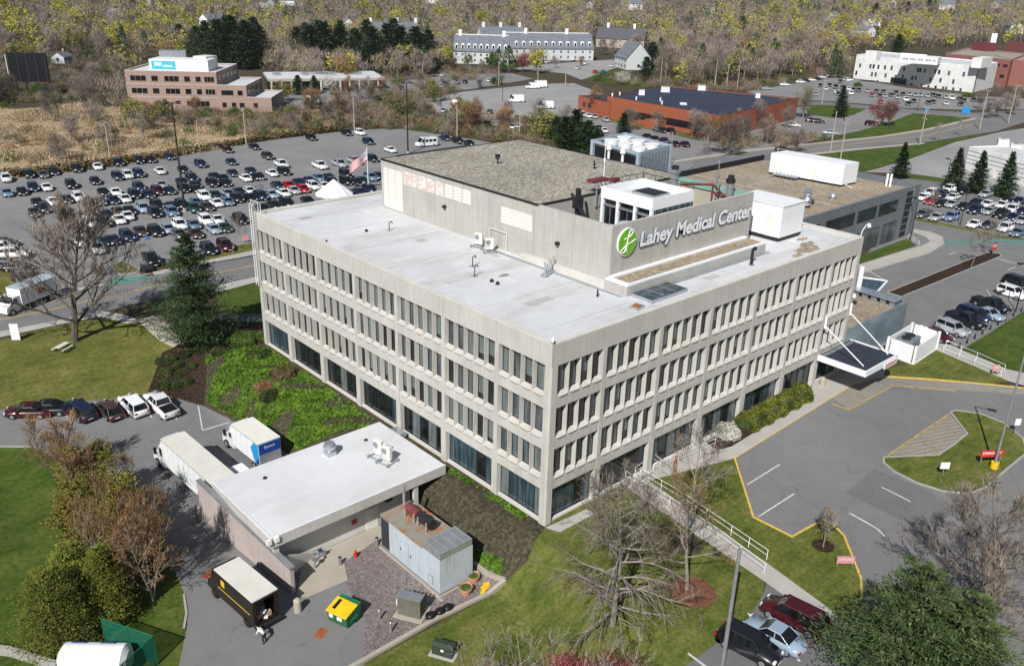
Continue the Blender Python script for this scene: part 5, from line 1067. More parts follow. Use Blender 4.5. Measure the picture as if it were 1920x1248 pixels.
HS = [(181, 66, 'small white house right of the yellow trees at upper left', 12, 9, 4, 7.5, 'white'), (400, 52, 'white two storey house above the dark evergreens', 16, 10, 6, 9.5, 'white'), (396, 68, 'low white house just above the dark evergreens', 12, 9, 4, 7, 'white'), (222, 38, 'grey roofed house seen past yellow trees', 13, 9, 3.5, 8, 'clap'),
      (110, 74, 'pale cottage hidden in purple-brown trees on the left', 12, 8, 4, 7, 'clap'), (118, 118, 'pale shed among bare trees beside the dark billboard', 8, 6, 3, 5, 'clap'), (815, 6, 'white house at the top edge over the terraces', 18, 10, 5.5, 8.5, 'white'), (1184, 18, 'white gabled house at the top centre right', 20, 12, 6, 11, 'white'), (1108, 15, 'small white house beside the top centre gable', 10, 8, 4, 7, 'white'),
      (1618, 68, 'white house with a grey roof standing lower of its pair', 15, 10, 5, 8, 'white'), (1630, 48, 'white house with a grey roof standing upper of its pair', 17, 10, 6, 9, 'white'), (1560, 40, 'small white house behind yellow budding trees', 12, 9, 5, 8, 'white'), (1665, 14, 'pale house at the top edge near the dark pines', 16, 10, 6, 9, 'clap'), (1775, 18, 'cream gabled house at the top right', 16, 11, 6, 9.5, 'offwhite'),
      (1790, 28, 'grey garage below the cream gabled house', 10, 7, 3, 5, 'clap'), (1900, 62, 'white house almost hidden at the far right edge', 15, 10, 6, 9, 'white'), (500, 14, 'grey house at the top edge left of centre', 14, 9, 5, 8, 'clap'), (548, 10, 'white flat looking house at the top edge left of centre', 22, 10, 4.5, 7, 'white'), (290, 12, 'brown roofed house at the top edge above the brick office', 13, 9, 5, 8, 'band'), (652, 58, 'white gable peeking over evergreens beside the far terrace', 9, 8, 5, 9, 'white'), (1330, 22, 'faint pale house deep inside the bare wood', 12, 9, 5, 8, 'clap'), (1870, 15, 'beige house at the top right corner', 14, 10, 5, 8, 'band')]
for i, (px, py, lab, L, Wd, e, r_, wl) in enumerate(HS): house(lab, px, py, L, Wd, e, r_, math.radians((i*53) % 180-40), wl, ('shingle_dark', 'shingle')[i % 2])
# --- dark billboard back on stilts
q = at(62, 178); t = empty('billboard', q, math.radians(-38), 'big black backed billboard on steel legs in the marsh wood', 'billboard'); m = MB()
m.box(-6.8, -.3, 4.5, 6.8, .3, 14.2, MAT['black'])
for i in range(5): m.box(-6.3+i*3.1, -.55, 4.5, -6.0+i*3.1, -.3, 14.0, MAT['frame_dark'])
m.build('panel', t)
m = MB(); m.box(-6.8, -.3, 14.2, 6.8, .3, 14.3, MAT['frame_dark']); m.box(-7.0, -.4, 4.5, -6.8, .5, 13.6, MAT['white']); m.build('edge', t)
for i in range(4): m = MB(); m.box(-5+i*3.2, -.2, 0, -4.7+i*3.2, .2, 4.5, MAT['frame_dark']); m.tube((-4.85+i*3.2, -.2, 1.5), (-3.6+i*3.2, -.2, 4.5), .1, .1, MAT['frame_dark'], 6); m.build('leg', t)
# covered walk and white tent by the big lot
t = empty('dark_canopy_shelter', at(830, 285), 0, 'low dark roofed walkway shelter at the far edge of the penthouse roof line', 'shelter'); m = MB(); s4 = [at(742, 291, 3), at(880, 271, 3), at(903, 275, 3), at(800, 296, 3)]; m.prism([(v.x, v.y) for v in s4], 2.7, 3.0, MAT['frame_dark']); rel(t, m).build('roof', t)
for i in range(5): p = s4[3]*(1-i/5)+s4[2]*(i/5); m = MB(); m.box(p.x-.5, p.y-.1, .02, p.x+.5, p.y+.6, 2.7, MAT['frame_dark']); rel(t, m).build('post', t)
t = empty('tent', at(628, 385), 0, 'white pleated marquee peak rising behind the long parapet', 'tent'); m = MB(); n = 24
R_ = [(3.7*(1+.04*(i % 2))*math.cos(2*PI*i/n), 3.7*(1+.04*(i % 2))*math.sin(2*PI*i/n), 2.2+.2*(i % 2)) for i in range(n)]
for i in range(n): m.poly([R_[i], R_[(i+1) % n], (0, 0, 5.4)], MAT['white'])
m.build('canopy', t)
for i in range(0, n, 4): m = MB(); m.tube((R_[i][0], R_[i][1], 0), R_[i], .06, .06, MAT['galv'], 6); m.build('pole', t)
# ------------------------------------------------------------------ vehicles
KIND = {  # length, width, belt z, roof z, hood front x, windshield base x, roof front x, roof rear x, rear glass base x
 'sedan': (4.7, 1.82, .92, 1.44, 1.05, .35, -.75, -1.55), 'hatch': (4.3, 1.78, .95, 1.50, 1.0, .3, -1.35, -1.85),
 'suv': (4.7, 1.90, 1.08, 1.72, 1.15, .55, -1.75, -2.15), 'wagon': (5.0, 1.95, 1.05, 1.75, 1.45, .75, -2.05, -2.38),
 'pickup': (5.6, 1.98, 1.12, 1.85, 1.35, .75, -.55, -.85)}
def _ring(x, w, z0, z1, z2): return [(x, -w, z0), (x, -w*1.02, z1), (x, -w*.93, z2), (x, w*.93, z2), (x, w*1.02, z1), (x, w, z0)]
def car_parts(kind):
    L, Wd, zb, zr, xw, xrf, xrr, xb = KIND[kind]; w = Wd/2; h_ = L/2; P = MAT['paint']
    m = MB(); z0 = .26
    st = [(-h_, w*.84, .42, .62, zb-.22), (-h_+.12, w*.93, .3, .62, zb-.06), (-h_+.55, w, z0, .6, zb), (xb, w, z0, .6, zb), (xw, w, z0, .6, zb-.01), (h_-.7, w*.98, z0, .58, zb-.12), (h_-.18, w*.9, .3, .55, zb-.26), (h_, w*.76, .4, .5, zb-.36)]
    if kind == 'pickup': st = [(-h_, w*.96, .45, .62, zb-.02), (-h_+.1, w, .4, .62, zb), (xb-.02, w, z0+.05, .62, zb), (xb+.0, w, z0+.05, .62, zb), (xw, w, z0, .62, zb-.01), (h_-.6, w*.98, z0, .6, zb-.06), (h_-.12, w*.94, .35, .6, zb-.14), (h_, w*.85, .42, .55, zb-.24)]
    R_ = [_ring(*s) for s in st]; vs = [v for r in R_ for v in r]; fs = []
    for i in range(len(R_)-1):
        for j in range(6):
            a, b = i*6+j, i*6+(j+1) % 6; fs.append((a, a+6, b+6, b))
    fs.append(tuple(range(6))); fs.append(tuple(range(len(vs)-6, len(vs)))[::-1]); m.mesh(vs, fs, P, True)
    if kind == 'pickup': m.box(-h_+.12, -w+.2, zb-.01, xb-.15, w-.2, zb+.012, MAT['black']); m.box(-h_+.02, -w*.93, zb, -h_+.1, w*.93, zb+.05, P)
    # roof and pillars
    tw = w*.74; e = .05
    m.hull([(xrr, -tw, zr-.09), (xrf, -tw, zr-.09), (xrf, tw, zr-.09), (xrr, tw, zr-.09)], [(xrr+.12, -tw*.9, zr), (xrf-.12, -tw*.9, zr), (xrf-.12, tw*.9, zr), (xrr+.12, tw*.9, zr)], P)
    bw = w*.90
    for s in (-1, 1):
        for a, b in (((xw, s*bw), (xrf, s*tw)), ((xb, s*bw), (xrr, s*tw)), (((xw+xb)/2-.1, s*bw), ((xrf+xrr)/2-.1, s*tw))):
            m.tube((a[0], a[1], zb-.04), (b[0], b[1], zr-.05), .05, .045, P, 5)
        m.box(xw-.1, s*w*.98, zb-.05, xw-.3, s*(w+.16), zb+.12, P)
    g = MB(); G_ = MAT['car_glass']; gw = bw-.02; tg = tw-.03
    g.hull([(xb, -gw, zb-.06), (xw, -gw, zb-.06), (xw, gw, zb-.06), (xb, gw, zb-.06)], [(xrr+.03, -tg, zr-.06), (xrf-.03, -tg, zr-.06), (xrf-.03, tg, zr-.06), (xrr+.03, tg, zr-.06)], G_)
    ws = MB(); wr = .36 if kind in ('suv', 'pickup', 'wagon') else .33; 
    wheels = []
    for x in (h_-.92, -h_+.95):
        for s in (-1, 1):
            q = MB(); q.tube((x, s*(w-.2), wr), (x, s*(w+.015), wr), wr, wr, MAT['rubber'], 16); q.tube((x, s*(w+.015), wr), (x, s*(w+.03), wr), wr*.64, wr*.56, MAT['rim'], 12); wheels.append(q)
    lt = []; zl = zb-.30 if kind != 'pickup' else zb-.22
    for s in (-1, 1): q = MB(); q.hull([(h_-.16, s*w*.55, zl-.08), (h_-.02, s*w*.5, zl-.08), (h_-.02, s*w*.74, zl-.08), (h_-.16, s*w*.91, zl-.08)], [(h_-.2, s*w*.55, zl+.1), (h_-.06, s*w*.5, zl+.08), (h_-.08, s*w*.72, zl+.08), (h_-.22, s*w*.90, zl+.1)], MAT['lamp_clear']); lt.append(q)
    tl = []
    for s in (-1, 1): q = MB(); q.box(-h_-.015, s*w*.6, zb-.33, -h_+.16, s*w*.92, zb-.14, MAT['lamp_red']); tl.append(q)
    pl = MB(); pl.box(h_-.03, -.26, .36, h_+.02, .26, .48, MAT['offwhite']); pl.box(-h_-.02, -.26, .5, -h_+.03, .26, .63, MAT['offwhite']); pl.box(h_-.1, -w*.6, .42, h_+.005, w*.6, .56, MAT['black'])
    return m, g, wheels, lt, tl, pl
def merge(*ms):
    o = MB()
    for m in ms:
        n = len(o.v); o.v += m.v
        for f, k, s in zip(m.f, m.m, m.smooth): o.f.append(tuple(i+n for i in f)); o.m.append(o.slot(m.mats[k])); o.smooth.append(s)
    return o
CARM = {}
for k in KIND:
    m, g, wh, lt, tl, pl = car_parts(k)
    CARM[k] = dict(lo=(merge(m, *wh, *lt, *tl, pl).me('body'), g.me('windows')), body=merge(m, pl).me('body'), win=g.me('windows'), wh=[q.me('wheel') for q in wh], lt=[q.me('headlight') for q in lt], tl=[q.me('taillight') for q in tl])
CC = {'W': (.74, .75, .76), 'K': (.010, .011, .013), 'G': (.10, .105, .11), 'N': (.012, .022, .055), 'S': (.36, .38, .40), 'B': (.13, .20, .29), 'L': (.26, .34, .43), 'R': (.42, .012, .015), 'D': (.05, .006, .009), 'O': (.055, .035, .028), 'E': (.012, .045, .035), 'T': (.42, .37, .30), 'C': (.03, .12, .35), 'Y': (.16, .08, .17)}
CN = {'W': 'white', 'K': 'black', 'G': 'dark grey', 'N': 'dark navy', 'S': 'silver', 'B': 'steel blue', 'L': 'pale blue', 'R': 'bright red', 'D': 'dark red', 'O': 'brown', 'E': 'dark green', 'T': 'beige', 'C': 'blue', 'Y': 'plum'}
KN = {'sedan': 'sedan', 'hatch': 'hatchback', 'suv': 'SUV', 'wagon': 'minivan', 'pickup': 'pickup truck'}
KC = {'pickup': 'pickup truck'}
CARS = []
def car(px, py, col, kind, ang, lot, full=False, z=.7, label=None, group=None):
    q = at(px, py, None, z); rr = random.Random(int(px*7+py*13)); c = CC[col]; k_ = rr.uniform(.85, 1.12); c = tuple(min(.9, max(.004, x*k_)) for x in c)
    a = math.radians(ang)+rr.uniform(-.03, .03); d = .5; gx = (h(q.x+d, q.y)-h(q.x-d, q.y))/(2*d); gy = (h(q.x, q.y+d)-h(q.x, q.y-d))/(2*d)
    z_ = h(q.x, q.y)+.05
    if full:
        t = empty('parked_car' if kind != 'pickup' else 'pickup_truck', (q.x, q.y, z_)); D_ = CARM[kind]; b = link('body', D_['body'], t); b.color = (*c, 1); link('windows', D_['win'], t)
        for k in D_['wh']: link('wheel', k, t)
        for k in D_['lt']: link('headlight', k, t)
        for k in D_['tl']: link('taillight', k, t)
    else:
        t = link('parked_car' if kind != 'pickup' else 'pickup_truck', CARM[kind]['lo'][0]); t.color = (*c, 1); t.location = (q.x, q.y, z_); link('windows', CARM[kind]['lo'][1], t)
    up = Vector((-gx, -gy, 1)).normalized(); fx = Vector((math.cos(a), math.sin(a), 0)); fx = (fx-up*fx.dot(up)).normalized(); fy = up.cross(fx)
    t.rotation_euler = Matrix((fx, fy, up)).transposed().to_euler()
    t['category'] = KC.get(kind, 'car'); t['group'] = group or 'cars parked in the '+lot
    CARS.append((t, px, py, col, kind, lot, label)); return t
def tile(ox, oy, sc, lot, ang, s, full=False):
    for it in s.split():
        x, y, c, k = it.split(','); car(ox+float(x)/sc, oy+float(y)/sc, c, {'s': 'sedan', 'u': 'suv', 'p': 'pickup', 'h': 'hatch', 'v': 'wagon'}[k], ang, lot, full)
BL = 'big lot on the left'
tile(0, 230, 7.34, BL, -97, """85,765,W,u 400,710,K,u 590,710,G,s 740,670,K,s 1060,630,K,u 1340,600,W,s 1630,550,K,u 95,960,B,s 300,940,K,s 460,890,N,u 640,885,W,s 980,850,K,u 1310,800,K,h
1620,740,N,u 1755,720,W,u 510,1090,K,s 730,1080,W,s 920,1050,K,s 1080,1025,W,u 1240,1110,K,s 1380,1080,G,s 1420,950,K,s 1590,950,W,s 1560,1060,N,s 1720,1040,W,s""")
tile(240, 230, 7.34, BL, -97, """150,700,N,u 440,660,W,s 760,640,K,s 1000,570,N,u 1420,535,N,s 570,465,N,s 310,505,K,s 150,515,K,u 1370,370,D,s 1740,330,K,s 90,985,K,u 150,885,N,u 280,980,N,s 410,940,D,u 460,850,S,s 570,930,N,s
740,810,K,s 880,760,K,u 930,850,N,s 770,905,K,u 940,910,K,s 1190,735,K,s 1310,760,K,s 1440,690,N,s 1160,830,K,u 1340,825,K,s 1620,760,W,s 1690,660,N,s 1770,740,K,s 1050,1010,W,u 1200,990,E,s 1220,1100,W,s 1370,1080,B,s 1380,970,L,s 1500,1040,K,u 1530,945,N,s 1670,930,W,s 1680,1025,K,s 1800,985,N,s""")
tile(480, 220, 7.34, BL, -97, """160,535,O,u 350,645,W,p 220,765,W,s 390,745,K,u 40,810,K,s 880,665,W,p 1150,640,S,p 1360,600,S,p 1600,570,K,u 760,280,K,u 1250,215,K,u 1430,210,W,u 1550,335,N,u 1850,445,W,s
290,930,N,s 450,930,R,s 650,985,R,h 590,890,N,s 730,865,N,s 790,945,W,u 940,940,W,s 860,830,B,s 1000,820,N,s 1045,890,K,u 1240,780,K,u 1240,880,K,u 1370,885,K,s 1460,865,E,s 1580,825,B,u 1670,800,N,s
70,1080,N,u 215,1055,L,s 380,1035,W,s 520,1000,S,s 250,1200,K,s 430,1180,K,u 710,1140,K,s 1150,1045,W,s 1270,1045,N,s 1430,1025,N,s 1570,990,N,u 95,1245,K,s""")
tile(0, 370, 7.34, BL, -97, """470,205,K,s 620,150,K,u 870,155,D,s 1080,260,K,s 1230,350,W,u 1290,255,W,s 1460,230,N,s 1620,190,O,s 1780,175,K,s 1440,340,K,u 1640,300,W,s 1755,250,W,s 1080,405,K,u 1100,610,W,u 1340,700,S,u 1400,605,E,s 1560,580,N,s 1750,530,N,u 900,300,G,s""")
tile(0, 370, 7.34, BL, -30, "20,690,W,u 160,775,W,p 60,620,K,s 250,950,K,s 400,1085,K,u 120,930,G,s")
tile(240, 370, 7.34, BL, -97, """210,150,L,u 400,105,K,u 600,115,K,s 740,100,K,u 930,60,B,s 905,150,E,u 1090,125,O,s 370,210,K,u 600,200,B,u 550,425,L,s 710,375,W,u 900,370,B,s 1070,310,W,u 1230,300,W,s 1180,430,L,s 1330,410,E,s 1550,300,K,u 380,465,K,u 170,460,O,s 930,490,O,s 700,495,G,s 1110,710,K,u 1340,660,D,u 320,850,K,p""")
tile(640, 0, 2.972, BL, -97, "580,768,N,s 650,785,K,u 712,797,K,s")
RL = 'right lot by the spruces'
tile(1660, 320, 6.935, RL, 180, """590,290,W,u 490,340,W,s 600,390,R,s 720,310,N,u 720,420,K,s 880,340,W,s 870,430,S,s 830,235,W,u 1010,260,K,u 1310,300,S,s 1590,360,K,s 1750,385,N,s 1020,460,K,s 1180,410,N,s 1170,510,N,u 1330,430,W,s 1350,520,S,s 1520,440,W,s 1650,500,W,u
1510,560,K,p 1670,600,N,s 1790,520,N,s 1780,640,S,s 490,560,G,s 670,600,S,s 860,600,B,u 1160,690,W,s 1350,700,N,s 1560,740,W,u 1730,800,B,s""")
NR = 'row beside the east lawn'
for x, y, c, k, n in ((690, 930, 'D', 'sedan', 'dark red sedan nearest the white enclosure in the east row'), (865, 865, 'S', 'suv', 'silver SUV between the dark red sedan and the black pickup truck'), (1020, 770, 'K', 'pickup', 'black pickup truck next to the silver SUV in the east row'), (1110, 710, 'N', 'wagon', 'dark navy minivan between two cars in the east row'), (1270, 695, 'L', 'sedan', 'pale blue sedan half hidden behind the dark minivan'), (1300, 600, 'K', 'pickup', 'long black pickup truck near the lamp post of the east lawn'), (1530, 465, 'W', 'suv', 'pale silver SUV cut by the right edge of the photo'), (1600, 350, 'K', 'suv', 'black vehicle farthest up the east row by the frame edge')):
    car(1640+x/5.943, 470+y/5.943, c, k, -104, NR, True, label=n)
WL = 'white office lot'
tile(1420, 120, 6.935, WL, -42, "130,315,S,s 360,265,W,s 565,230,W,s 640,215,K,s 700,205,W,s 790,190,K,s 840,170,W,s 960,150,W,s 1180,205,W,u")
tile(1420, 120, 6.935, WL, -150, """1080,225,K,s 820,280,K,s 890,320,W,s 940,275,K,s 1020,300,K,u 1110,300,D,s 1190,320,W,s 760,390,S,s 1030,360,W,s 1050,385,K,s 1220,380,W,u 1250,330,K,s 1320,340,K,u 1430,345,T,s 1550,350,K,s 1640,355,K,s 1490,400,R,s 1590,410,K,s 1660,412,S,s 1600,485,R,s 1740,400,D,s""")
tile(1660, 120, 6.935, WL, -150, "140,370,D,s 230,390,D,s 310,390,S,s 390,400,S,s 455,400,S,s 545,410,S,s 620,400,K,s 690,415,K,s 790,430,S,s 860,440,W,p 970,450,K,s 1020,470,K,s 270,460,W,u 370,480,K,s 300,515,K,s 560,500,K,s 620,490,K,s 790,510,W,s 980,520,K,s 1150,465,K,s 1230,470,K,s 1370,600,S,s 1750,190,W,s 160,430,S,s")
ML = 'orange warehouse lot'
tile(1420, 120, 6.935, 'lane by the round lawn', -60, "790,740,K,s 715,730,D,s 470,790,W,s 950,890,S,s 1490,775,D,u 340,1105,K,s")
tile(1040, 140, 6.935, ML, 60, "350,510,W,u 430,530,W,s 510,540,S,s 660,580,S,s 320,650,D,s 390,660,K,s 230,680,S,s 570,690,D,s 640,720,W,s 1690,900,K,s 1560,895,K,s 1330,700,S,s 1400,720,K,s 1500,735,K,u 1200,800,K,s 1300,830,K,s 1420,850,N,s")
tile(780, 100, 6.935, 'lots beyond the penthouse', 40, "130,370,W,s 90,440,K,s 340,420,S,s 390,390,K,s 540,370,S,s 640,370,K,s 510,650,R,p 950,350,W,s 1010,340,K,s 350,280,W,s 930,910,K,s 1320,840,K,s 1420,860,K,s 1490,875,K,s 960,760,K,s 1260,950,W,s 1340,940,W,s 360,740,S,s 180,690,K,s 470,750,K,s")
tile(640, 0, 2.972, 'lot by the slate terraces', 20, "1320,378,W,s 1365,352,W,s 1415,400,R,s 1460,400,C,s 1510,365,W,u 1300,330,W,s 1150,345,W,s 1200,345,S,s")
TY = 'truck yard row'
for x, y, c, k, a, n in ((52, 768, 'D', 'sedan', 150, 'dark red car at the left end of the truck yard row, behind reddish branches'), (88, 763, 'K', 'sedan', 150, 'black sedan second from the left in the truck yard row'), (148, 767, 'N', 'suv', 100, 'black SUV parked nose to the lawn with red tail lamps'), (203, 766, 'O', 'hatch', 98, 'dark maroon hatchback between the black SUV and the white car'), (249, 758, 'W', 'suv', 95, 'white crossover with a black sunroof beside the white pickup'), (301, 758, 'W', 'pickup', 94, 'white pickup truck at the right end of the truck yard row')):
    car(x, y, c, k, a, TY, True, label=n)
t = car(1489, 1152, 'D', 'wagon', 98, 'bottom lot', True, label='dark red minivan beside the diagonal footpath at lower right')
t = car(1452, 1187, 'L', 'sedan', 96, 'bottom lot', True, label='pale blue sedan between the red minivan and the black SUV')
t = car(1405, 1207, 'K', 'suv', -84, 'bottom lot', True, label='black SUV behind the lamp pole at lower right')
# labels that single each parked car out
ORD = ['first', 'second', 'third', 'fourth', 'fifth', 'sixth', 'seventh', 'eighth', 'ninth', 'tenth', 'eleventh', 'twelfth', 'thirteenth', 'fourteenth', 'fifteenth', 'sixteenth', 'seventeenth', 'eighteenth', 'nineteenth', 'twentieth']
TENS = {2: 'twenty', 3: 'thirty', 4: 'forty', 5: 'fifty', 6: 'sixty', 7: 'seventy', 8: 'eighty', 9: 'ninety'}
def ordinal(n):
    if n <= 20: return ORD[n-1]
    t, u = divmod(n, 10); 
    if n >= 100: return 'hundredth' if n == 100 else 'hundred and '+ordinal(n-100)
    return TENS[t]+'-'+ORD[u-1] if u else TENS[t][:-1]+'ieth'
by = {}
for c in CARS:
    if c[6]: c[0]['label'] = c[6]
    else: by.setdefault((CN[c[3]], KN[c[4]], c[5]), []).append(c)
for (cn, kn, lot), cs in by.items():
    cs.sort(key=lambda c: c[1]); lot = lot.replace('lots beyond the penthouse', 'lots beyond the penthouse')
    for i, c in enumerate(cs):
        c[0]['label'] = f'only {cn} {kn} in the {lot}' if len(cs) == 1 else f'{ordinal(i+1)} {cn} {kn} from the left in the {lot}'
# ---- vans and trucks
def van(px, py, ang, label, L=5.8, Wd=2.1, Hh=2.5, name='van', col=(.76, .77, .78), side=True, grp=None):
    q = at(px, py, None, 1.0); t = empty(name, (q.x, q.y, h(q.x, q.y)+.05), math.radians(ang), label, 'van', grp); w = Wd/2; m = MB(); P = MAT['paint']; f = L/2
    prof = [(-f, .4), (-f, Hh-.15), (-f+.2, Hh), (f-1.9, Hh), (f-1.5, Hh-.1), (f-.75, 1.25), (f-.1, .95), (f, .75), (f, .4)]
    vs = [(x, -w, z) for x, z in prof]+[(x, w, z) for x, z in prof]; n = len(prof); m.mesh(vs, [tuple(range(n)), tuple(range(2*n-1, n-1, -1))]+[(i, n+i, n+(i+1) % n, (i+1) % n) for i in range(n)], P); b = m.build('body', t); b.color = (*col, 1)
    m = MB(); m.hull([(f-1.47, -w*.9, Hh-.14), (f-.80, -w*.92, 1.30), (f-.80, w*.92, 1.30), (f-1.47, w*.9, Hh-.14)], [(f-1.42, -w*.9, Hh-.12), (f-.74, -w*.92, 1.30), (f-.74, w*.92, 1.30), (f-1.42, w*.9, Hh-.12)], MAT['car_glass']); m.build('windshield', t)
    for s in (-1, 1):
        for x0, x1 in (((-f+.3, -f+1.3), (-f+1.5, -f+2.5), (-f+2.7, -f+3.6), (f-1.95, f-1.15)) if side else ((f-1.95, f-1.15),)): m = MB(); m.box(x0, s*w, 1.35, x1, s*(w+.012), Hh-.45, MAT['car_glass']); m.build('window', t)
    for x in (f-.95, -f+1.0):
        for s in (-1, 1): m = MB(); m.tube((x, s*(w-.2), .36), (x, s*(w+.01), .36), .36, .36, MAT['rubber'], 14); m.tube((x, s*(w+.01), .36), (x, s*(w+.03), .36), .2, .2, MAT['rim'], 10); m.build('wheel', t)
    return t
van(799, 268, 170, 'white passenger van with side windows near the far edge of the big lot')
van(998, 162, 150, 'left van of the white pair parked together at the far grey lot', side=False, grp='white vans in the far grey lot'); van(1010, 160, 150, 'right van of the white pair parked together at the far grey lot', side=False, grp='white vans in the far grey lot', L=6.5, Hh=2.9)
van(967, 187, 150, 'white van alone in the middle of the far grey lot', side=False, grp='white vans in the far grey lot', Hh=2.8); van(1022, 199, 150, 'white van alone nearest the orange warehouse in the grey lot', side=False, grp='white vans in the far grey lot', Hh=2.8)
van(586, 190, 120, 'white step van beside the brick office', L=6.6, Hh=2.9, side=False)
def box_truck(q, ang, L, Wd, Hh, label, cab='cab', body='white', roofm='offwhite', cabcol=(.76, .77, .78), cabL=2.0, bonnet=1.0, name='box_truck', zfl=1.0, cabH=2.7):
    """q: rear centre of the box on the ground, ang: direction of travel"""
    t = empty(name, q, ang, label, 'truck'); w = Wd/2; m = MB(); m.box(0, -w, zfl, L, w, Hh-.06, MAT[body]); m.build('box', t)
    m = MB(); m.box(-.03, -w-.03, Hh-.06, L+.03, w+.03, Hh, MAT[roofm])
    for k in range(int(L/.6)): m.box(.3+k*.6, -w+.02, Hh, .33+k*.6, w-.02, Hh+.008, MAT['offwhite'])
    m.build('roof', t)
    m = MB()
    for s in (-1, 1):
        for k in range(int(L/1.2)+1): m.box(.04+k*1.2, s*w, zfl+.05, .07+k*1.2, s*(w+.006), Hh-.1, MAT['galv'])
        m.box(0, s*w, zfl, L, s*(w+.02), zfl+.1, MAT['galv']); m.box(0, s*w, Hh-.16, L, s*(w+.015), Hh-.07, MAT['galv'])
    m.build('side_rail', t)
    m = MB(); m.box(.1, -w+.5, .55, L+cabL, w-.5, zfl, MAT['dark']); m.box(.0, -w+.1, .45, .15, w-.1, .6, MAT['dark']); m.build('chassis', t)
    c0 = L+.15; cw = w*.88; m = MB(); zc = cabH; prof = [(c0, .5), (c0, zc), (c0+cabL*.55, zc-.05), (c0+cabL*.95, 1.75), (c0+cabL, 1.5), (c0+cabL+bonnet, 1.3), (c0+cabL+bonnet+.1, .5)]; n = len(prof)
    vs = [(x, -cw, z) for x, z in prof]+[(x, cw, z) for x, z in prof]; m.mesh(vs, [tuple(range(n)), tuple(range(2*n-1, n-1, -1))]+[(i, n+i, n+(i+1) % n, (i+1) % n) for i in range(n)], MAT['paint']); b = m.build('cab', t); b.color = (*cabcol, 1)
    if Hh > 3.3:
        m = MB(); m.hull([(c0, -w*.8, zc-.02), (c0+1.4, -w*.7, zc-.02), (c0+1.4, w*.7, zc-.02), (c0, w*.8, zc-.02)], [(c0, -w*.8, Hh-.1), (c0+.3, -w*.6, Hh-.15), (c0+.3, w*.6, Hh-.15), (c0, w*.8, Hh-.1)], MAT['paint']); o = m.build('fairing', t); o.color = (*cabcol, 1)
    m = MB(); a = (c0+cabL*.55, zc-.08); b_ = (c0+cabL*.95, 1.78); m.hull([(a[0]+.02, -cw*.9, a[1]), (b_[0]+.03, -cw*.93, b_[1]), (b_[0]+.03, cw*.93, b_[1]), (a[0]+.02, cw*.9, a[1])], [(a[0]+.06, -cw*.9, a[1]+.02), (b_[0]+.08, -cw*.93, b_[1]), (b_[0]+.08, cw*.93, b_[1]), (a[0]+.06, cw*.9, a[1]+.02)], MAT['car_glass']); m.build('windshield', t)
    for s in (-1, 1):
        m = MB(); m.box(c0+.45, s*cw, 1.6, c0+cabL*.6, s*(cw+.015), zc-.35, MAT['car_glass']); m.build('window', t)
        m = MB(); m.box(c0+cabL*.85, s*(cw+.1), 1.6, c0+cabL*.95, s*(cw+.35), 2.3, MAT['black']); m.build('mirror', t)
    for x in (1.4, c0+cabL*.75+bonnet*.4):
        for s in (-1, 1): m = MB(); m.tube((x, s*(w-.3), .48), (x, s*(w-.02), .48), .48, .48, MAT['rubber'], 18); m.tube((x, s*(w-.02), .48), (x, s*(w+.01), .48), .28, .24, MAT['rim'], 12); m.build('wheel', t)
    return t
zy = ZD+.05
tr = box_truck((-18.4, 22.6, zy), math.radians(91.5), 12.3, 2.45, 4.1, 'long white trailer truck backed to the loading dock by the pink wall', name='trailer_truck', roofm='trailer_roof', zfl=1.15, cabL=1.9, bonnet=1.0, cabH=2.9)
for x in (2.6,):
    for s in (-1, 1): m = MB(); m.tube((x, s*.95, .48), (x, s*1.2, .48), .48, .48, MAT['rubber'], 18); m.tube((x, s*1.2, .48), (x, s*1.24, .48), .28, .24, MAT['rim'], 12); m.build('wheel', tr)
o = wall_text('side_lettering', 'Cintas', 6.9, 1.235, 2.1, 2.9, .85, PI, MAT['sign_cyan'], tr, .012, 0, .15); o.data.materials[0] = plain('pale_lettering', (.48, .62, .66), .6)
o.data.materials[0] = MAT.setdefault('pale_lettering', o.data.materials[0])
t2 = box_truck((-11.4, 28.6, zy), math.radians(92), 5.6, 2.5, 3.6, 'white box truck with blue rear and cyan corner wedge behind the dock roof', cabL=1.7, bonnet=.9, zfl=1.0, cabH=2.5)
m = MB(); m.box(-.03, -1.2, 2.25, -.002, 1.2, 3.45, MAT['blue']); m.box(-.03, -1.2, 1.05, -.002, 1.2, 2.24, MAT['galv']); m.build('rear_door', t2)
m = MB(); m.poly([(0.02, 1.256, 1.05), (0.9, 1.256, 1.05), (1.7, 1.256, 2.6), (.9, 1.256, 3.4), (.02, 1.256, 3.4)][::-1], MAT['cyan']); m.poly([(0.02, 1.26, 1.05), (.9, 1.26, 1.05), (.02, 1.26, 2.0)][::-1], MAT['blue']); m.build('side_graphic', t2)
wall_text('rear_lettering', 'Sysco', -.035, .62, 2.75, 1.2, .4, -PI/2, MAT['white'], t2, .01, 0)
t = empty('dock_trailer', (-16.0, 24.0, zy), math.radians(91), 'small white roofed trailer squeezed between the two white trucks', 'trailer'); m = MB(); m.box(-1.5, -1.15, .7, 3.6, 1.15, 2.7, MAT['white']); m.build('box', t)
for s in (-1, 1): m = MB(); m.tube((1.5, s*.95, .4), (1.5, s*1.18, .4), .4, .4, MAT['rubber'], 14); m.build('wheel', t)
m = MB(); m.box(-1.53, -1.18, 2.7, 3.63, 1.18, 2.76, MAT['white']); m.build('roof', t)
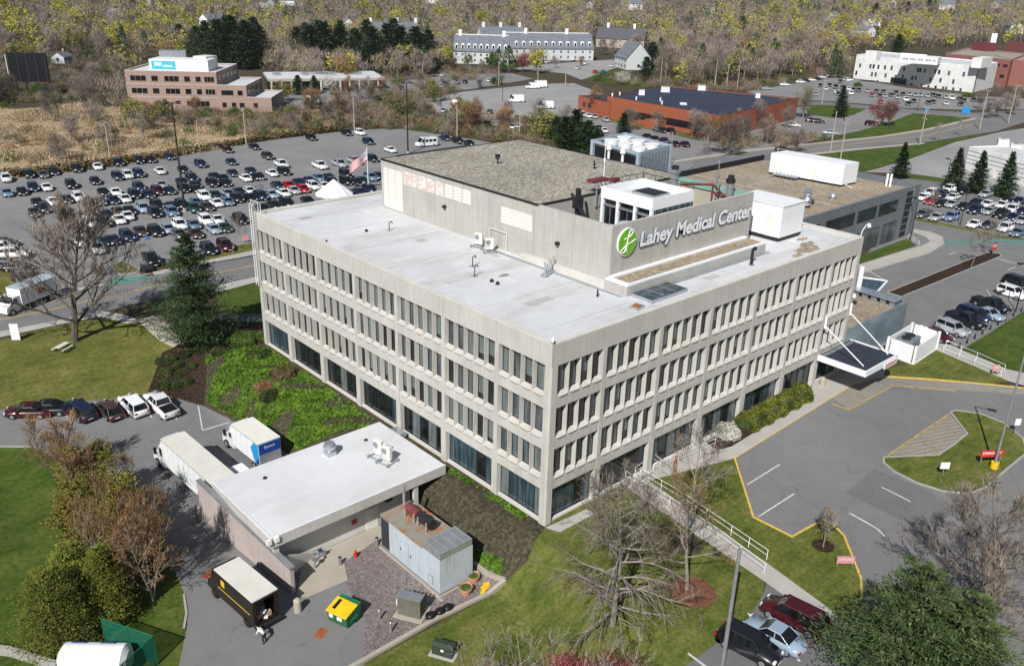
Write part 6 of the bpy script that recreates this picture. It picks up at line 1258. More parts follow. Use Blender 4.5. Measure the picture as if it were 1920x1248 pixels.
# brown delivery truck, open at the back
t3 = empty('delivery_truck', (-22.65, 7.75, zy), math.radians(90+5), 'dark brown delivery truck with a cream roof and open rear', 'truck'); m = MB(); K = MAT['brown_van']; w = 1.12; L = 5.6
m.box(0, -w, .6, L, -w+.05, 3.05, K); m.box(0, w-.05, .6, L, w, 3.05, K); m.box(L-.05, -w+.05, .6, L, w-.05, 3.05, K); m.box(0, -w+.05, .6, L, w-.05, .75, K)
m.box(0, -w+.05, 2.75, .05, w-.05, 3.05, K); m.box(0, -w+.05, .75, .05, -w+.35, 2.75, K); m.box(0, w-.35, .75, .05, w-.05, 2.75, K)
prof = [(L, .6), (L, 3.0), (L+.5, 2.95), (L+.9, 1.8), (L+1.5, 1.35), (L+1.6, .6)]; n = 6; vs = [(x, -w*.95, z) for x, z in prof]+[(x, w*.95, z) for x, z in prof]; m.mesh(vs, [tuple(range(n)), tuple(range(2*n-1, n-1, -1))]+[(i, n+i, n+(i+1) % n, (i+1) % n) for i in range(n)], K); m.build('body', t3)
m = MB(); m.box(-.05, -w-.02, 3.05, L+.05, w+.02, 3.15, MAT['trailer_roof']); m.build('roof', t3)
m = MB(); m.box(L+.53, -w*.85, 2.0, L+.92, w*.85, 2.05, MAT['car_glass']); m.hull([(L+.55, -w*.85, 2.85), (L+.9, -w*.88, 1.9), (L+.9, w*.88, 1.9), (L+.55, w*.85, 2.85)], [(L+.6, -w*.85, 2.87), (L+.95, -w*.88, 1.9), (L+.95, w*.88, 1.9), (L+.6, w*.85, 2.87)], MAT['car_glass']); m.build('windshield', t3)
m = MB(); m.box(.5, w, 1.55, L-.3, w+.012, 1.62, MAT['yellow']); m.box(.5, -w-.012, 1.55, L-.3, -w, 1.62, MAT['yellow']); m.build('stripe', t3)
m = MB(); m.box(L-1.4, w, 2.0, L-.9, w+.015, 2.6, MAT['yellow']); m.build('emblem', t3)
for x in (1.2, L+.5):
    for s in (-1, 1): m = MB(); m.tube((x, s*(w-.28), .45), (x, s*(w+.0), .45), .45, .45, MAT['rubber'], 16); m.tube((x, s*w, .45), (x, s*(w+.02), .45), .24, .24, MAT['dark'], 12); m.build('wheel', t3)
m = MB(); m.box(-.35, -w, .5, -.02, w, .62, MAT['dark']); m.build('bumper', t3)
rg = random.Random(4)
for i, (x, y, z, s, c, lab) in enumerate(((.5, -.4, .76, .45, 'card', 'brown carton on the floor at the left inside the truck'), (.7, .35, .76, .55, 'card', 'larger brown carton on the floor at the right inside the truck'), (.45, 0, 1.25, .38, 'white', 'white parcel lying topmost inside the open truck'), (.3, -.1, .76, .32, 'white', 'white parcel nearest the open truck sill'), (1.4, -.2, .76, .8, 'card', 'tall stack carton deep inside the truck'))):
    p = t3.matrix_basis @ Vector((x, y, z)) if False else Vector((t3.location.x+math.cos(t3.rotation_euler.z)*x-math.sin(t3.rotation_euler.z)*y, t3.location.y+math.sin(t3.rotation_euler.z)*x+math.cos(t3.rotation_euler.z)*y, t3.location.z+z))
    t = empty('parcel', p, .3*i, lab, 'parcel', 'parcels in the delivery truck'); m = MB(); m.box(-s/2, -s/2, 0, s/2, s/2, s*.8 if c == 'card' else s*.35, MAT[c]); m.build('box', t); m = MB(); zt = s*.8 if c == 'card' else s*.35; m.box(-s/2-.002, -.03, zt, s/2+.002, .03, zt+.004, MAT['offwhite']); m.build('tape', t)
# big pale box truck on the road at left
q = at(100, 556); t4 = box_truck((q.x, q.y, h(q.x, q.y)), math.radians(-152), 6.2, 2.5, 3.3, 'white box truck with blue roof on the road behind the bare tree', roofm='bluegrey', cabL=1.6, bonnet=.6, cabH=2.5)
m = MB(); m.box(2.2, -1.27, 1.7, 3.4, -1.252, 2.6, MAT['red']); m.box(2.2, 1.252, 1.7, 3.4, 1.27, 2.6, MAT['red']); m.build('side_graphic', t4)
t = empty('car_trailer', at(276, 507), math.radians(-100), 'small dark flat trailer hitched behind the black pickup near the lot exit', 'trailer'); m = MB(); m.box(-1.4, -.8, .45, 1.4, .8, .75, MAT['dark']); m.tube((1.4, 0, .5), (2.4, 0, .5), .05, .05, MAT['dark'], 6); m.build('bed', t)
for s in (-1, 1): m = MB(); m.tube((-.1, s*.82, .3), (-.1, s*1.0, .3), .3, .3, MAT['rubber'], 12); m.build('wheel', t)
# small water trailer lower left
q = at(190, 1246); t = empty('tank', (q.x-.4, q.y-.6, h(q.x, q.y)), math.radians(-42), 'white cylindrical tank with dark blue panels in the green fenced pen', 'tank'); m = MB(); m.tube((-2.2, 0, 1.3), (2.2, 0, 1.3), 1.15, 1.15, MAT['white'], 28); m.tube((-2.5, 0, 1.3), (-2.2, 0, 1.3), .7, 1.15, MAT['white'], 28); m.tube((2.2, 0, 1.3), (2.5, 0, 1.3), 1.15, .7, MAT['white'], 28); m.build('shell', t)
for x in (-1.2, .9): m = MB(); m.hull([(x-.5, .25, 2.47), (x+.5, .25, 2.47), (x+.5, .95, 2.0), (x-.5, .95, 2.0)], [(x-.5, .3, 2.53), (x+.5, .3, 2.53), (x+.5, 1.0, 2.06), (x-.5, 1.0, 2.06)], MAT['solar']); m.build('panel', t)
for x in (-1.5, 1.5): m = MB(); m.box(x-.2, -.8, 0, x+.2, .8, .5, MAT['steel']); m.build('cradle', t)
# ------------------------------------------------------------------ vegetation
def frames(d):
    d = d/np.maximum(np.linalg.norm(d, axis=1, keepdims=True), 1e-9); a = np.where(np.abs(d[:, 2:3]) < .9, [[0, 0, 1.]], [[1., 0, 0]]); u = np.cross(d, a); u /= np.linalg.norm(u, axis=1, keepdims=True); return d, u, np.cross(d, u)
def tubes(segs, n=3):
    """segments (x0,y0,z0,x1,y1,z1,r0,r1) -> quads"""
    S_ = np.array(segs, float); a, b = S_[:, :3], S_[:, 3:6]; d, u, w = frames(b-a); out = []
    for k in range(n):
        t0, t1 = 2*PI*k/n, 2*PI*(k+1)/n; e0 = u*math.cos(t0)+w*math.sin(t0); e1 = u*math.cos(t1)+w*math.sin(t1); r0, r1 = S_[:, 6:7], S_[:, 7:8]
        out.append(np.stack([a+e0*r0, a+e1*r0, b+e1*r1, b+e0*r1], 1))
    return np.concatenate(out).reshape(-1, 3)
def rdir(rng, n):
    v = rng.normal(size=(n, 3)); return v/np.linalg.norm(v, axis=1, keepdims=True)
def grow(rng, Ht, r0, n1=14, n2=8, n3=7, n4=4, spread=.55, up=.6, first=.25, droop=0., lean=(0, 0), l1=.55, stems=1, wob=.05):
    segs = []; fine = []
    def poly(p, d, L, r, n, lift, rend, wob_):
        pts = [(p, r)]; q = p.copy(); dd = d.copy()
        for i in range(n):
            dd = dd+rng.normal(size=3)*wob_+np.array([0, 0, lift]); dd /= np.linalg.norm(dd); q2 = q+dd*L/n; r2 = r+(rend-r)*(i+1)/n; segs.append((*q, *q2, pts[-1][1], r2)); q = q2; pts.append((q.copy(), r2))
        return pts
    for s in range(stems):
        d0 = np.array([lean[0], lean[1], 1.]) if stems == 1 else np.array([math.cos(s*2.4)*.28, math.sin(s*2.4)*.28, 1.])
        tr = poly(np.zeros(3), d0/np.linalg.norm(d0), Ht*.96, r0*(1 if stems == 1 else .7), 9, .01, .02, wob)
        for i in range(n1):
            f = first+(1-first)*((i+rng.random()*.8)/n1)**.85; k = min(8, int(f*9)); t = f*9-k; p = tr[k][0]*(1-t)+tr[k+1][0]*t; r = tr[k][1]*.5
            a = i*2.4+rng.random()*.8; L = Ht*l1*(1.05-f*.75)*rng.uniform(.8, 1.15)
            el = up*(.35+.75*f) if droop == 0 else droop*(f-.22)
            d = np.array([math.cos(a)*spread*1.5, math.sin(a)*spread*1.5, el+.02]); d /= np.linalg.norm(d)
            b1 = poly(p, d, L, max(.018, r), 6, .045 if droop == 0 else -.03*(f < .6), .012, .11)
            for j in range(n2):
                g = .2+.8*(j+rng.random())/n2; k2 = min(5, int(g*6)); t2 = g*6-k2; p2 = b1[k2][0]*(1-t2)+b1[k2+1][0]*t2; d2 = (b1[k2+1][0]-b1[k2][0]); d2 /= np.linalg.norm(d2)
                sd_ = np.cross(d2, rdir(rng, 1)[0]); d3 = d2*.75+sd_*.75+np.array([0, 0, .22 if droop == 0 else -.12]); d3 /= np.linalg.norm(d3)
                b2 = poly(p2, d3, L*(.48-.22*g)*rng.uniform(.7, 1.2)+.25, max(.012, b1[k2][1]*.5), 4, .04 if droop == 0 else -.04, .006, .13)
                for m_ in range(n3):
                    g2 = .25+.75*(m_+rng.random())/n3; k3 = min(3, int(g2*4)); t3 = g2*4-k3; p3 = b2[k3][0]*(1-t3)+b2[k3+1][0]*t3; d4 = (b2[k3+1][0]-b2[k3][0]); d4 /= np.linalg.norm(d4)
                    d5 = d4*.8+np.cross(d4, rdir(rng, 1)[0])*.7+np.array([0, 0, .2 if droop == 0 else 0.]); d5 /= np.linalg.norm(d5); Lt = rng.uniform(.35, .9)*(.5+Ht/22); e = p3+d5*Lt; fine.append((*p3, *e, .009, .004))
                    for q_ in range(n4):
                        s_ = p3+(e-p3)*rng.uniform(.3, 1); d6 = d5*.7+rdir(rng, 1)[0]*.6; fine.append((*s_, *(s_+d6*Lt*.5), .006, .002))
    return segs, fine
def two(name, Vt, Vc, mt, mc, nc=4):
    return quadmesh('trunk', Vt, MAT[mt]), quadmesh('crown', Vc, MAT[mc], n=nc)
def ribbons(segs, w=1.0):
    S_ = np.array(segs, float); a, b = S_[:, :3], S_[:, 3:6]; d, u, v = frames(b-a); r0, r1 = S_[:, 6:7]*w*1.6, S_[:, 7:8]*w*1.6
    return np.concatenate([np.stack([a-u*r0, a+u*r0, b+u*r1, b-u*r1], 1)]).reshape(-1, 3)
def put(meshes, loc, rz=0, sc=1, name='bare_tree', label=None, group=None, cat='tree', sz=None):
    o = link(name, meshes[0]); o.location = loc; o.rotation_euler = (0, 0, rz); o.scale = (sc, sc, sz or sc); tag(o, label, cat, group)
    if len(meshes) > 1: link('crown', meshes[1], o)
    return o
def leaf_quads(rng, C, s, flat=0.0):
    """small quads at points C, sizes s"""
    n = len(C); d = rdir(rng, n); d[:, 2] *= (1-flat); d, u, w = frames(d); s = s[:, None]*np.ones((1, 3)); return np.stack([C-u*s-w*s*.6, C+u*s-w*s*.6, C+u*s+w*s*.6, C-u*s+w*s*.6], 1).reshape(-1, 3)
def clumps(rng, n, nc, rx, rz, zc, cs, shell=.55, irr=.25, low=None):
    """points gathered in clumps over an uneven ellipsoid"""
    c = rdir(rng, nc); rad = rng.uniform(shell, 1, nc)[:, None]*(1+irr*np.sin(c[:, 0:1]*5+c[:, 2:3]*4+rng.random()*6)); C = c*rad*[rx, rx, rz]+[0, 0, zc]
    if low is not None: C[:, 2] = np.maximum(C[:, 2], low)
    i = rng.integers(0, nc, n); return C[i]+rng.normal(size=(n, 3))*cs*rng.uniform(.5, 1.3, nc)[i][:, None], C
# near, finely branched ones
def bare_near(seed, Ht, r0, mt='bark', mc='twig', fw=1.0, **k):
    rng = np.random.default_rng(seed); s, f = grow(rng, Ht, r0, **k); thick = [q for q in s if q[6] > .03]; thin = [q for q in s if q[6] <= .03]
    Vt = tubes(thick, 6); Vt = np.concatenate([Vt, tubes(thin, 3)]); return two('t', Vt, ribbons(f, fw), mt, mc)
put(bare_near(3, 16, .42, n1=26, n2=12, n3=10, n4=5, spread=.72, up=.95, first=.1, l1=.66, mc='twig', fw=3.0), at(140, 640), .4, 1.05, label='big spreading bare tree on the left lawn beside the road')
put(bare_near(5, 13.5, .24, 'bark_pale', 'twig', 1.5, n1=44, n2=9, n3=6, n4=2, spread=.85, first=.07, droop=.7, l1=.45), at(1148, 1172), .2, 1.0, label='grey bare tree with long level drooping branches in front of the near corner')
put(bare_near(8, 10.5, .17, 'bark_pale', 'twig', 1.4, n1=13, n2=8, n3=6, n4=3, spread=.5, first=.3, l1=.45, lean=(.02, .05)), at(1279, 1018), 1.2, 1, label='bare tree with a straight pale trunk right beside the footpath rail')
put(bare_near(9, 9.5, .16, 'bark_pale', 'twig_red', 1.4, n1=14, n2=7, n3=6, n4=3, spread=.6, first=.25, l1=.5, lean=(.12, -.05)), at(1288, 1106), 2.2, 1, label='leaning bare tree growing from the round mulch ring on the lower lawn')
rg_ = random.Random(3)
for i, (px, py, hh) in enumerate(((905, 1330, 5.6), (985, 1350, 6.5), (1065, 1345, 7.0), (1150, 1330, 6.2))):
    ms = bare_near(20+i, hh, .10, 'bark_pale', 'bark_pale', 1.3, n1=5, n2=5, n3=3, n4=1, spread=.5, first=.3, l1=.5, stems=2); o = put(ms, at(px, py), i, 1, 'budding_tree', ['pale branched small tree with few buds, first from the left along the bottom edge', 'pale branched small tree with red buds, second along the bottom edge', 'redder budding tree, third along the bottom edge', 'red budding tree behind, last along the bottom edge under the level-branched tree'][i], 'red budding trees along the bottom edge')
    rng = np.random.default_rng(40+i); P, _ = clumps(rng, (300, 2600, 6500, 3000)[i], 60, 2.0, 1.3, (3, 3.2, 3.8, 3.2)[i], .35, .3); link('buds', quadmesh('buds', leaf_quads(rng, P, rng.uniform(.02, .055, len(P))), MAT['bud_red']), o)
for i, (px, py, hh, kk, lab) in enumerate(((1543, 1026, 3.3, 'twig', 'little bare sapling in a dark mulch ring beside the yellow kerb'), (1820, 503, 6.3, 'twig_tan', 'slim tree with pale buds in the long mulch median'), (437, 476, 6, 'twig', 'thin leaning bare sapling by the dark red car on the verge'), (1846, 478, 6, 'twig', 'thin bare sapling at the far tip of the mulch median'), (1755, 266, 5, 'twig', 'left sapling on the verge of the far road'), (1800, 256, 5, 'twig', 'right sapling on the verge of the far road'), (1741, 405, 5, 'twig', 'small bare tree among cars next to the grey wing'))):
    put(bare_near(60+i, hh, .07, 'bark_pale', kk, 1.6, n1=10, n2=6, n3=5, n4=3, spread=.45, l1=.5, first=.35), at(px, py), i, 1, label=lab)
def ring(px, py, r, mat, label): q = at(px, py); n = 22; return sheet('mulch_ring', [(q.x+r*(1+.05*math.sin(i*2.3))*math.cos(2*PI*i/n), q.y+r*(1+.05*math.cos(i*3.1))*math.sin(2*PI*i/n)) for i in range(n)], mat, 5)
ring(1543, 1024, .95, MAT['mulch'], ''); ring(1297, 1110, 1.9, plain('red_mulch', (.15, .065, .035), .95, var=.4, sc=4), ''); ring(1284, 1020, 1.6, MAT['mulch_old'], '')
# ---- conifers
def conifer(seed, Ht, R, nb, per, size, mc='pine', shape=1.0, z0=.08, irr=.3, tier=0.0, trunk=.25, needle=1.8, flat=.35):
    rng = np.random.default_rng(seed); segs = [(0, 0, 0, 0, 0, Ht*.5, trunk, trunk*.6), (0, 0, Ht*.5, 0, 0, Ht*.97, trunk*.6, .02)]; P = []; Dv = []
    for i in range(nb):
        f = (i+rng.random())/nb; z = Ht*(z0+(1-z0)*f); rad = R*(1-f)**shape*(1-.35*(f < .12))*(1+irr*rng.normal()*.6)+.12*R*.5
        if tier: rad *= .72+.28*abs(math.sin(f*PI*tier))
        a = i*2.39996+rng.random()*.5; d = np.array([math.cos(a), math.sin(a), .22-.35*(1-f)+.1*rng.normal()]); d /= np.linalg.norm(d); e = np.array([0, 0, z])+d*rad; segs.append((0, 0, z, *e, .035+.03*(1-f), .01))
        m = max(6, int(per*(.35+rad/R))); t = rng.uniform(.18, 1.05, m)**.8; w = (.10+.16*(1-np.abs(t-.6)))*rad; c = np.array([0, 0, z])+np.outer(t, d*rad)+rng.normal(size=(m, 3))*np.stack([w*(.6+flat), w*(.6+flat), w*flat], 1); P.append(c); Dv.append(np.tile(d, (m, 1))+rng.normal(size=(m, 3))*.5+[0, 0, .25])
    P = np.concatenate(P); Dv = np.concatenate(Dv); d, u, w = frames(Dv); s = (size*rng.uniform(.6, 1.3, len(P)))[:, None]
    V = np.stack([P-u*s*.45, P+u*s*.45, P+d*s*needle+u*s*.25, P+d*s*needle-u*s*.25], 1).reshape(-1, 3); return two('c', tubes(segs, 5), V, 'bark_dark', mc)
put(conifer(1, 15.0, 5.0, 105, 210, .15, 'pine', .88, .10, .5, 0, .25, 1.8, .2), at(372, 652), 0, 1, 'pine_tree', 'large dark green pine between the lawn and the long facade')
p_ = at(1738, 1088, 11.6); put(conifer(2, 12.6, 5.2, 78, 330, .11, 'pine3', .72, .1, .38, 0, .25, 1.9, .16), (p_.x, p_.y, h(p_.x, p_.y)), 0, 1, 'pine_tree', 'big dark pine filling the bottom right corner, nearer the red minivan')
p_ = at(1835, 1135, 11.0); put(conifer(4, 11.6, 4.8, 70, 300, .11, 'pine3', .72, .1, .38, 0, .25, 1.9, .16), (p_.x, p_.y, h(p_.x, p_.y)), 1, 1, 'pine_tree', 'dark pine at the very bottom right edge under the bare tree')
SPR = [conifer(6+i, 8.5, 2.1, 90, 60, .22, 'pine', 1.0, .05, .15, 0, .14) for i in range(2)]
for i, (px, py, s, lab) in enumerate(((1686, 334, 1.0, 'dark spruce standing alone beyond the grey wing corner'), (1786, 356, 1.12, 'left spruce of the three in a line behind the right lot'), (1829, 362, 1.12, 'middle spruce of the three in a line behind the right lot'), (1881, 369, 1.18, 'right spruce of the three in a line behind the right lot'), (1574, 220, 1.25, 'dark spruce on the round lawn beside the white office lot'))): put(SPR[i % 2], at(px, py), i*1.3, s, 'spruce_tree', lab, 'spruces')
# ---- hedgerow trees, lower left
def leafy(seed, Ht, R, nc, n, size, mc, mt='bark', limbs=8, zc=.55, rz=.5, cs=.5, shell=.5, stems=1, low=.2, irr=.25):
    rng = np.random.default_rng(seed); P, C = clumps(rng, n, nc, R, Ht*rz, Ht*zc, cs, shell, irr, low); segs = [(0, 0, -.2, 0, 0, Ht*.45, .05+Ht*.014, .03+Ht*.008)]
    for c in C[rng.choice(len(C), min(limbs*3, len(C)), False)]: z = rng.uniform(.1, .45)*Ht; m_ = np.array([c[0]*.45, c[1]*.45, z+(c[2]-z)*.55]); segs += [(0, 0, z, *m_, .03+Ht*.004, .025), (*m_, *c, .025, .01)]
    return two('l', tubes(segs, 5), leaf_quads(rng, P, size*rng.uniform(.5, 1.3, n)), mt, mc)
HR = 'trees of the hedgerow along the truck yard'
for i, (px, py, Ht, R, mc, lab) in enumerate(((172, 962, 7.6, 2.5, 'arb_rust', 'olive evergreen behind the red-brown shrub at the upper end of the hedgerow'), (215, 1015, 8.2, 2.7, 'arb', 'yellow-green evergreen in the middle of the hedgerow, upper one'), (165, 1020, 6.8, 2.3, 'arb_rust', 'rust tinged evergreen on the lawn side of the hedgerow'), (252, 1062, 7.8, 2.5, 'arb_rust', 'olive evergreen beside the yard in the middle of the hedgerow'), (250, 1075, 4.2, 1.9, 'bush', 'low green bush at the yard side of the hedgerow foot'))):
    put(leafy(70+i, Ht, R, 70, 13000, .085, mc, 'bark_pale', limbs=12, zc=.52, rz=.5, cs=.38, shell=.45), at(px, py), i, 1, 'evergreen_tree', lab, HR)
for i, (px, py, Ht, R, lab) in enumerate(((208, 1165, 7.0, 1.75, 'narrow column shaped evergreen just above the green mesh fence'), (112, 1215, 7.2, 2.6, 'broad rounded evergreen nearest the bottom left corner'), (150, 1150, 6.6, 2.1, 'evergreen between the column shaped one and the lawn'))):
    put(conifer(80+i, Ht, R, 170, 110, .10, 'arb', .42, .02, .14, 0, .12, 1.0), at(px, py), i, 1, 'evergreen_tree', lab, HR)
for i, (px, py, Ht, n1, mt, lab) in enumerate(((108, 905, 6.6, 12, 'bark', 'red-brown budding shrub at the top end of the hedgerow by the parked cars'), (235, 1125, 10.2, 12, 'bark_pale', 'rusty budding tree with pale trunks in the middle of the hedgerow'), (288, 1128, 9.0, 10, 'bark_pale', 'thin rusty budding tree at the yard side of the hedgerow'), (190, 985, 8.6, 9, 'bark_pale', 'pale twiggy tree poking out of the upper hedgerow'))):
    ms = bare_near(90+i, Ht, .12, mt, 'twig_red', 1.7, n1=n1, n2=8, n3=5, n4=3, spread=.42, up=1.1, first=.15, l1=.42, stems=3); o = put(ms, at(px, py), i, 1, 'budding_tree', lab, HR)
    rng = np.random.default_rng(95+i); P, _ = clumps(rng, 1300, 60, Ht*.25, Ht*.33, Ht*.6, .35, .35); link('buds', quadmesh('buds', leaf_quads(rng, P, rng.uniform(.02, .06, len(P))), MAT['twig_red']), o)
p_ = at(1905, 985, 9.5); put(bare_near(31, 11.5, .24, 'bark', 'twig', 1.7, n1=22, n2=10, n3=8, n4=4, spread=.8, up=.55, first=.2, l1=.6), (p_.x, p_.y, 0), 0, 1, label='wide bare tree at the right edge over the entrance drive')
p_ = at(1835, 1085, 7.5); put(bare_near(33, 9, .2, 'bark', 'twig', 1.6, n1=16, n2=9, n3=7, n4=4, spread=.8, up=.55, first=.2, l1=.6), (p_.x, p_.y, 0), 0, 1, label='lower bare tree between the dark pines and the wide bare tree')
# ---- shrubs
def bush(seed, r, hh, n, size, mc, irr=.1):
    rng = np.random.default_rng(seed); d = rdir(rng, n); d[:, 2] = np.abs(d[:, 2]); rad = rng.uniform(.72, 1.02, n)[:, None]*(1+irr*np.sin(d[:, 0:1]*6+seed)*np.cos(d[:, 1:2]*5)); P = d*rad*[r, r, hh]; core = bmesh.new(); bmesh.ops.create_icosphere(core, subdivisions=2, radius=1)
    me = bpy.data.meshes.new('stems'); 
    for v in core.verts: v.co = Vector((v.co.x*r*.8, v.co.y*r*.8, max(-.1, v.co.z)*hh*.8))
    core.to_mesh(me); core.free(); me.materials.append(MAT[mc]); return me, quadmesh('leaves', leaf_quads(rng, P, size*rng.uniform(.6, 1.3, n)), MAT[mc])
def shrub(ms, px, py, label, group=None, s=1, rz=0): o = link('shrub', ms[0]); o.location = at(px, py); o.rotation_euler = (0, 0, rz); o.scale = (s, s, s); tag(o, label, 'shrub', group); link('leaves', ms[1], o); return o
BX = bush(1, 1.0, .95, 2600, .06, 'bush_dark')
for i, (px, py) in enumerate(((304, 680), (321, 677), (336, 686), (362, 689), (311, 702), (340, 703), (353, 718), (309, 725), (331, 725), (349, 668))): shrub(BX, px, py, f'{ordinal(i+1)} clipped dark ball shrub counting down through the mulch bed cluster', 'clipped ball shrubs in the mulch bed', .84+.14*math.sin(i*2), i)
for i, (px, py, r, hh, mc, lab) in enumerate(((455, 643, 2.0, 1.5, 'bush', 'large rounded green shrub near the far left building corner'), (484, 668, 1.6, 1.1, 'bush', 'green shrub in front of the large rounded one by the facade'), (494, 636, 1.1, 1.1, 'bush', 'small green shrub touching the far left building corner'), (412, 662, 1.0, .9, 'bush_dark', 'dark round shrub at the foot of the pine'), (376, 655, 1.3, 1.0, 'bush_dark', 'dark shrub hidden below the pine'), (531, 705, 1.5, 1.2, 'shrub_brown', 'brown leafless shrub on the green bank, upper one'), (497, 728, 1.2, .9, 'twig_red', 'reddish shrub on the green bank'), (507, 745, 1.2, .9, 'bush_dark', 'dark green shrub below the reddish one on the bank'), (1364, 818, 1.35, 1.5, 'blossom', 'shrub with pale blossom at the end of the entrance hedge'), (350, 655, 1.0, .7, 'shrub_brown', 'low brown shrub in the mulch bed beside the path'), (1608, 162, 1.9, 1.8, 'bush', 'round green shrub at the left end of the white office'), (1815, 182, 2.6, 1.6, 'bush', 'round olive shrub at the right corner of the white office'))): shrub(bush(10+i, r, hh, 3000, .075, mc, .18), px, py, lab)
def hedge():
    a, b = at(1392, 806), at(1506, 744); rng = np.random.default_rng(5); n = 16000; t = rng.random(n)[:, None]; A, Bv = np.array(a), np.array(b); L = np.linalg.norm(Bv-A); d = (Bv-A)/L; nn = np.array([-d[1], d[0], 0]); th = rng.uniform(0, PI, n); rad = rng.uniform(.8, 1.05, n)*(1+.12*np.sin(t[:, 0]*28)); P = A+d*t*L+np.outer(np.cos(th)*rad*1.25, nn)+np.outer(np.sin(th)*rad*1.75, [0, 0, 1.]); P -= A
    m = MB(); q = [tuple((d*L*k+nn*s)[:2]) for k, s in ((0.02, -1), (.98, -1), (.98, 1), (.02, 1))]; m.prism(q, 0, 1.35, MAT['bush_dark']); o = m.build('hedge'); o.location = a; tag(o, 'long dense green hedge between the entrance walkway and the facade', 'hedge'); link('leaves', quadmesh('leaves', leaf_quads(rng, P, rng.uniform(.04, .11, n)), MAT['arb']), o)
hedge()
# ---- mid distance prototypes
def bare_mid(seed, Ht, R, mc, n=1500, mt='bark', w=.035, zc=.62, rz=.42, up=.6):
    rng = np.random.default_rng(seed); segs = [(0, 0, -.5, 0, 0, Ht*.35, .07+Ht*.013, .05+Ht*.008), (0, 0, Ht*.35, .2, .1, Ht*.8, .05+Ht*.008, .03)]; C = rdir(rng, 26)*rng.uniform(.55, .95, 26)[:, None]*[R, R, Ht*rz]+[0, 0, Ht*zc]; C[:, 2] = np.maximum(C[:, 2], Ht*.2)
    for c in C: z = Ht*rng.uniform(.15, .5); m_ = np.array([c[0]*.4, c[1]*.4, z+(c[2]-z)*.5]); segs += [(0, 0, z, *m_, .05+Ht*.004, .04), (*m_, *c, .04, .015)]
    i = rng.integers(0, 26, n); s = C[i]*rng.uniform(.45, 1.0, n)[:, None]; s[:, 2] = C[i][:, 2]-(1-rng.uniform(.5, 1.0, n))*1.5; s += rng.normal(size=(n, 3))*[R*.13, R*.13, Ht*.05]
    ctr = np.array([0, 0, Ht*.35]); d = s-ctr; d /= np.linalg.norm(d, axis=1, keepdims=True); d = d+rng.normal(size=(n, 3))*.45+[0, 0, up*.4]; d, u, _ = frames(d); L = rng.uniform(.5, 1.5, n)[:, None]*(Ht/11); V = np.stack([s-u*w, s+u*w, s+d*L], 1).reshape(-1, 3)
    return two('b', tubes(segs, 4), V, mt, mc, 3)
MID = {'purple': [bare_mid(100+i, 11.5, 4.6, 'twig_purple', 2000, w=.05) for i in range(3)], 'grey': [bare_mid(110+i, 11.5, 4.8, 'twig', 2000, 'bark_pale', w=.05) for i in range(3)], 'tan': [bare_mid(120+i, 11, 4.4, 'twig_tan', 2000, 'bark_pale', w=.05) for i in range(2)], 'red': [bare_mid(130+i, 9, 3.8, 'twig_red', 2000, w=.05) for i in range(2)],
       'bud': [leafy(140+i, 11, 4.8, 38, 2000, .26, 'bud', cs=.75, zc=.6, rz=.42, low=2.2) for i in range(3)], 'olive': [leafy(150+i, 10, 4.4, 36, 1800, .25, 'bud_olive', cs=.8, zc=.58, rz=.42, low=1.6) for i in range(2)],
       'pine': [conifer(160+i, 15, 5.2, 90, 60, .46, 'pine', .6, .1, .35, 0, .3, 1.4) for i in range(3)], 'scrub': [bare_mid(170+i, 5, 2.9, 'shrub_brown', 1500, w=.045, zc=.5, rz=.5) for i in range(2)], 'scrubg': [leafy(176+i, 4.2, 2.6, 30, 1700, .14, 'bush', cs=.5, zc=.45, rz=.5, low=.2) for i in range(2)], 'scrubt': [bare_mid(180+i, 5, 3.0, 'twig_tan', 1500, w=.045, zc=.5, rz=.5) for i in range(2)],
       'magenta': [leafy(190, 7.5, 3.8, 34, 2200, .16, 'bud_red', cs=.6, zc=.58, rz=.42, low=1.2)], 'round': [leafy(192, 5.5, 3.2, 34, 2400, .2, 'bush', cs=.45, zc=.5, rz=.5, low=.3)], 'blossom': [leafy(194, 7, 3.6, 30, 1700, .14, 'blossom', cs=.7, zc=.6, rz=.42, low=1.4)]}
BASEH = {'purple': 11.5, 'grey': 11.5, 'tan': 11, 'red': 9, 'bud': 11, 'olive': 10, 'pine': 15, 'scrub': 5, 'scrubg': 4.2, 'scrubt': 5, 'magenta': 7.5, 'round': 5.5, 'blossom': 7}
DESC = {'purple': ('bare_tree', 'purple-brown bare tree', 'tree'), 'grey': ('bare_tree', 'grey bare tree', 'tree'), 'tan': ('bare_tree', 'tan twigged bare tree', 'tree'), 'red': ('bare_tree', 'reddish budding tree', 'tree'), 'bud': ('budding_tree', 'yellow-green budding tree', 'tree'), 'olive': ('budding_tree', 'olive budding tree', 'tree'), 'pine': ('pine_tree', 'dark pine', 'tree'), 'scrub': ('shrub', 'brown bare shrub', 'shrub'), 'scrubg': ('shrub', 'green shrub', 'shrub'), 'scrubt': ('shrub', 'tan bare shrub', 'shrub'), 'magenta': ('budding_tree', 'magenta budding tree', 'tree'), 'round': ('shrub', 'round green bush', 'shrub'), 'blossom': ('budding_tree', 'pale blossoming tree', 'tree')}
TR = []; SPOTS = []
def tree(px, py, kind, Ht, place, label=None, loc=None):
    q = Vector(loc) if loc is not None else at(px, py); rr = random.Random(int(px*31+py*17)); v = MID[kind][rr.randrange(len(MID[kind]))]; s = Ht/BASEH[kind]
    nm, ds, ct = DESC[kind]; o = put(v, q, rr.uniform(0, 6.28), s*rr.uniform(.95, 1.1), nm, label, 'trees and shrubs '+place, ct); o.scale.z = s; SPOTS.append((q.x, q.y)); TR.append((o, px, ds, place, label)); return o
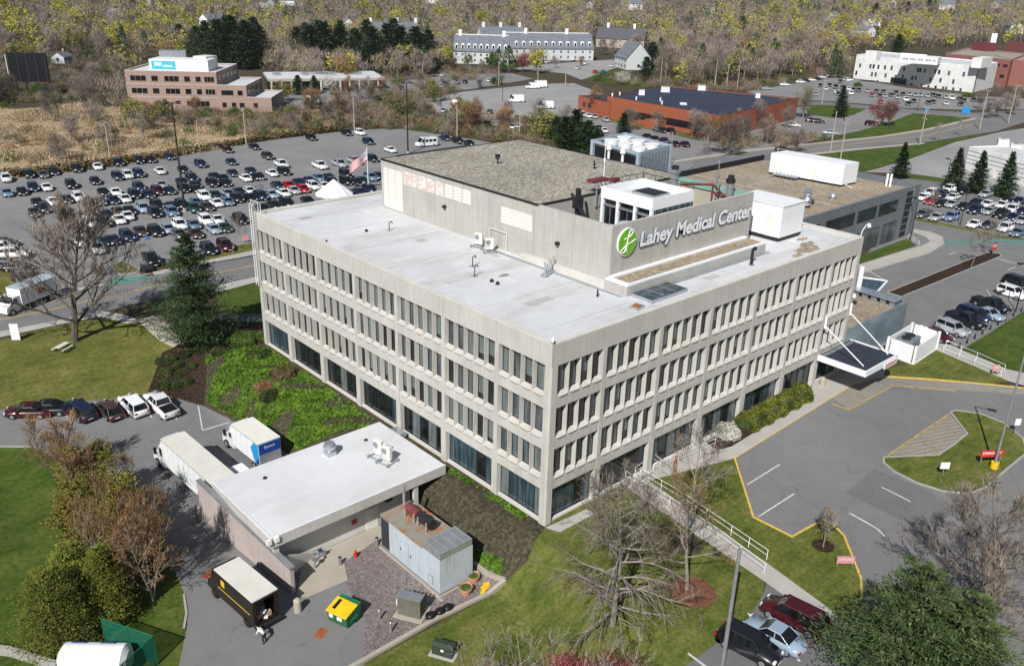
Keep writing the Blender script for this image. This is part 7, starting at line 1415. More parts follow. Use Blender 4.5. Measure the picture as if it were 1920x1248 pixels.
for px, py, k, Ht, lab in ((1325, 288, 'grey', 8, 'low grey bare tree nearest the tan roof corner, left of the purple one'), (1366, 292, 'purple', 11, 'broad purple-brown bare tree right behind the tan roof'), (1345, 268, 'red', 8, None), (1392, 270, 'grey', 9, None), (1437, 270, 'grey', 8.5, 'bare tree over a green patch on the verge before the warehouse'), (1492, 288, 'purple', 7.5, 'dark bare tree left of the slim utility pole'), (1417, 243, 'purple', 9, None), (1298, 255, 'grey', 8, None), (1505, 222, 'tan', 12, 'tall pale trunked tree in the red mulch of the small lot'), (1460, 228, 'grey', 8, None), (1117, 214, 'red', 9, 'salmon budding tree in front of the orange warehouse side wall'), (1652, 236, 'magenta', 8, 'left tree of the dark red pair on the long lawn'), (1664, 238, 'purple', 8.5, 'right tree of the dark red pair on the long lawn'), (1380, 250, 'red', 7, None)): tree(px, py, k, Ht, 'before the orange warehouse', lab)
for px, py, k, Ht, lab in ((921, 122, 'round', 5.5, 'round green tree in front of the nearest terrace'), (877, 124, 'olive', 6, 'olive rounded tree in front of the nearest terrace'), (835, 122, 'bud', 9, 'yellow-green tree at the left end of the nearest terrace'), (980, 135, 'magenta', 8.5, 'red-pink budding tree between the two front terraces'), (1002, 128, 'purple', 9, 'dark budding tree just right of the red-pink one'), (1076, 112, 'round', 5.5, 'bright round bush before the long terrace door'), (1012, 118, 'blossom', 7, 'white blossoming tree before the long terrace'), (1170, 160, 'blossom', 6, 'pale blossoming tree on the green lawn by the cottage'), (1220, 130, 'pine', 13, 'dark evergreen between the cottage and the bare wood'), (1210, 150, 'pine', 10, 'smaller dark evergreen below the cottage evergreen'), (855, 160, 'red', 4, None), (930, 158, 'scrubg', 4, None), (1120, 152, 'scrubg', 4, None), (900, 165, 'scrub', 4, None), (760, 142, 'scrub', 5, None), (800, 140, 'red', 5, None)): tree(px, py, k, Ht, 'around the slate terraces', lab)
for px, py, Ht in ((392, 122, 15), (415, 128, 16), (440, 125, 17), (465, 130, 16), (488, 122, 14), (340, 100, 11), (372, 112, 12), (430, 105, 15), (480, 100, 14)): tree(px, py, 'pine', Ht*1.3, 'behind the brick office')
for px, py, Ht in ((560, 120, 13), (585, 132, 15), (612, 132, 16), (640, 128, 15), (668, 132, 14), (700, 136, 15), (728, 134, 16), (752, 132, 15), (780, 134, 15), (803, 124, 13), (690, 112, 15), (600, 108, 14), (740, 108, 15), (640, 100, 13), (575, 100, 12)): tree(px, py, 'pine', Ht*1.3, 'above the low shed')
for px, py, Ht in ((1058, 292, 10), (1078, 284, 11), (1100, 296, 9.5), (1042, 275, 8), (1168, 250, 6), (1118, 300, 8)): tree(px, py, 'pine', Ht, 'behind the gravel roof')
for px, py in ((40, 52), (140, 50), (128, 85), (198, 76), (252, 52), (330, 38), (300, 68), (345, 56), (270, 72), (12, 28), (680, 26), (742, 40), (830, 38), (960, 30), (1012, 36), (1450, 26), (1582, 46), (1602, 30), (1698, 62), (1694, 82), (1482, 38), (115, 30), (225, 84), (700, 48), (905, 46), (1760, 60), (1830, 44)): tree(px, py+8, 'bud', 13.5, 'in the far neighbourhood')
for px, py, k, Ht in ((530, 190, 'olive', 7), (560, 178, 'pine', 7), (590, 176, 'pine', 6.5), (620, 178, 'blossom', 7), (655, 186, 'red', 8), (690, 184, 'grey', 8), (715, 180, 'red', 7), (1180, 245, 'grey', 7), (1230, 250, 'grey', 7), (1310, 262, 'purple', 8), (1335, 262, 'red', 7), (1475, 240, 'grey', 7), (850, 135, 'red', 6), (905, 138, 'grey', 6), (1040, 128, 'grey', 6), (1090, 124, 'red', 5), (1130, 104, 'purple', 9), (1150, 100, 'grey', 9), (1195, 96, 'purple', 9)): tree(px, py, k, Ht, 'screening the middle buildings')
for px, py, lab in ((1850, 222, None), (1868, 220, None), (1884, 210, None), (1898, 216, None), (1862, 190, None), (1905, 190, None), (1835, 205, None)): tree(px, py, 'grey' if px % 2 else 'purple', 7, 'right of the white office', lab)
for px, py in ((1390, 62), (1680, 105), (1640, 32), (1700, 28), (1740, 22)): tree(px, py, 'pine', 13, 'in the wood behind the offices')
def belt(poly, n, kinds, hr, place, seed, sep=3.0, clear=None):
    rr = random.Random(seed); x0 = min(p[0] for p in poly); x1 = max(p[0] for p in poly); y0 = min(p[1] for p in poly); y1 = max(p[1] for p in poly); k = 0; tries = 0; mine = []
    while k < n and tries < 6000:
        tries += 1; p = (rr.uniform(x0, x1), rr.uniform(y0, y1))
        if not inside(p, poly): continue
        q = at(*p)
        if any((q.x-a)**2+(q.y-b)**2 < sep*sep for a, b in mine): continue
        mine.append((q.x, q.y)); kd = rr.choices([a for a, _ in kinds], [b for _, b in kinds])[0]; s = {'scrub': .55, 'scrubg': .5, 'scrubt': .55, 'round': .5}.get(kd, 1); tree(p[0], p[1], kd, rr.uniform(*hr)*s, place); k += 1
SC3 = [('scrub', 3), ('scrubt', 2), ('scrubg', 2), ('red', 1), ('grey', 2), ('olive', 1)]
belt([(236, 208), (520, 216), (640, 234), (600, 247), (480, 262), (300, 236), (228, 226)], 34, SC3, (4, 7), 'at the marsh edge below the brick office', 1)
belt([(0, 225), (235, 215), (300, 250), (200, 300), (0, 318)], 12, [('scrub', 2), ('grey', 2), ('scrubt', 2), ('olive', 1)], (6, 9), 'on the tan marsh', 2, 7)
belt([(0, 110), (120, 90), (232, 100), (238, 205), (150, 196), (0, 205)], 34, [('purple', 4), ('grey', 2), ('scrub', 2), ('scrubg', 2), ('olive', 1)], (8, 11), 'around the black billboard', 3, 5)
belt([(500, 205), (640, 203), (760, 206), (900, 222), (1040, 232), (1078, 270), (1000, 270), (900, 262), (760, 244), (640, 240)], 46, [('scrub', 3), ('red', 2), ('grey', 3), ('olive', 2), ('scrubt', 2), ('scrubg', 1)], (6, 9.5), 'in the scrub belt beyond the big lot', 4, 4)
belt([(0, 60), (230, 45), (520, 70), (560, 100), (380, 100), (230, 100), (0, 105)], 24, [('purple', 5), ('grey', 3), ('olive', 2), ('tan', 1)], (11, 14), 'in the wood at upper left', 5, 8)
belt([(1115, 95), (1240, 80), (1420, 90), (1590, 95), (1600, 140), (1500, 148), (1420, 160), (1320, 168), (1245, 160), (1230, 120)], 46, [('purple', 5), ('grey', 4), ('tan', 3), ('red', 1)], (11, 14.5), 'in the bare wood behind the blue roof', 6, 6)
belt([(660, 190), (780, 160), (860, 165), (800, 215), (700, 205)], 10, [('grey', 3), ('tan', 1), ('scrub', 1), ('olive', 1)], (6, 9), 'left of the grey lot', 7, 5)
bt = {}
for o, px, ds, place, lab in TR:
    if not lab: bt.setdefault((ds, place), []).append((px, o))
for (ds, place), L in bt.items():
    L.sort(key=lambda q: q[0])
    for i, (px, o) in enumerate(L): o['label'] = f'only {ds} {place}' if len(L) == 1 else f'{ordinal(i+1)} {ds} from the left {place}'
# ---- the far wood: one uncountable mass
CLEAR = [[(236, 118), (420, 108), (560, 165), (760, 160), (838, 128), (1000, 140), (1180, 105), (1240, 150), (1300, 164), (1500, 144), (1920, 175), (2100, 200), (2100, 420), (-200, 420), (-200, 200), (240, 220)], [(838, 98), (1122, 95), (1225, 100), (1225, 140), (960, 135), (838, 128)], [(895, 78), (995, 78), (995, 96), (895, 96)], [(1110, 76), (1215, 76), (1215, 96), (1110, 96)], [(1590, 100), (1765, 90), (1920, 85), (2050, 95), (2050, 260), (1580, 200)], [(1160, 80), (1215, 82), (1215, 130), (1160, 130)], [(0, 105), (232, 98), (238, 206), (0, 320)]]
HXY = [(at(a[0], a[1]).x, at(a[0], a[1]).y) for a in HS]
def farwood():
    rng = np.random.default_rng(77); Vs = []; Is = []; mats = [MAT[k] for k in ('twig_purple', 'twig', 'twig_tan', 'bud', 'bud_olive', 'pine', 'twig_red')]; n = 0; tries = 0
    while n < 8200 and tries < 90000:
        tries += 1; rr = rng.uniform(290**1.5, 1750**1.5)**(1/1.5); a = YAW+rng.uniform(-.62, .62); x, y = CAM[0]+rr*math.cos(a), CAM[1]+rr*math.sin(a); z = h(x, y); px, py = pix((x, y, z))
        if px < -120 or px > 2040 or py > 330: continue
        if any(inside((px, py), c) for c in CLEAR): continue
        if any((x-a_)**2+(y-b_)**2 < 10**2 or (((x-a_)*math.cos(YAW)+(y-b_)*math.sin(YAW)) > -38 and ((x-a_)*math.cos(YAW)+(y-b_)*math.sin(YAW)) < 0 and abs(-(x-a_)*math.sin(YAW)+(y-b_)*math.cos(YAW)) < 9) for a_, b_ in HXY): continue
        u = rng.random(); blk = math.sin(x*.012+1)+math.sin(y*.014+x*.006); yel = .06+.10*(blk > .6)+.10*(px < 440)+.07*(px > 1350)
        kd = 3 if u < yel else 4 if u < yel+.07 else 5 if u < yel+.07+(.16 if blk < -.9 else .04) else 6 if u < yel+.15 else int(rng.choice([0, 0, 1, 2])); near = rr < 650; m = 460 if rr < 480 else 280 if near else 110; Ht = rng.uniform(9, 14.5); R = rng.uniform(3.6, 6.6)
        if kd == 5: Ht *= 1.15; R *= .75
        nc = 16; c = rdir(rng, nc)*rng.uniform(.45, 1, nc)[:, None]*[R, R, Ht*.36]+[0, 0, Ht*.62]; i = rng.integers(0, nc, m); P = c[i]+rng.normal(size=(m, 3))*[R*.2, R*.2, Ht*.07]
        if kd == 5: t = rng.random(m); th = rng.uniform(0, 2*PI, m); ra = R*(1-t)**.6*rng.uniform(.5, 1.1, m); P = np.stack([np.cos(th)*ra, np.sin(th)*ra, Ht*(.12+.88*t)], 1)
        leaf = kd in (3, 4, 5); d = rdir(rng, m)*(1 if leaf else .7)+[0, 0, 0 if leaf else .7]; d, e, w_ = frames(d)
        if leaf: s = rng.uniform(.3, .75, m)[:, None]*(1.35 if not near else 1.0)*(1.0 if kd != 5 else .9); V = np.stack([P-e*s, P+e*s*.9, P+w_*s*1.3], 1)
        else: s = rng.uniform(.05, .11, m)[:, None]*(1.9 if not near else 1.15); L = rng.uniform(1.2, 2.6, m)[:, None]; V = np.stack([P-e*s, P+e*s, P+d*L], 1)
        V += [x, y, z]; Vs.append(V.reshape(-1, 3)); Is.append(np.full(m, kd, np.int32))
        tr = .22; Vs.append(np.array([[x-tr, y, z], [x+tr, y, z], [x, y, z+Ht*.8], [x, y-tr, z], [x, y+tr, z], [x, y, z+Ht*.8]])); Is.append(np.array([1, 1], np.int32)); n += 1
    V = np.concatenate(Vs); o = link('woodland', quadmesh('woodland', V, mats, np.concatenate(Is), 3)); tag(o, 'far spring woodland of bare and budding trees reading as one mass', 'woodland', kind='stuff')
farwood()
# dry marsh grass and rough grass blades
def blades(name, poly, n, hh, w, mat, label, seed, clump=None):
    rng = np.random.default_rng(seed); xy = W(poly); x0 = min(p[0] for p in xy); x1 = max(p[0] for p in xy); y0 = min(p[1] for p in xy); y1 = max(p[1] for p in xy); P = []
    while len(P) < n:
        x, y = rng.uniform(x0, x1), rng.uniform(y0, y1)
        if inside((x, y), xy): P.append((x, y, h(x, y)))
    P = np.array(P); a = rng.uniform(0, PI, n); e = np.stack([np.cos(a), np.sin(a), np.zeros(n)], 1)*(w*rng.uniform(.5, 1.4, n))[:, None]; hump = .55+.45*np.sin(P[:, 0]*.21+2*np.sin(P[:, 1]*.13)); t = np.stack([rng.normal(size=n)*.3, rng.normal(size=n)*.3, hh*rng.uniform(.5, 1.1, n)*hump], 1)
    tag(link(name, quadmesh(name, np.stack([P-e, P+e, P+t+e*.4, P+t-e*.4], 1).reshape(-1, 3), MAT[mat])), label, 'grass', kind='stuff')
def undergrowth(polys, n, seed):
    rng = np.random.default_rng(seed); Vs = []; Is = []; mats = [MAT[k] for k in ('shrub_brown', 'twig_tan', 'bush', 'twig_red', 'twig_purple')]
    for poly, cnt in polys:
        x0 = min(p[0] for p in poly); x1 = max(p[0] for p in poly); y0 = min(p[1] for p in poly); y1 = max(p[1] for p in poly); k = 0
        while k < cnt:
            p = (rng.uniform(x0, x1), rng.uniform(y0, y1))
            if not inside(p, poly): continue
            k += 1; q = at(*p); kd = int(rng.choice([0, 0, 1, 1, 2, 3, 4, 4])); m = 170; R = rng.uniform(1.2, 3.0); Hh = R*rng.uniform(.9, 1.5); P = rdir(rng, m)*rng.uniform(.4, 1, m)[:, None]*[R, R, Hh]; P[:, 2] = np.abs(P[:, 2]); d = rdir(rng, m)*.7+[0, 0, .6*(kd != 2)]; d, e, w_ = frames(d)
            if kd == 2: s = rng.uniform(.1, .28, m)[:, None]; V = np.stack([P-e*s, P+e*s, P+w_*s*1.5], 1)
            else: s = rng.uniform(.03, .06, m)[:, None]; V = np.stack([P-e*s, P+e*s, P+d*rng.uniform(.5, 1.2, m)[:, None]], 1)
            Vs.append((V+np.array(q)).reshape(-1, 3)); Is.append(np.full(m, kd, np.int32))
    tag(link('undergrowth', quadmesh('undergrowth', np.concatenate(Vs), mats, np.concatenate(Is), 3)), 'tangled brown and green undergrowth between the marsh, lots and wood', 'undergrowth', kind='stuff')
undergrowth([([(0, 70), (240, 60), (236, 120), (240, 205), (150, 194), (0, 202)], 420), ([(400, 92), (560, 110), (800, 140), (740, 160), (560, 160), (450, 118)], 260), ([(236, 208), (520, 216), (640, 234), (600, 247), (480, 262), (300, 232), (228, 222)], 260), ([(500, 206), (640, 203), (760, 206), (900, 222), (1040, 232), (1100, 280), (1090, 300), (1000, 276), (900, 262), (760, 244), (640, 240)], 420), ([(0, 212), (230, 210), (470, 235), (440, 262), (200, 296), (0, 312)], 90), ([(640, 190), (780, 158), (870, 168), (800, 215), (700, 205)], 120), ([(1400, 255), (1420, 245), (1560, 262), (1520, 272), (1400, 280), (1300, 296), (1300, 285)], 60), ([(1130, 150), (1240, 152), (1420, 158), (1500, 148), (1420, 172), (1300, 178), (1225, 170)], 130), ([(840, 128), (960, 136), (900, 150), (800, 160), (780, 140)], 60), ([(1100, 92), (1600, 92), (1600, 145), (1420, 158), (1240, 158), (1225, 120)], 300)], 0, 9)
blades('reed_grass', [(-120, 200), (30, 205), (150, 196), (230, 205), (300, 214), (480, 226), (640, 233), (560, 254), (480, 267), (400, 282), (300, 299), (180, 316), (60, 328), (-120, 340)], 42000, 1.25, .13, 'reed', 'tan dry reed grass covering the marsh on the left', 5)
scatter_leaves('brush', [([(-120, 332), (60, 322), (300, 292), (480, 262), (640, 240), (640, 247), (480, 267), (300, 299), (180, 317), (60, 331), (-120, 342)], 6000)], 0, .28, 1.3, 'shrub_brown', 0, 8, 'low brown brush along the marsh side of the big lot')
# ------------------------------------------------------------------ poles, signs, rails, yard things
def lamp_pole(px, py, hh, label, arms=((0, 1.2),), mat='dark', r=.13, base=None, z=None, heads='box', name='lamp_post', group=None):
    q = at(px, py); t = empty(name, q, 0, label, 'lamp post', group); m = MB(); m.tube((0, 0, 0), (0, 0, hh), r, r*.6, MAT[mat], 8); m.build('pole', t)
    for a, l in arms:
        m = MB(); e = (math.cos(a)*l, math.sin(a)*l, hh); m.tube((0, 0, hh-.05), e, .06, .06, MAT[mat], 6); m.obox((e[0]*1.25, e[1]*1.25), a, .9, .45, hh-.1, hh+.1, MAT[mat]); m.build('lamp_head', t)
    if base: m = MB(); m.tube((0, 0, -.1), (0, 0, .75), .38, .38, MAT[base], 14); m.build('base', t)
    return t
LP = 'tall lamp posts over the big lot'
lamp_pole(347, 397, 20.7, 'tall dark lamp post standing among cars of the big lot', [(i*PI/2+.4, 1.3) for i in range(4)], r=.22, base='conc_tan', group=LP)
lamp_pole(765, 289, 18, 'tall dark lamp post at the far side of the big lot above the penthouse', [(i*PI/2+.4, 1.3) for i in range(4)], r=.22, base='conc_tan', group=LP)
lamp_pole(1863, 878, 12.8, 'grey lamp post on the traffic island with a yellow base', [(math.radians(-70), 1.4)], 'pole_grey', .13, 'yellow')
q = at(1352, 1262); t = empty('lamp_post', q, 0, 'thick grey lamp pole in front of the black SUV at the bottom', 'lamp post'); m = MB(); m.tube((0, 0, 0), (0, 0, 10.4), .17, .12, MAT['pole_grey'], 12); m.build('pole', t); m = MB(); m.tube((0, 0, 10.4), (0, 0, 10.5), .14, .12, MAT['galv'], 12); m.build('cap', t); m = MB(); m.box(-.25, -.25, 0, .25, .25, .1, MAT['steel']); m.build('base', t)
lamp_pole(1800, 423, 7.5, 'black lamp post between the right lot and its access road', [(.5, .8)], r=.1)
lamp_pole(1706, 452, 8, 'black lamp post at the corner of the grey wing', [(1.2, .8)], r=.1); lamp_pole(1770, 360, 7.5, 'black lamp post in front of the leftmost spruce of three', [(1.2, .8)], r=.1)
lamp_pole(1904, 585, 7.5, 'black lamp post at the east lawn edge cut by parked cars', [(2.5, .9)], r=.1); lamp_pole(1256, 310, 8, 'dark lamp post near the louvred cooling plant', [(1.9, .9)], 'pole_wood', r=.14)
for i, (px, py, hh) in enumerate(((852, 190, 11), (827, 208, 7), (942, 190, 9), (1153, 195, 8), (1582, 228, 8), (1720, 208, 7))): lamp_pole(px, py, hh, ['dark lamp post beside the red pickup in the grey lot', 'short dark lamp post at the left edge of the grey lot', 'dark lamp post in the middle of the far grey lot', 'dark lamp post by the small trees left of the orange warehouse', 'thin dark lamp post on the round lawn', 'dark post between the white office lot and the lawn'][i], [(.4, .8)], r=.1)
def util_pole(px, py, hh, label, arms=1, lean=0, mat='pole_wood', a=.9):
    q = at(px, py); t = empty('utility_pole', q, 0, label, 'utility pole', 'wooden utility poles'); m = MB(); m.tube((0, 0, 0), (lean, -lean, hh), .19, .13, MAT[mat], 8); m.build('pole', t)
    for k in range(arms):
        m = MB(); z = hh-.5-k*1.5; m.obox((lean, -lean), a, 2.6, .14, z, z+.16, MAT[mat]); 
        for s in (-1, 0, 1): m.tube((lean+math.cos(a)*1.1*s, -lean+math.sin(a)*1.1*s, z+.16), (lean+math.cos(a)*1.1*s, -lean+math.sin(a)*1.1*s, z+.42), .07, .05, MAT['offwhite'], 6)
        m.build('crossarm', t)
    return t
for a in ((208, 305, 9.5, 'utility pole at the marsh edge on the far left', 1), (462, 272, 9.5, 'utility pole rising from the marsh edge right of the tall lamp post', 1), (375, 285, 8, 'thin bare pole between two marsh utility poles', 0), (665, 248, 10, 'pale pole beside the white SUV at the lot corner', 0), (857, 258, 9, 'pale pole behind the parked cars beyond the penthouse', 0), (974, 258, 7.5, 'pole with insulators directly behind the penthouse peak', 1), (1724, 272, 11, 'utility pole with three crossarms on the verge', 3), (1836, 244, 13, 'tall pale utility pole second from the right edge', 1), (1890, 232, 13, 'tall utility pole nearest the right edge', 1), (1575, 302, 11.5, 'utility pole with two crossarms behind the white trailer', 2), (1557, 283, 11, 'slim utility pole just left of the double crossarm pole', 0), (1541, 195, 9, 'slender pale pole at the left of the white office lot', 1), (1238, 158, 11, 'pale pole at the back of the blue roofed warehouse', 0), (1340, 165, 12, 'leftmost of three pale poles before the bare wood', 0), (1362, 165, 10, 'middle of three pale poles before the bare wood', 0), (1382, 168, 12, 'rightmost of three pale poles before the bare wood', 0), (793, 162, 9, 'pale pole by the cars above the grey lot', 0), (935, 160, 10, 'pale green-grey pole in front of the terrace', 0), (1008, 165, 9, 'slender pole right of the white van pair', 0), (1060, 160, 8, 'slender pole in front of the long terrace', 0), (100, 60, 12, 'pale pole rising from purple-brown trees on the left', 1)): util_pole(*a)
# flags
q = at(691, 360); t = empty('flagpole', q, 0, 'white flagpole carrying a flag beside the penthouse corner', 'flagpole'); m = MB(); m.tube((0, 0, 0), (0, 0, 9.3), .10, .06, MAT['white'], 10); m.build('pole', t); m = MB(); m.tube((0, 0, 9.3), (0, 0, 9.6), .12, .02, MAT['white'], 10); m.build('finial', t)
fl = empty('flag', (q.x, q.y, 0), 0, 'red and white striped flag with a blue canton flying from the flagpole', 'flag'); nx, nz = 26, 13
def fp(u, v): a = math.radians(150); x = u*4.0; return (math.cos(a)*x+.25*math.sin(u*9)*math.sin(a), math.sin(a)*x*.8+.25*math.sin(u*9), 9.0-u*2.9-v*2.1+.1*math.sin(u*11+1))
for nm, sel in (('stripes', lambda i, j: not (i < 10 and j < 7)), ('canton', lambda i, j: i < 10 and j < 7)):
    m = MB()
    for i in range(nx):
        for j in range(nz):
            if sel(i, j):
                mat = MAT['red'] if j % 2 == 0 else MAT['white']
                if nm == 'canton': mat = MAT['blue']
                m.poly([fp(i/nx, j/nz), fp((i+1)/nx, j/nz), fp((i+1)/nx, (j+1)/nz), fp(i/nx, (j+1)/nz)], mat, True)
    if nm == 'canton':
        for i in range(1, 10, 2):
            for j in range(1, 7, 2):
                p = Vector(fp(i/nx, j/nz)); m.box(p.x-.09, p.y-.14, p.z-.09, p.x+.09, p.y+.14, p.z+.09, MAT['white'])
    m.build(nm, fl)
util_pole(636, 365, 9.0, 'bare white pole by the striped tent beside the long parapet', 0, mat='galv')
# signs
def sign(px, py, label, w, hh, z0, mat, text, tmat, ang, posts=2, pmat='galv', name='sign', th=.08, lines=1):
    q = at(px, py); t = empty(name, q, math.radians(ang), label, 'sign'); m = MB(); m.box(-w/2, -th/2, z0, w/2, th/2, z0+hh, MAT[mat]); m.build('panel', t)
    for s in ((-1, 1) if posts == 2 else (0,)): m = MB(); m.box(s*w*.42-.04, -.04 if posts == 2 else .04, 0, s*w*.42+.04, .04 if posts == 2 else .12, z0+(0 if posts == 2 else hh*.8), MAT[pmat]); m.build('post', t)
    if text: 
        for k, tx in enumerate(text): hh_ = hh/(len(text)+.6); wall_text('lettering', tx, -w*.42, -th/2-.012, z0+hh-(k+1)*hh_*1.05+hh_*.1, w*.84, hh_*.6, 0, MAT[tmat], t, .012, 0)
    return t
sign(1854, 872, 'red EMERGENCY sign board on the traffic island', 2.4, .75, 1.0, 'red', ['EMERGENCY'], 'white', -35)
sign(1767, 893, 'small white notice on a leaning post on the traffic island', .9, .7, .9, 'white', None, 'dark', -40, 1)
sign(1902, 815, 'small white post sign at the right of the traffic island', .6, .75, 1.2, 'white', None, 'dark', -40, 1)
sign(1583, 1062, 'faded pink board sign beside the yellow kerb', 1.5, .7, .35, 'red_fade', ['ENTRANCE'], 'offwhite', -40)
sign(1864, 704, 'small faded red sign by the end of the white handrail', .8, .9, .6, 'red_fade', ['EXIT'], 'offwhite', -40)
sign(1861, 478, 'red and white sign at the tip of the mulch median', .9, 1.4, .9, 'red', ['STOP'], 'white', -20, 1)
sign(460, 455, 'small red sign on the verge beside the far corner', 1.0, .9, .4, 'red_fade', None, 'white', -20)
sign(31, 639, 'tall white and green monument sign at the left lawn edge', 1.0, 2.2, .15, 'white', None, 'green', -30, name='monument_sign'); 
o = bpy.data.objects[-1] if False else None
sign(1737, 212, 'blue sign board at the corner of the long green lawn', 1.6, 1.6, .3, 'cyan', None, 'white', -20); sign(1632, 205, 'dark blue sign by the concrete apron of the round lawn', 1.4, 1.3, .3, 'blue', None, 'white', -20)
sign(1810, 214, 'pale blue board on the verge by the right junction', 3.4, 2.4, .2, 'cyan', None, 'white', -30)
t = empty('picnic_table', at(118, 657), math.radians(35), 'pale picnic table with two benches on the left lawn', 'picnic table'); m = MB(); m.box(-.95, -.38, .72, .95, .38, .78, MAT['conc_pale']); m.build('tabletop', t)
for s in (-1, 1): m = MB(); m.box(-.95, s*.75-.14, .42, .95, s*.75+.14, .47, MAT['conc_pale']); m.build('seat', t); m = MB(); m.tube((s*.7, -.75, 0), (s*.7, .1, .74), .05, .05, MAT['dark'], 6); m.tube((s*.7, .75, 0), (s*.7, -.1, .74), .05, .05, MAT['dark'], 6); m.build('leg', t)
# handrails
def rail(pts, label, mat='white', hgt=1.05, gap=2.0, px=True, bars=2, name='handrail'):
    xy = W(pts) if px else pts; t = empty(name, (xy[0][0], xy[0][1], h(*xy[0])), 0, label, 'railing', 'white handrails' if mat == 'white' else None); L = t.location
    P = [Vector((x, y, h(x, y))) for x, y in chain(xy, gap)]; m = MB()
    for k in range(bars):
        z = hgt-k*hgt/bars
        for a, b in zip(P, P[1:]): m.tube(a-L+Vector((0, 0, z)), b-L+Vector((0, 0, z)), .024, .024, MAT[mat], 6)
    m.build('rail', t)
    for p in P: m = MB(); m.tube(p-L, p-L+Vector((0, 0, hgt)), .034, .034, MAT[mat], 6); m.build('post', t)
    return t
rail([(1172, 900), (1255, 950), (1345, 1010), (1432, 1075)], 'long white handrail along the near side of the diagonal footpath'); rail([(1200, 895), (1280, 942), (1370, 1004), (1437, 1050)], 'long white handrail along the far side of the diagonal footpath')
rail([(1225, 885), (1285, 862), (1340, 838)], 'white handrail of the forecourt ending at the pale shrub'); rail([(1190, 893), (1225, 868), (1238, 878)], 'short white handrail where the footpath meets the facade')
rail([(1772, 652), (1830, 675), (1882, 698)], 'white handrail along the lawn footpath east of the enclosure', bars=2); rail([(1768, 660), (1826, 684), (1876, 704)], 'second lower white handrail along the east lawn footpath', bars=2)
rail([(1702, 448), (1722, 462)], 'short white railing at the corner of the grey wing', bars=4)
for i in range(9):
    a = 1748+i*20.5; b = 665-i*10.5-8; 
    q = at(1798+i*14.5, 653-i*8.5); t = empty('bollard', q, 0, f'{ordinal(i+1)} low black bollard from the near end of the east lawn edge', 'bollard', 'black bollards along the east lawn'); m = MB(); m.tube((0, 0, 0), (0, 0, .75), .09, .09, MAT['black'], 8); m.build('post', t); m = MB(); m.tube((0, 0, .75), (0, 0, .85), .11, .06, MAT['black'], 8); m.build('cap', t)
# yard
def bol(px, py, r, hh, mat, label, cap=None, group='bollards in the dock yard'):
    t = empty('bollard', at(px, py), 0, label, 'bollard', group); m = MB(); m.tube((0, 0, 0), (0, 0, hh), r, r, MAT[mat], 14); m.build('post', t); m = MB(); m.tube((0, 0, hh), (0, 0, hh+r*.5), r, r*.5, MAT[cap or mat], 14); m.build('cap', t)
bol(559, 1146, .32, 1.15, 'conc_tan', 'thick concrete bollard at the end of the pink wall'); bol(711.8, 1162, .09, 1.0, 'galv', 'left of two thin galvanised posts in the purple gravel'); bol(733, 1185, .09, 1.0, 'galv', 'right of two thin galvanised posts in the purple gravel')
bol(638, 1059, .16, .85, 'pole_grey', 'short dark bollard at the edge of the tan apron', 'dark'); bol(707, 1022, .16, .85, 'pole_grey', 'short dark bollard beside the generator corner', 'dark'); bol(378, 972, .3, 1.3, 'conc_tan', 'concrete bollard at the far end of the pink wall')
t = empty('fire_hydrant', at(667, 1045), 0, 'red hydrant on the tan apron edge', 'hydrant'); m = MB(); m.tube((0, 0, 0), (0, 0, .6), .13, .13, MAT['red'], 12); m.build('barrel', t); m = MB(); m.tube((0, 0, .6), (0, 0, .82), .15, .05, MAT['red'], 12); m.build('bonnet', t); m = MB(); m.tube((-.22, 0, .45), (.22, 0, .45), .07, .07, MAT['red'], 8); m.build('outlet', t)
t = empty('valve_assembly', at(603, 1055), .4, 'tangle of grey valves and pipes beside the dock wall', 'valves'); m = MB(); m.path([(-.9, 0, 0), (-.9, 0, .9), (-.2, 0, .9), (0, .3, .9), (.9, .3, .6), (.9, .3, 0)], .09, MAT['galv'], 8); m.path([(-.3, .5, 0), (-.3, .5, 1.3), (.5, .2, 1.3)], .06, MAT['galv'], 6); m.build('pipe', t); m = MB(); m.tube((-.9, 0, 1.0), (-.9, 0, 1.06), .25, .25, MAT['steel'], 12); m.tube((.3, .3, 1.05), (.3, .3, 1.1), .22, .22, MAT['blue'], 12); m.build('handwheel', t)
dmp = empty('dumpster', (-17.6, 4.6, ZD+.05), math.radians(-72), 'green dumpster with a yellow slotted lid beside the gravel yard', 'dumpster'); m = MB(); m.hull([(-.95, -.75, .15), (.95, -.75, .15), (.95, .75, .15), (-.95, .75, .15)], [(-1.0, -.95, 1.15), (1.0, -.95, 1.15), (1.0, .95, 1.55), (-1.0, .95, 1.55)], MAT['green']); m.build('body', dmp)
m = MB(); m.hull([(-1.03, -.98, 1.15), (1.03, -.98, 1.15), (1.03, .5, 1.5), (-1.03, .5, 1.5)], [(-1.03, -.98, 1.24), (1.03, -.98, 1.24), (1.03, .5, 1.59), (-1.03, .5, 1.59)], MAT['yellow']); m.build('lid', dmp)
m = MB(); m.hull([(-.7, -.6, 1.335), (-.4, -.6, 1.335), (-.4, .35, 1.56), (-.7, .35, 1.56)], [(-.7, -.6, 1.345), (-.4, -.6, 1.345), (-.4, .35, 1.57), (-.7, .35, 1.57)], MAT['black']); m.build('slot', dmp)
m = MB(); m.box(-.7, -.99, .75, -.3, -.93, 1.05, MAT['offwhite']); m.box(.1, -.99, .75, .6, -.93, 1.05, MAT['offwhite']); m.build('sticker', dmp)
for s in (-1, 1): m = MB(); m.box(s*1.0, -.4, .55, s*1.12, .4, .75, MAT['green']); m.build('fork_pocket', dmp)
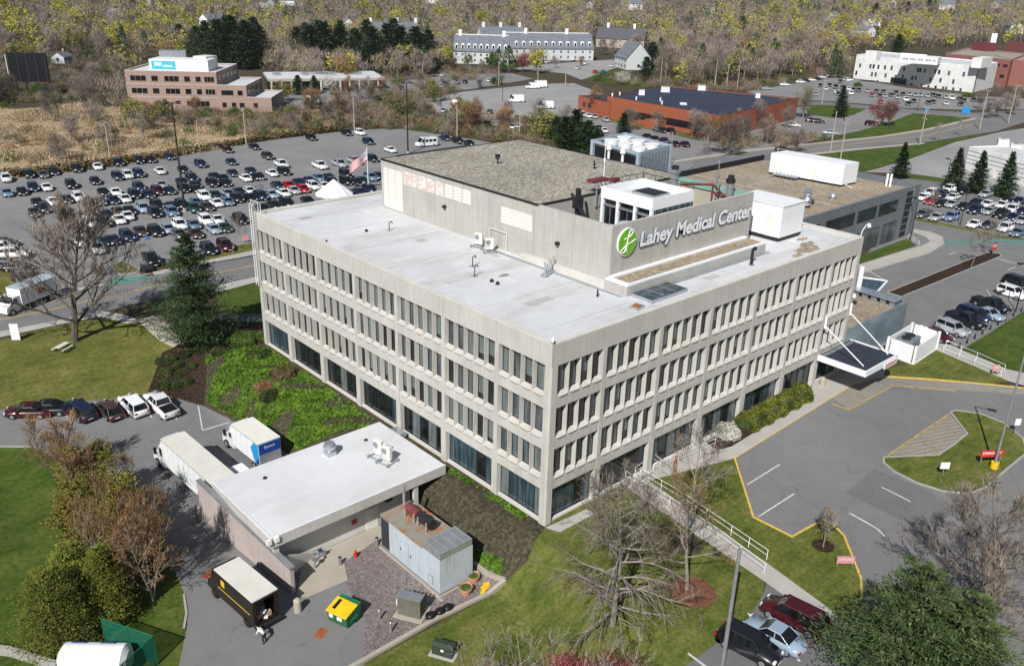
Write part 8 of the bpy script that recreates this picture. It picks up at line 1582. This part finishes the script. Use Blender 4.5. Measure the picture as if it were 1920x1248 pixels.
for x in (-.8, .8):
    for y in (-.6, .6): m = MB(); m.tube((x, y-.04, .09), (x, y+.04, .09), .09, .09, MAT['dark'], 8); m.build('caster', dmp)
xf = empty('transformer', at(772, 1150), math.radians(-60), 'olive grey finned transformer on a tan concrete pad', 'transformer'); m = MB(); m.box(-1.0, -.55, .15, 1.0, .25, 1.9, MAT['xfmr']); m.build('cabinet', xf)
m = MB(); 
for i in range(6): m.box(-.95+i*.34, .25, .3, -.80+i*.34, .95, 1.65, MAT['xfmr'])
m.build('radiator_fins', xf); m = MB(); m.box(-1.25, -.95, -.1, 1.25, 1.15, .15, MAT['conc_tan']); m.build('pad', xf); m = MB(); m.box(-1.05, -.6, 1.9, 1.05, .3, 1.98, MAT['steel']); m.build('lid', xf); m = MB(); m.tube((-1.15, -.2, .8), (-1.15, -.2, 1.3), .12, .12, MAT['offwhite'], 8); m.build('bushing', xf)
for i, (px, py, r, lab) in enumerate(((873, 1112, .55, 'nearer terracotta planter beside the generator'), (888, 1090, .5, 'farther terracotta planter against the generator'))):
    t = empty('flower_pot', at(px, py), 0, lab, 'planter', 'terracotta planters'); m = MB(); m.tube((0, 0, 0), (0, 0, .65), r*.7, r, MAT['terra'], 20); m.build('pot', t); m = MB(); m.tube((0, 0, .55), (0, 0, .72), r*1.08, r*1.12, MAT['terra'], 20, caps=False); m.tube((0, 0, .6), (0, 0, .66), r*.95, r*.9, MAT['bush'], 18); m.build('rim', t)
for i, (px, py, lab) in enumerate(((808, 1158, 'black rubbish bag nearest the transformer'), (826, 1150, 'black rubbish bag in the middle of the three'), (840, 1143, 'black rubbish bag farthest from the transformer'))):
    bm = bmesh.new(); bmesh.ops.create_icosphere(bm, subdivisions=3, radius=.42)
    for v in bm.verts: n_ = math.sin(v.co.x*9+i)*math.cos(v.co.y*8)*.04; v.co *= (1+n_); v.co.z = max(v.co.z*.75, -.28)+.28; v.co.x *= 1.15
    for f in bm.faces: f.smooth = True
    me = bpy.data.meshes.new('bin_bag'); bm.to_mesh(me); bm.free(); me.materials.append(MAT['black']); o = link('bin_bag', me); o.location = at(px, py); tag(o, lab, 'rubbish bag', 'black rubbish bags')
t = empty('yellow_sack', at(910, 1103), .5, 'crumpled yellow bags lying on the yard kerb', 'bags'); m = MB()
for i in range(4): m.obox((-.5+i*.32, .1*(i % 2)), i*.7, .55, .35, .02, .16+.04*(i % 2), MAT['yellow'])
me = m.build('bags', t)
strip('retaining_kerb', W([(947, 1089), (815, 1163), (681, 1240), (640, 1262)]), .35, -.3, .25, 'conc_tan')
strip('retaining_kerb', W([(890, 1058), (915, 1078), (947, 1089)]), .3, -.3, .3, 'conc_tan')
strip('kerb', W([(644, 1052), (690, 1022), (706, 1010), (830, 1128)]), .3, 0, .1, 'conc_tan')
t = empty('utility_cabinet', at(832, 1226), math.radians(-62), 'dark green ground cabinet on a pad in the lower lawn', 'cabinet'); m = MB(); m.box(-.85, -.35, .1, .85, .4, .95, MAT['olive']); m.build('cabinet', t); m = MB(); m.hull([(-.88, -.4, .95), (.88, -.4, .95), (.88, .43, .95), (-.88, .43, .95)], [(-.88, -.1, 1.12), (.88, -.1, 1.12), (.88, .43, 1.05), (-.88, .43, 1.05)], MAT['olive']); m.build('lid', t); m = MB(); m.box(-1.05, -.6, -.15, 1.05, .5, .1, MAT['conc_walk']); m.build('pad', t); m = MB(); m.box(-.1, -.37, .55, .15, -.35, .75, MAT['offwhite']); m.build('sticker', t)
t = empty('sandwich_board', at(1264, 872), .6, 'orange and white barrier board on the forecourt', 'barrier'); m = MB(); m.hull([(-.5, -.3, 0), (.5, -.3, 0), (.5, -.24, 0), (-.5, -.24, 0)], [(-.5, -.02, 1.0), (.5, -.02, 1.0), (.5, .02, 1.0), (-.5, .02, 1.0)], plain('barrier_orange', (.75, .12, .03), .6)); m.build('panel', t); m = MB(); m.hull([(-.5, .24, 0), (.5, .24, 0), (.5, .3, 0), (-.5, .3, 0)], [(-.5, .02, .98), (.5, .02, .98), (.5, .05, .98), (-.5, .05, .98)], MAT['white']); m.build('back_panel', t)
t = empty('litter_bin', at(1541, 723), 0, 'beige litter bin in front of the entrance canopy', 'bin'); m = MB(); m.tube((0, 0, 0), (0, 0, .9), .33, .36, MAT['conc_tan'], 16); m.build('bin', t); m = MB(); m.tube((0, 0, .9), (0, 0, 1.15), .38, .2, MAT['conc_tan'], 16); m.build('lid', t)
for i, (px, py) in enumerate(((258, 451), (277, 449))): t = empty('traffic_cone', at(px, py), 0, ('left', 'right')[i]+' one of two bright blue cones at the front row of the big lot', 'cone', 'blue cones'); bl = plain('cone_blue', (.02, .12, .5), .6); m = MB(); m.tube((0, 0, .05), (0, 0, .9), .25, .05, bl, 12); m.build('cone', t); m = MB(); m.box(-.4, -.4, 0, .4, .4, .05, bl); m.build('base', t)
# green mesh pen lower left
pen = W([(200, 1212), (296, 1246)]); a = Vector(pen[0]); b = Vector(pen[1]); 
t = empty('mesh_fence', (a.x, a.y, h(a.x, a.y)), 0, 'tall green mesh screen fence around the white tank', 'fence')
def meshmat():
    s = N('green_mesh'); s.out((.01, .16, .10), .6); w_ = s.n('ShaderNodeTexWave', bands_direction='Z'); w_.inputs['Scale'].default_value = 4; s.l(s.pos(), w_.inputs['Vector']); r = s.ramp(w_.outputs['Fac'], [(.25, (.25, .25, .25)), (.5, (.5, .5, .5))]); s.l(r, s.b.inputs['Alpha']); return s.m
GM = meshmat(); c = b+(b-a).orthogonal().normalized()*(-6)
m = MB(); z0 = 0
for p, q2 in ((a, b), (b, c)):
    m.obox(tuple((p+q2)/2-a), math.atan2((q2-p).y, (q2-p).x), (q2-p).length, .03, .05, 2.7, GM)
m.build('mesh', t)
for p in (a, (a+b)/2, b, (b+c)/2, c): m = MB(); v = p-a; m.tube((v.x, v.y, 0), (v.x, v.y, 2.8), .05, .05, MAT['green'], 8); m.build('post', t)
m = MB(); m.tube((0, 0, 2.75), tuple((b-a))+(2.75,), .04, .04, MAT['green'], 6); m.tube(tuple((b-a))+(2.75,), tuple((c-a))+(2.75,), .04, .04, MAT['green'], 6); m.build('rail', t)
wl = [at(-30, 1222), at(20, 1228), at(110, 1256)]; t = empty('low_wall', wl[0], 0, 'low pale concrete wall in the bottom left corner', 'wall'); m = MB()
for p, q2 in zip(wl, wl[1:]): d = q2-p; m.obox(((p.x+q2.x)/2-wl[0].x, (p.y+q2.y)/2-wl[0].y), math.atan2(d.y, d.x), d.length, .3, -.3, .7, MAT['curb'])
m.build('wall', t); m = MB()
for p, q2 in zip(wl, wl[1:]): d = q2-p; m.obox(((p.x+q2.x)/2-wl[0].x, (p.y+q2.y)/2-wl[0].y), math.atan2(d.y, d.x), d.length+.05, .34, .7, .78, MAT['curb'])
m.build('coping', t)
# covers in the asphalt
for i, (px, py, s, mt) in enumerate(((602, 1187, .55, 'rust'), (393, 1077, .6, 'rust'), (1345, 1035, .5, 'dark'))): q = at(px, py); o = MB(); o.box(-s, -s*.7, 0, s, s*.7, .06, MAT[mt]); o = o.build('drain_cover', None, q, .5); tag(o, ['rusty rectangular grate in the dock yard beside the dumpster', 'rusty round looking cover under the tree shadows of the dock yard', 'dark square grate on the lawn beside the footpath rail'][i], 'grate')
# person bending behind the delivery truck
def skin_figure():
    px_, py_ = 497, 1205; q = at(px_, py_); t = empty('person', q, math.radians(115), 'person in a white shirt and dark trousers bending over at the open truck', 'person')
    V = []; E = []; R = []
    def add(p, r, parent=None): V.append(p); R.append(r); i = len(V)-1; (E.append((parent, i)) if parent is not None else None); return i
    pel = add((0, 0, .92), .15); wa = add((.16, 0, 1.08), .135, pel); ch = add((.36, 0, 1.22), .155, wa); nk = add((.54, 0, 1.30), .06, ch); hd = add((.62, 0, 1.33), .075, nk); hd2 = add((.74, 0, 1.36), .10, hd); hd3 = add((.82, 0, 1.35), .07, hd2)
    for s in (-1, 1):
        hp = add((0, s*.10, .86), .11, pel); kn = add((.08, s*.14, .50), .075, hp); an = add((-.04, s*.15, .10), .05, kn); ft = add((.02, s*.15, .045), .045, an); to = add((.17, s*.17, .04), .04, ft)
        sh = add((.40, s*.19, 1.22), .075, ch); el = add((.48, s*.27, .96), .05, sh); wr = add((.66, s*.20, .80), .035, el); hn = add((.74, s*.18, .76), .038, wr)
        for k in range(4): f1 = add((.79, s*(.15+.025*k), .73), .012, hn); f2 = add((.82, s*(.15+.025*k), .69), .009, f1)
        th = add((.75, s*.13, .75), .012, hn)
    me = bpy.data.meshes.new('body'); me.from_pydata(V, E, []); o = link('body', me, t); md = o.modifiers.new('skin', 'SKIN'); o.modifiers.new('sub', 'SUBSURF').render_levels = 1
    for i, r in enumerate(R): me.skin_vertices[0].data[i].radius = (r, r)
    me.skin_vertices[0].data[0].use_root = True; md.use_smooth_shade = True
    bpy.context.view_layer.update(); dg = bpy.context.evaluated_depsgraph_get(); m2 = bpy.data.meshes.new_from_object(o.evaluated_get(dg)); o.modifiers.clear(); o.data = m2
    m2.materials.clear(); [m2.materials.append(MAT[k]) for k in ('skin', 'shirt', 'navy', 'black')]
    for f in m2.polygons:
        c = f.center; f.use_smooth = True
        f.material_index = 3 if c.z < .09 else 2 if (c.z < .98 and c.x < .22) else 1 if (c.x < .53 and c.z > .93) else 0
    bm = bmesh.new(); bmesh.ops.create_icosphere(bm, subdivisions=3, radius=.118)
    for v in bm.verts: v.co = Vector((.72+v.co.x, v.co.y*.92, 1.395+v.co.z*.85))
    bmesh.ops.delete(bm, geom=[v for v in bm.verts if v.co.x > .775 and v.co.z < 1.42], context='VERTS'); me = bpy.data.meshes.new('hair'); bm.to_mesh(me); bm.free(); me.materials.append(MAT['hair']); [setattr(f, 'use_smooth', True) for f in me.polygons]; link('hair', me, t)
skin_figure()
# ------------------------------------------------------------------ light
SUN_AZ = math.radians(28.5+180); SUN_EL = math.radians(41.5)
sd = Vector((math.cos(SUN_AZ)*math.cos(SUN_EL), math.sin(SUN_AZ)*math.cos(SUN_EL), math.sin(SUN_EL)))
sl = bpy.data.lights.new('sun', 'SUN'); sl.energy = 5.0; sl.angle = math.radians(.5); sl.color = (1, .972, .93)
so = bpy.data.objects.new('sun', sl); COL.objects.link(so); so.rotation_euler = sd.to_track_quat('Z', 'Y').to_euler()
w = bpy.data.worlds.new('World'); SC.world = w; w.use_nodes = True; nt = w.node_tree; bg = nt.nodes['Background']
sk = nt.nodes.new('ShaderNodeTexSky'); sk.sky_type = 'NISHITA'; sk.sun_disc = False; sk.sun_elevation = SUN_EL
sk.sun_rotation = math.atan2(sd.x, sd.y); sk.air_density = 1; sk.dust_density = .8; sk.ozone_density = 1
nt.links.new(sk.outputs[0], bg.inputs[0]); bg.inputs[1].default_value = .055
SC.view_settings.view_transform = 'Standard'; SC.view_settings.look = 'None'; SC.view_settings.exposure = .12; SC.view_settings.gamma = 1
SC.cycles.max_bounces = 5; SC.cycles.diffuse_bounces = 3; SC.cycles.glossy_bounces = 3; SC.cycles.transparent_max_bounces = 8
try: SC.cycles.use_denoising = True
except Exception: pass
HZ = MB(); HZ.box(-4700, -4700, -5.6, 5700, 5700, 80, MAT['white']); hz = HZ.build('haze'); tag(hz, kind='stuff')
hm = bpy.data.materials.new('haze'); hm.use_nodes = True; ht = hm.node_tree; ht.nodes.clear(); ho = ht.nodes.new('ShaderNodeOutputMaterial'); hv = ht.nodes.new('ShaderNodeVolumePrincipled')
hv.inputs['Color'].default_value = (.86, .92, 1, 1); hv.inputs['Density'].default_value = .00008; hv.inputs['Anisotropy'].default_value = .3; ht.links.new(hv.outputs[0], ho.inputs['Volume']); hz.data.materials.clear(); hz.data.materials.append(hm)
SC.cycles.volume_bounces = 0
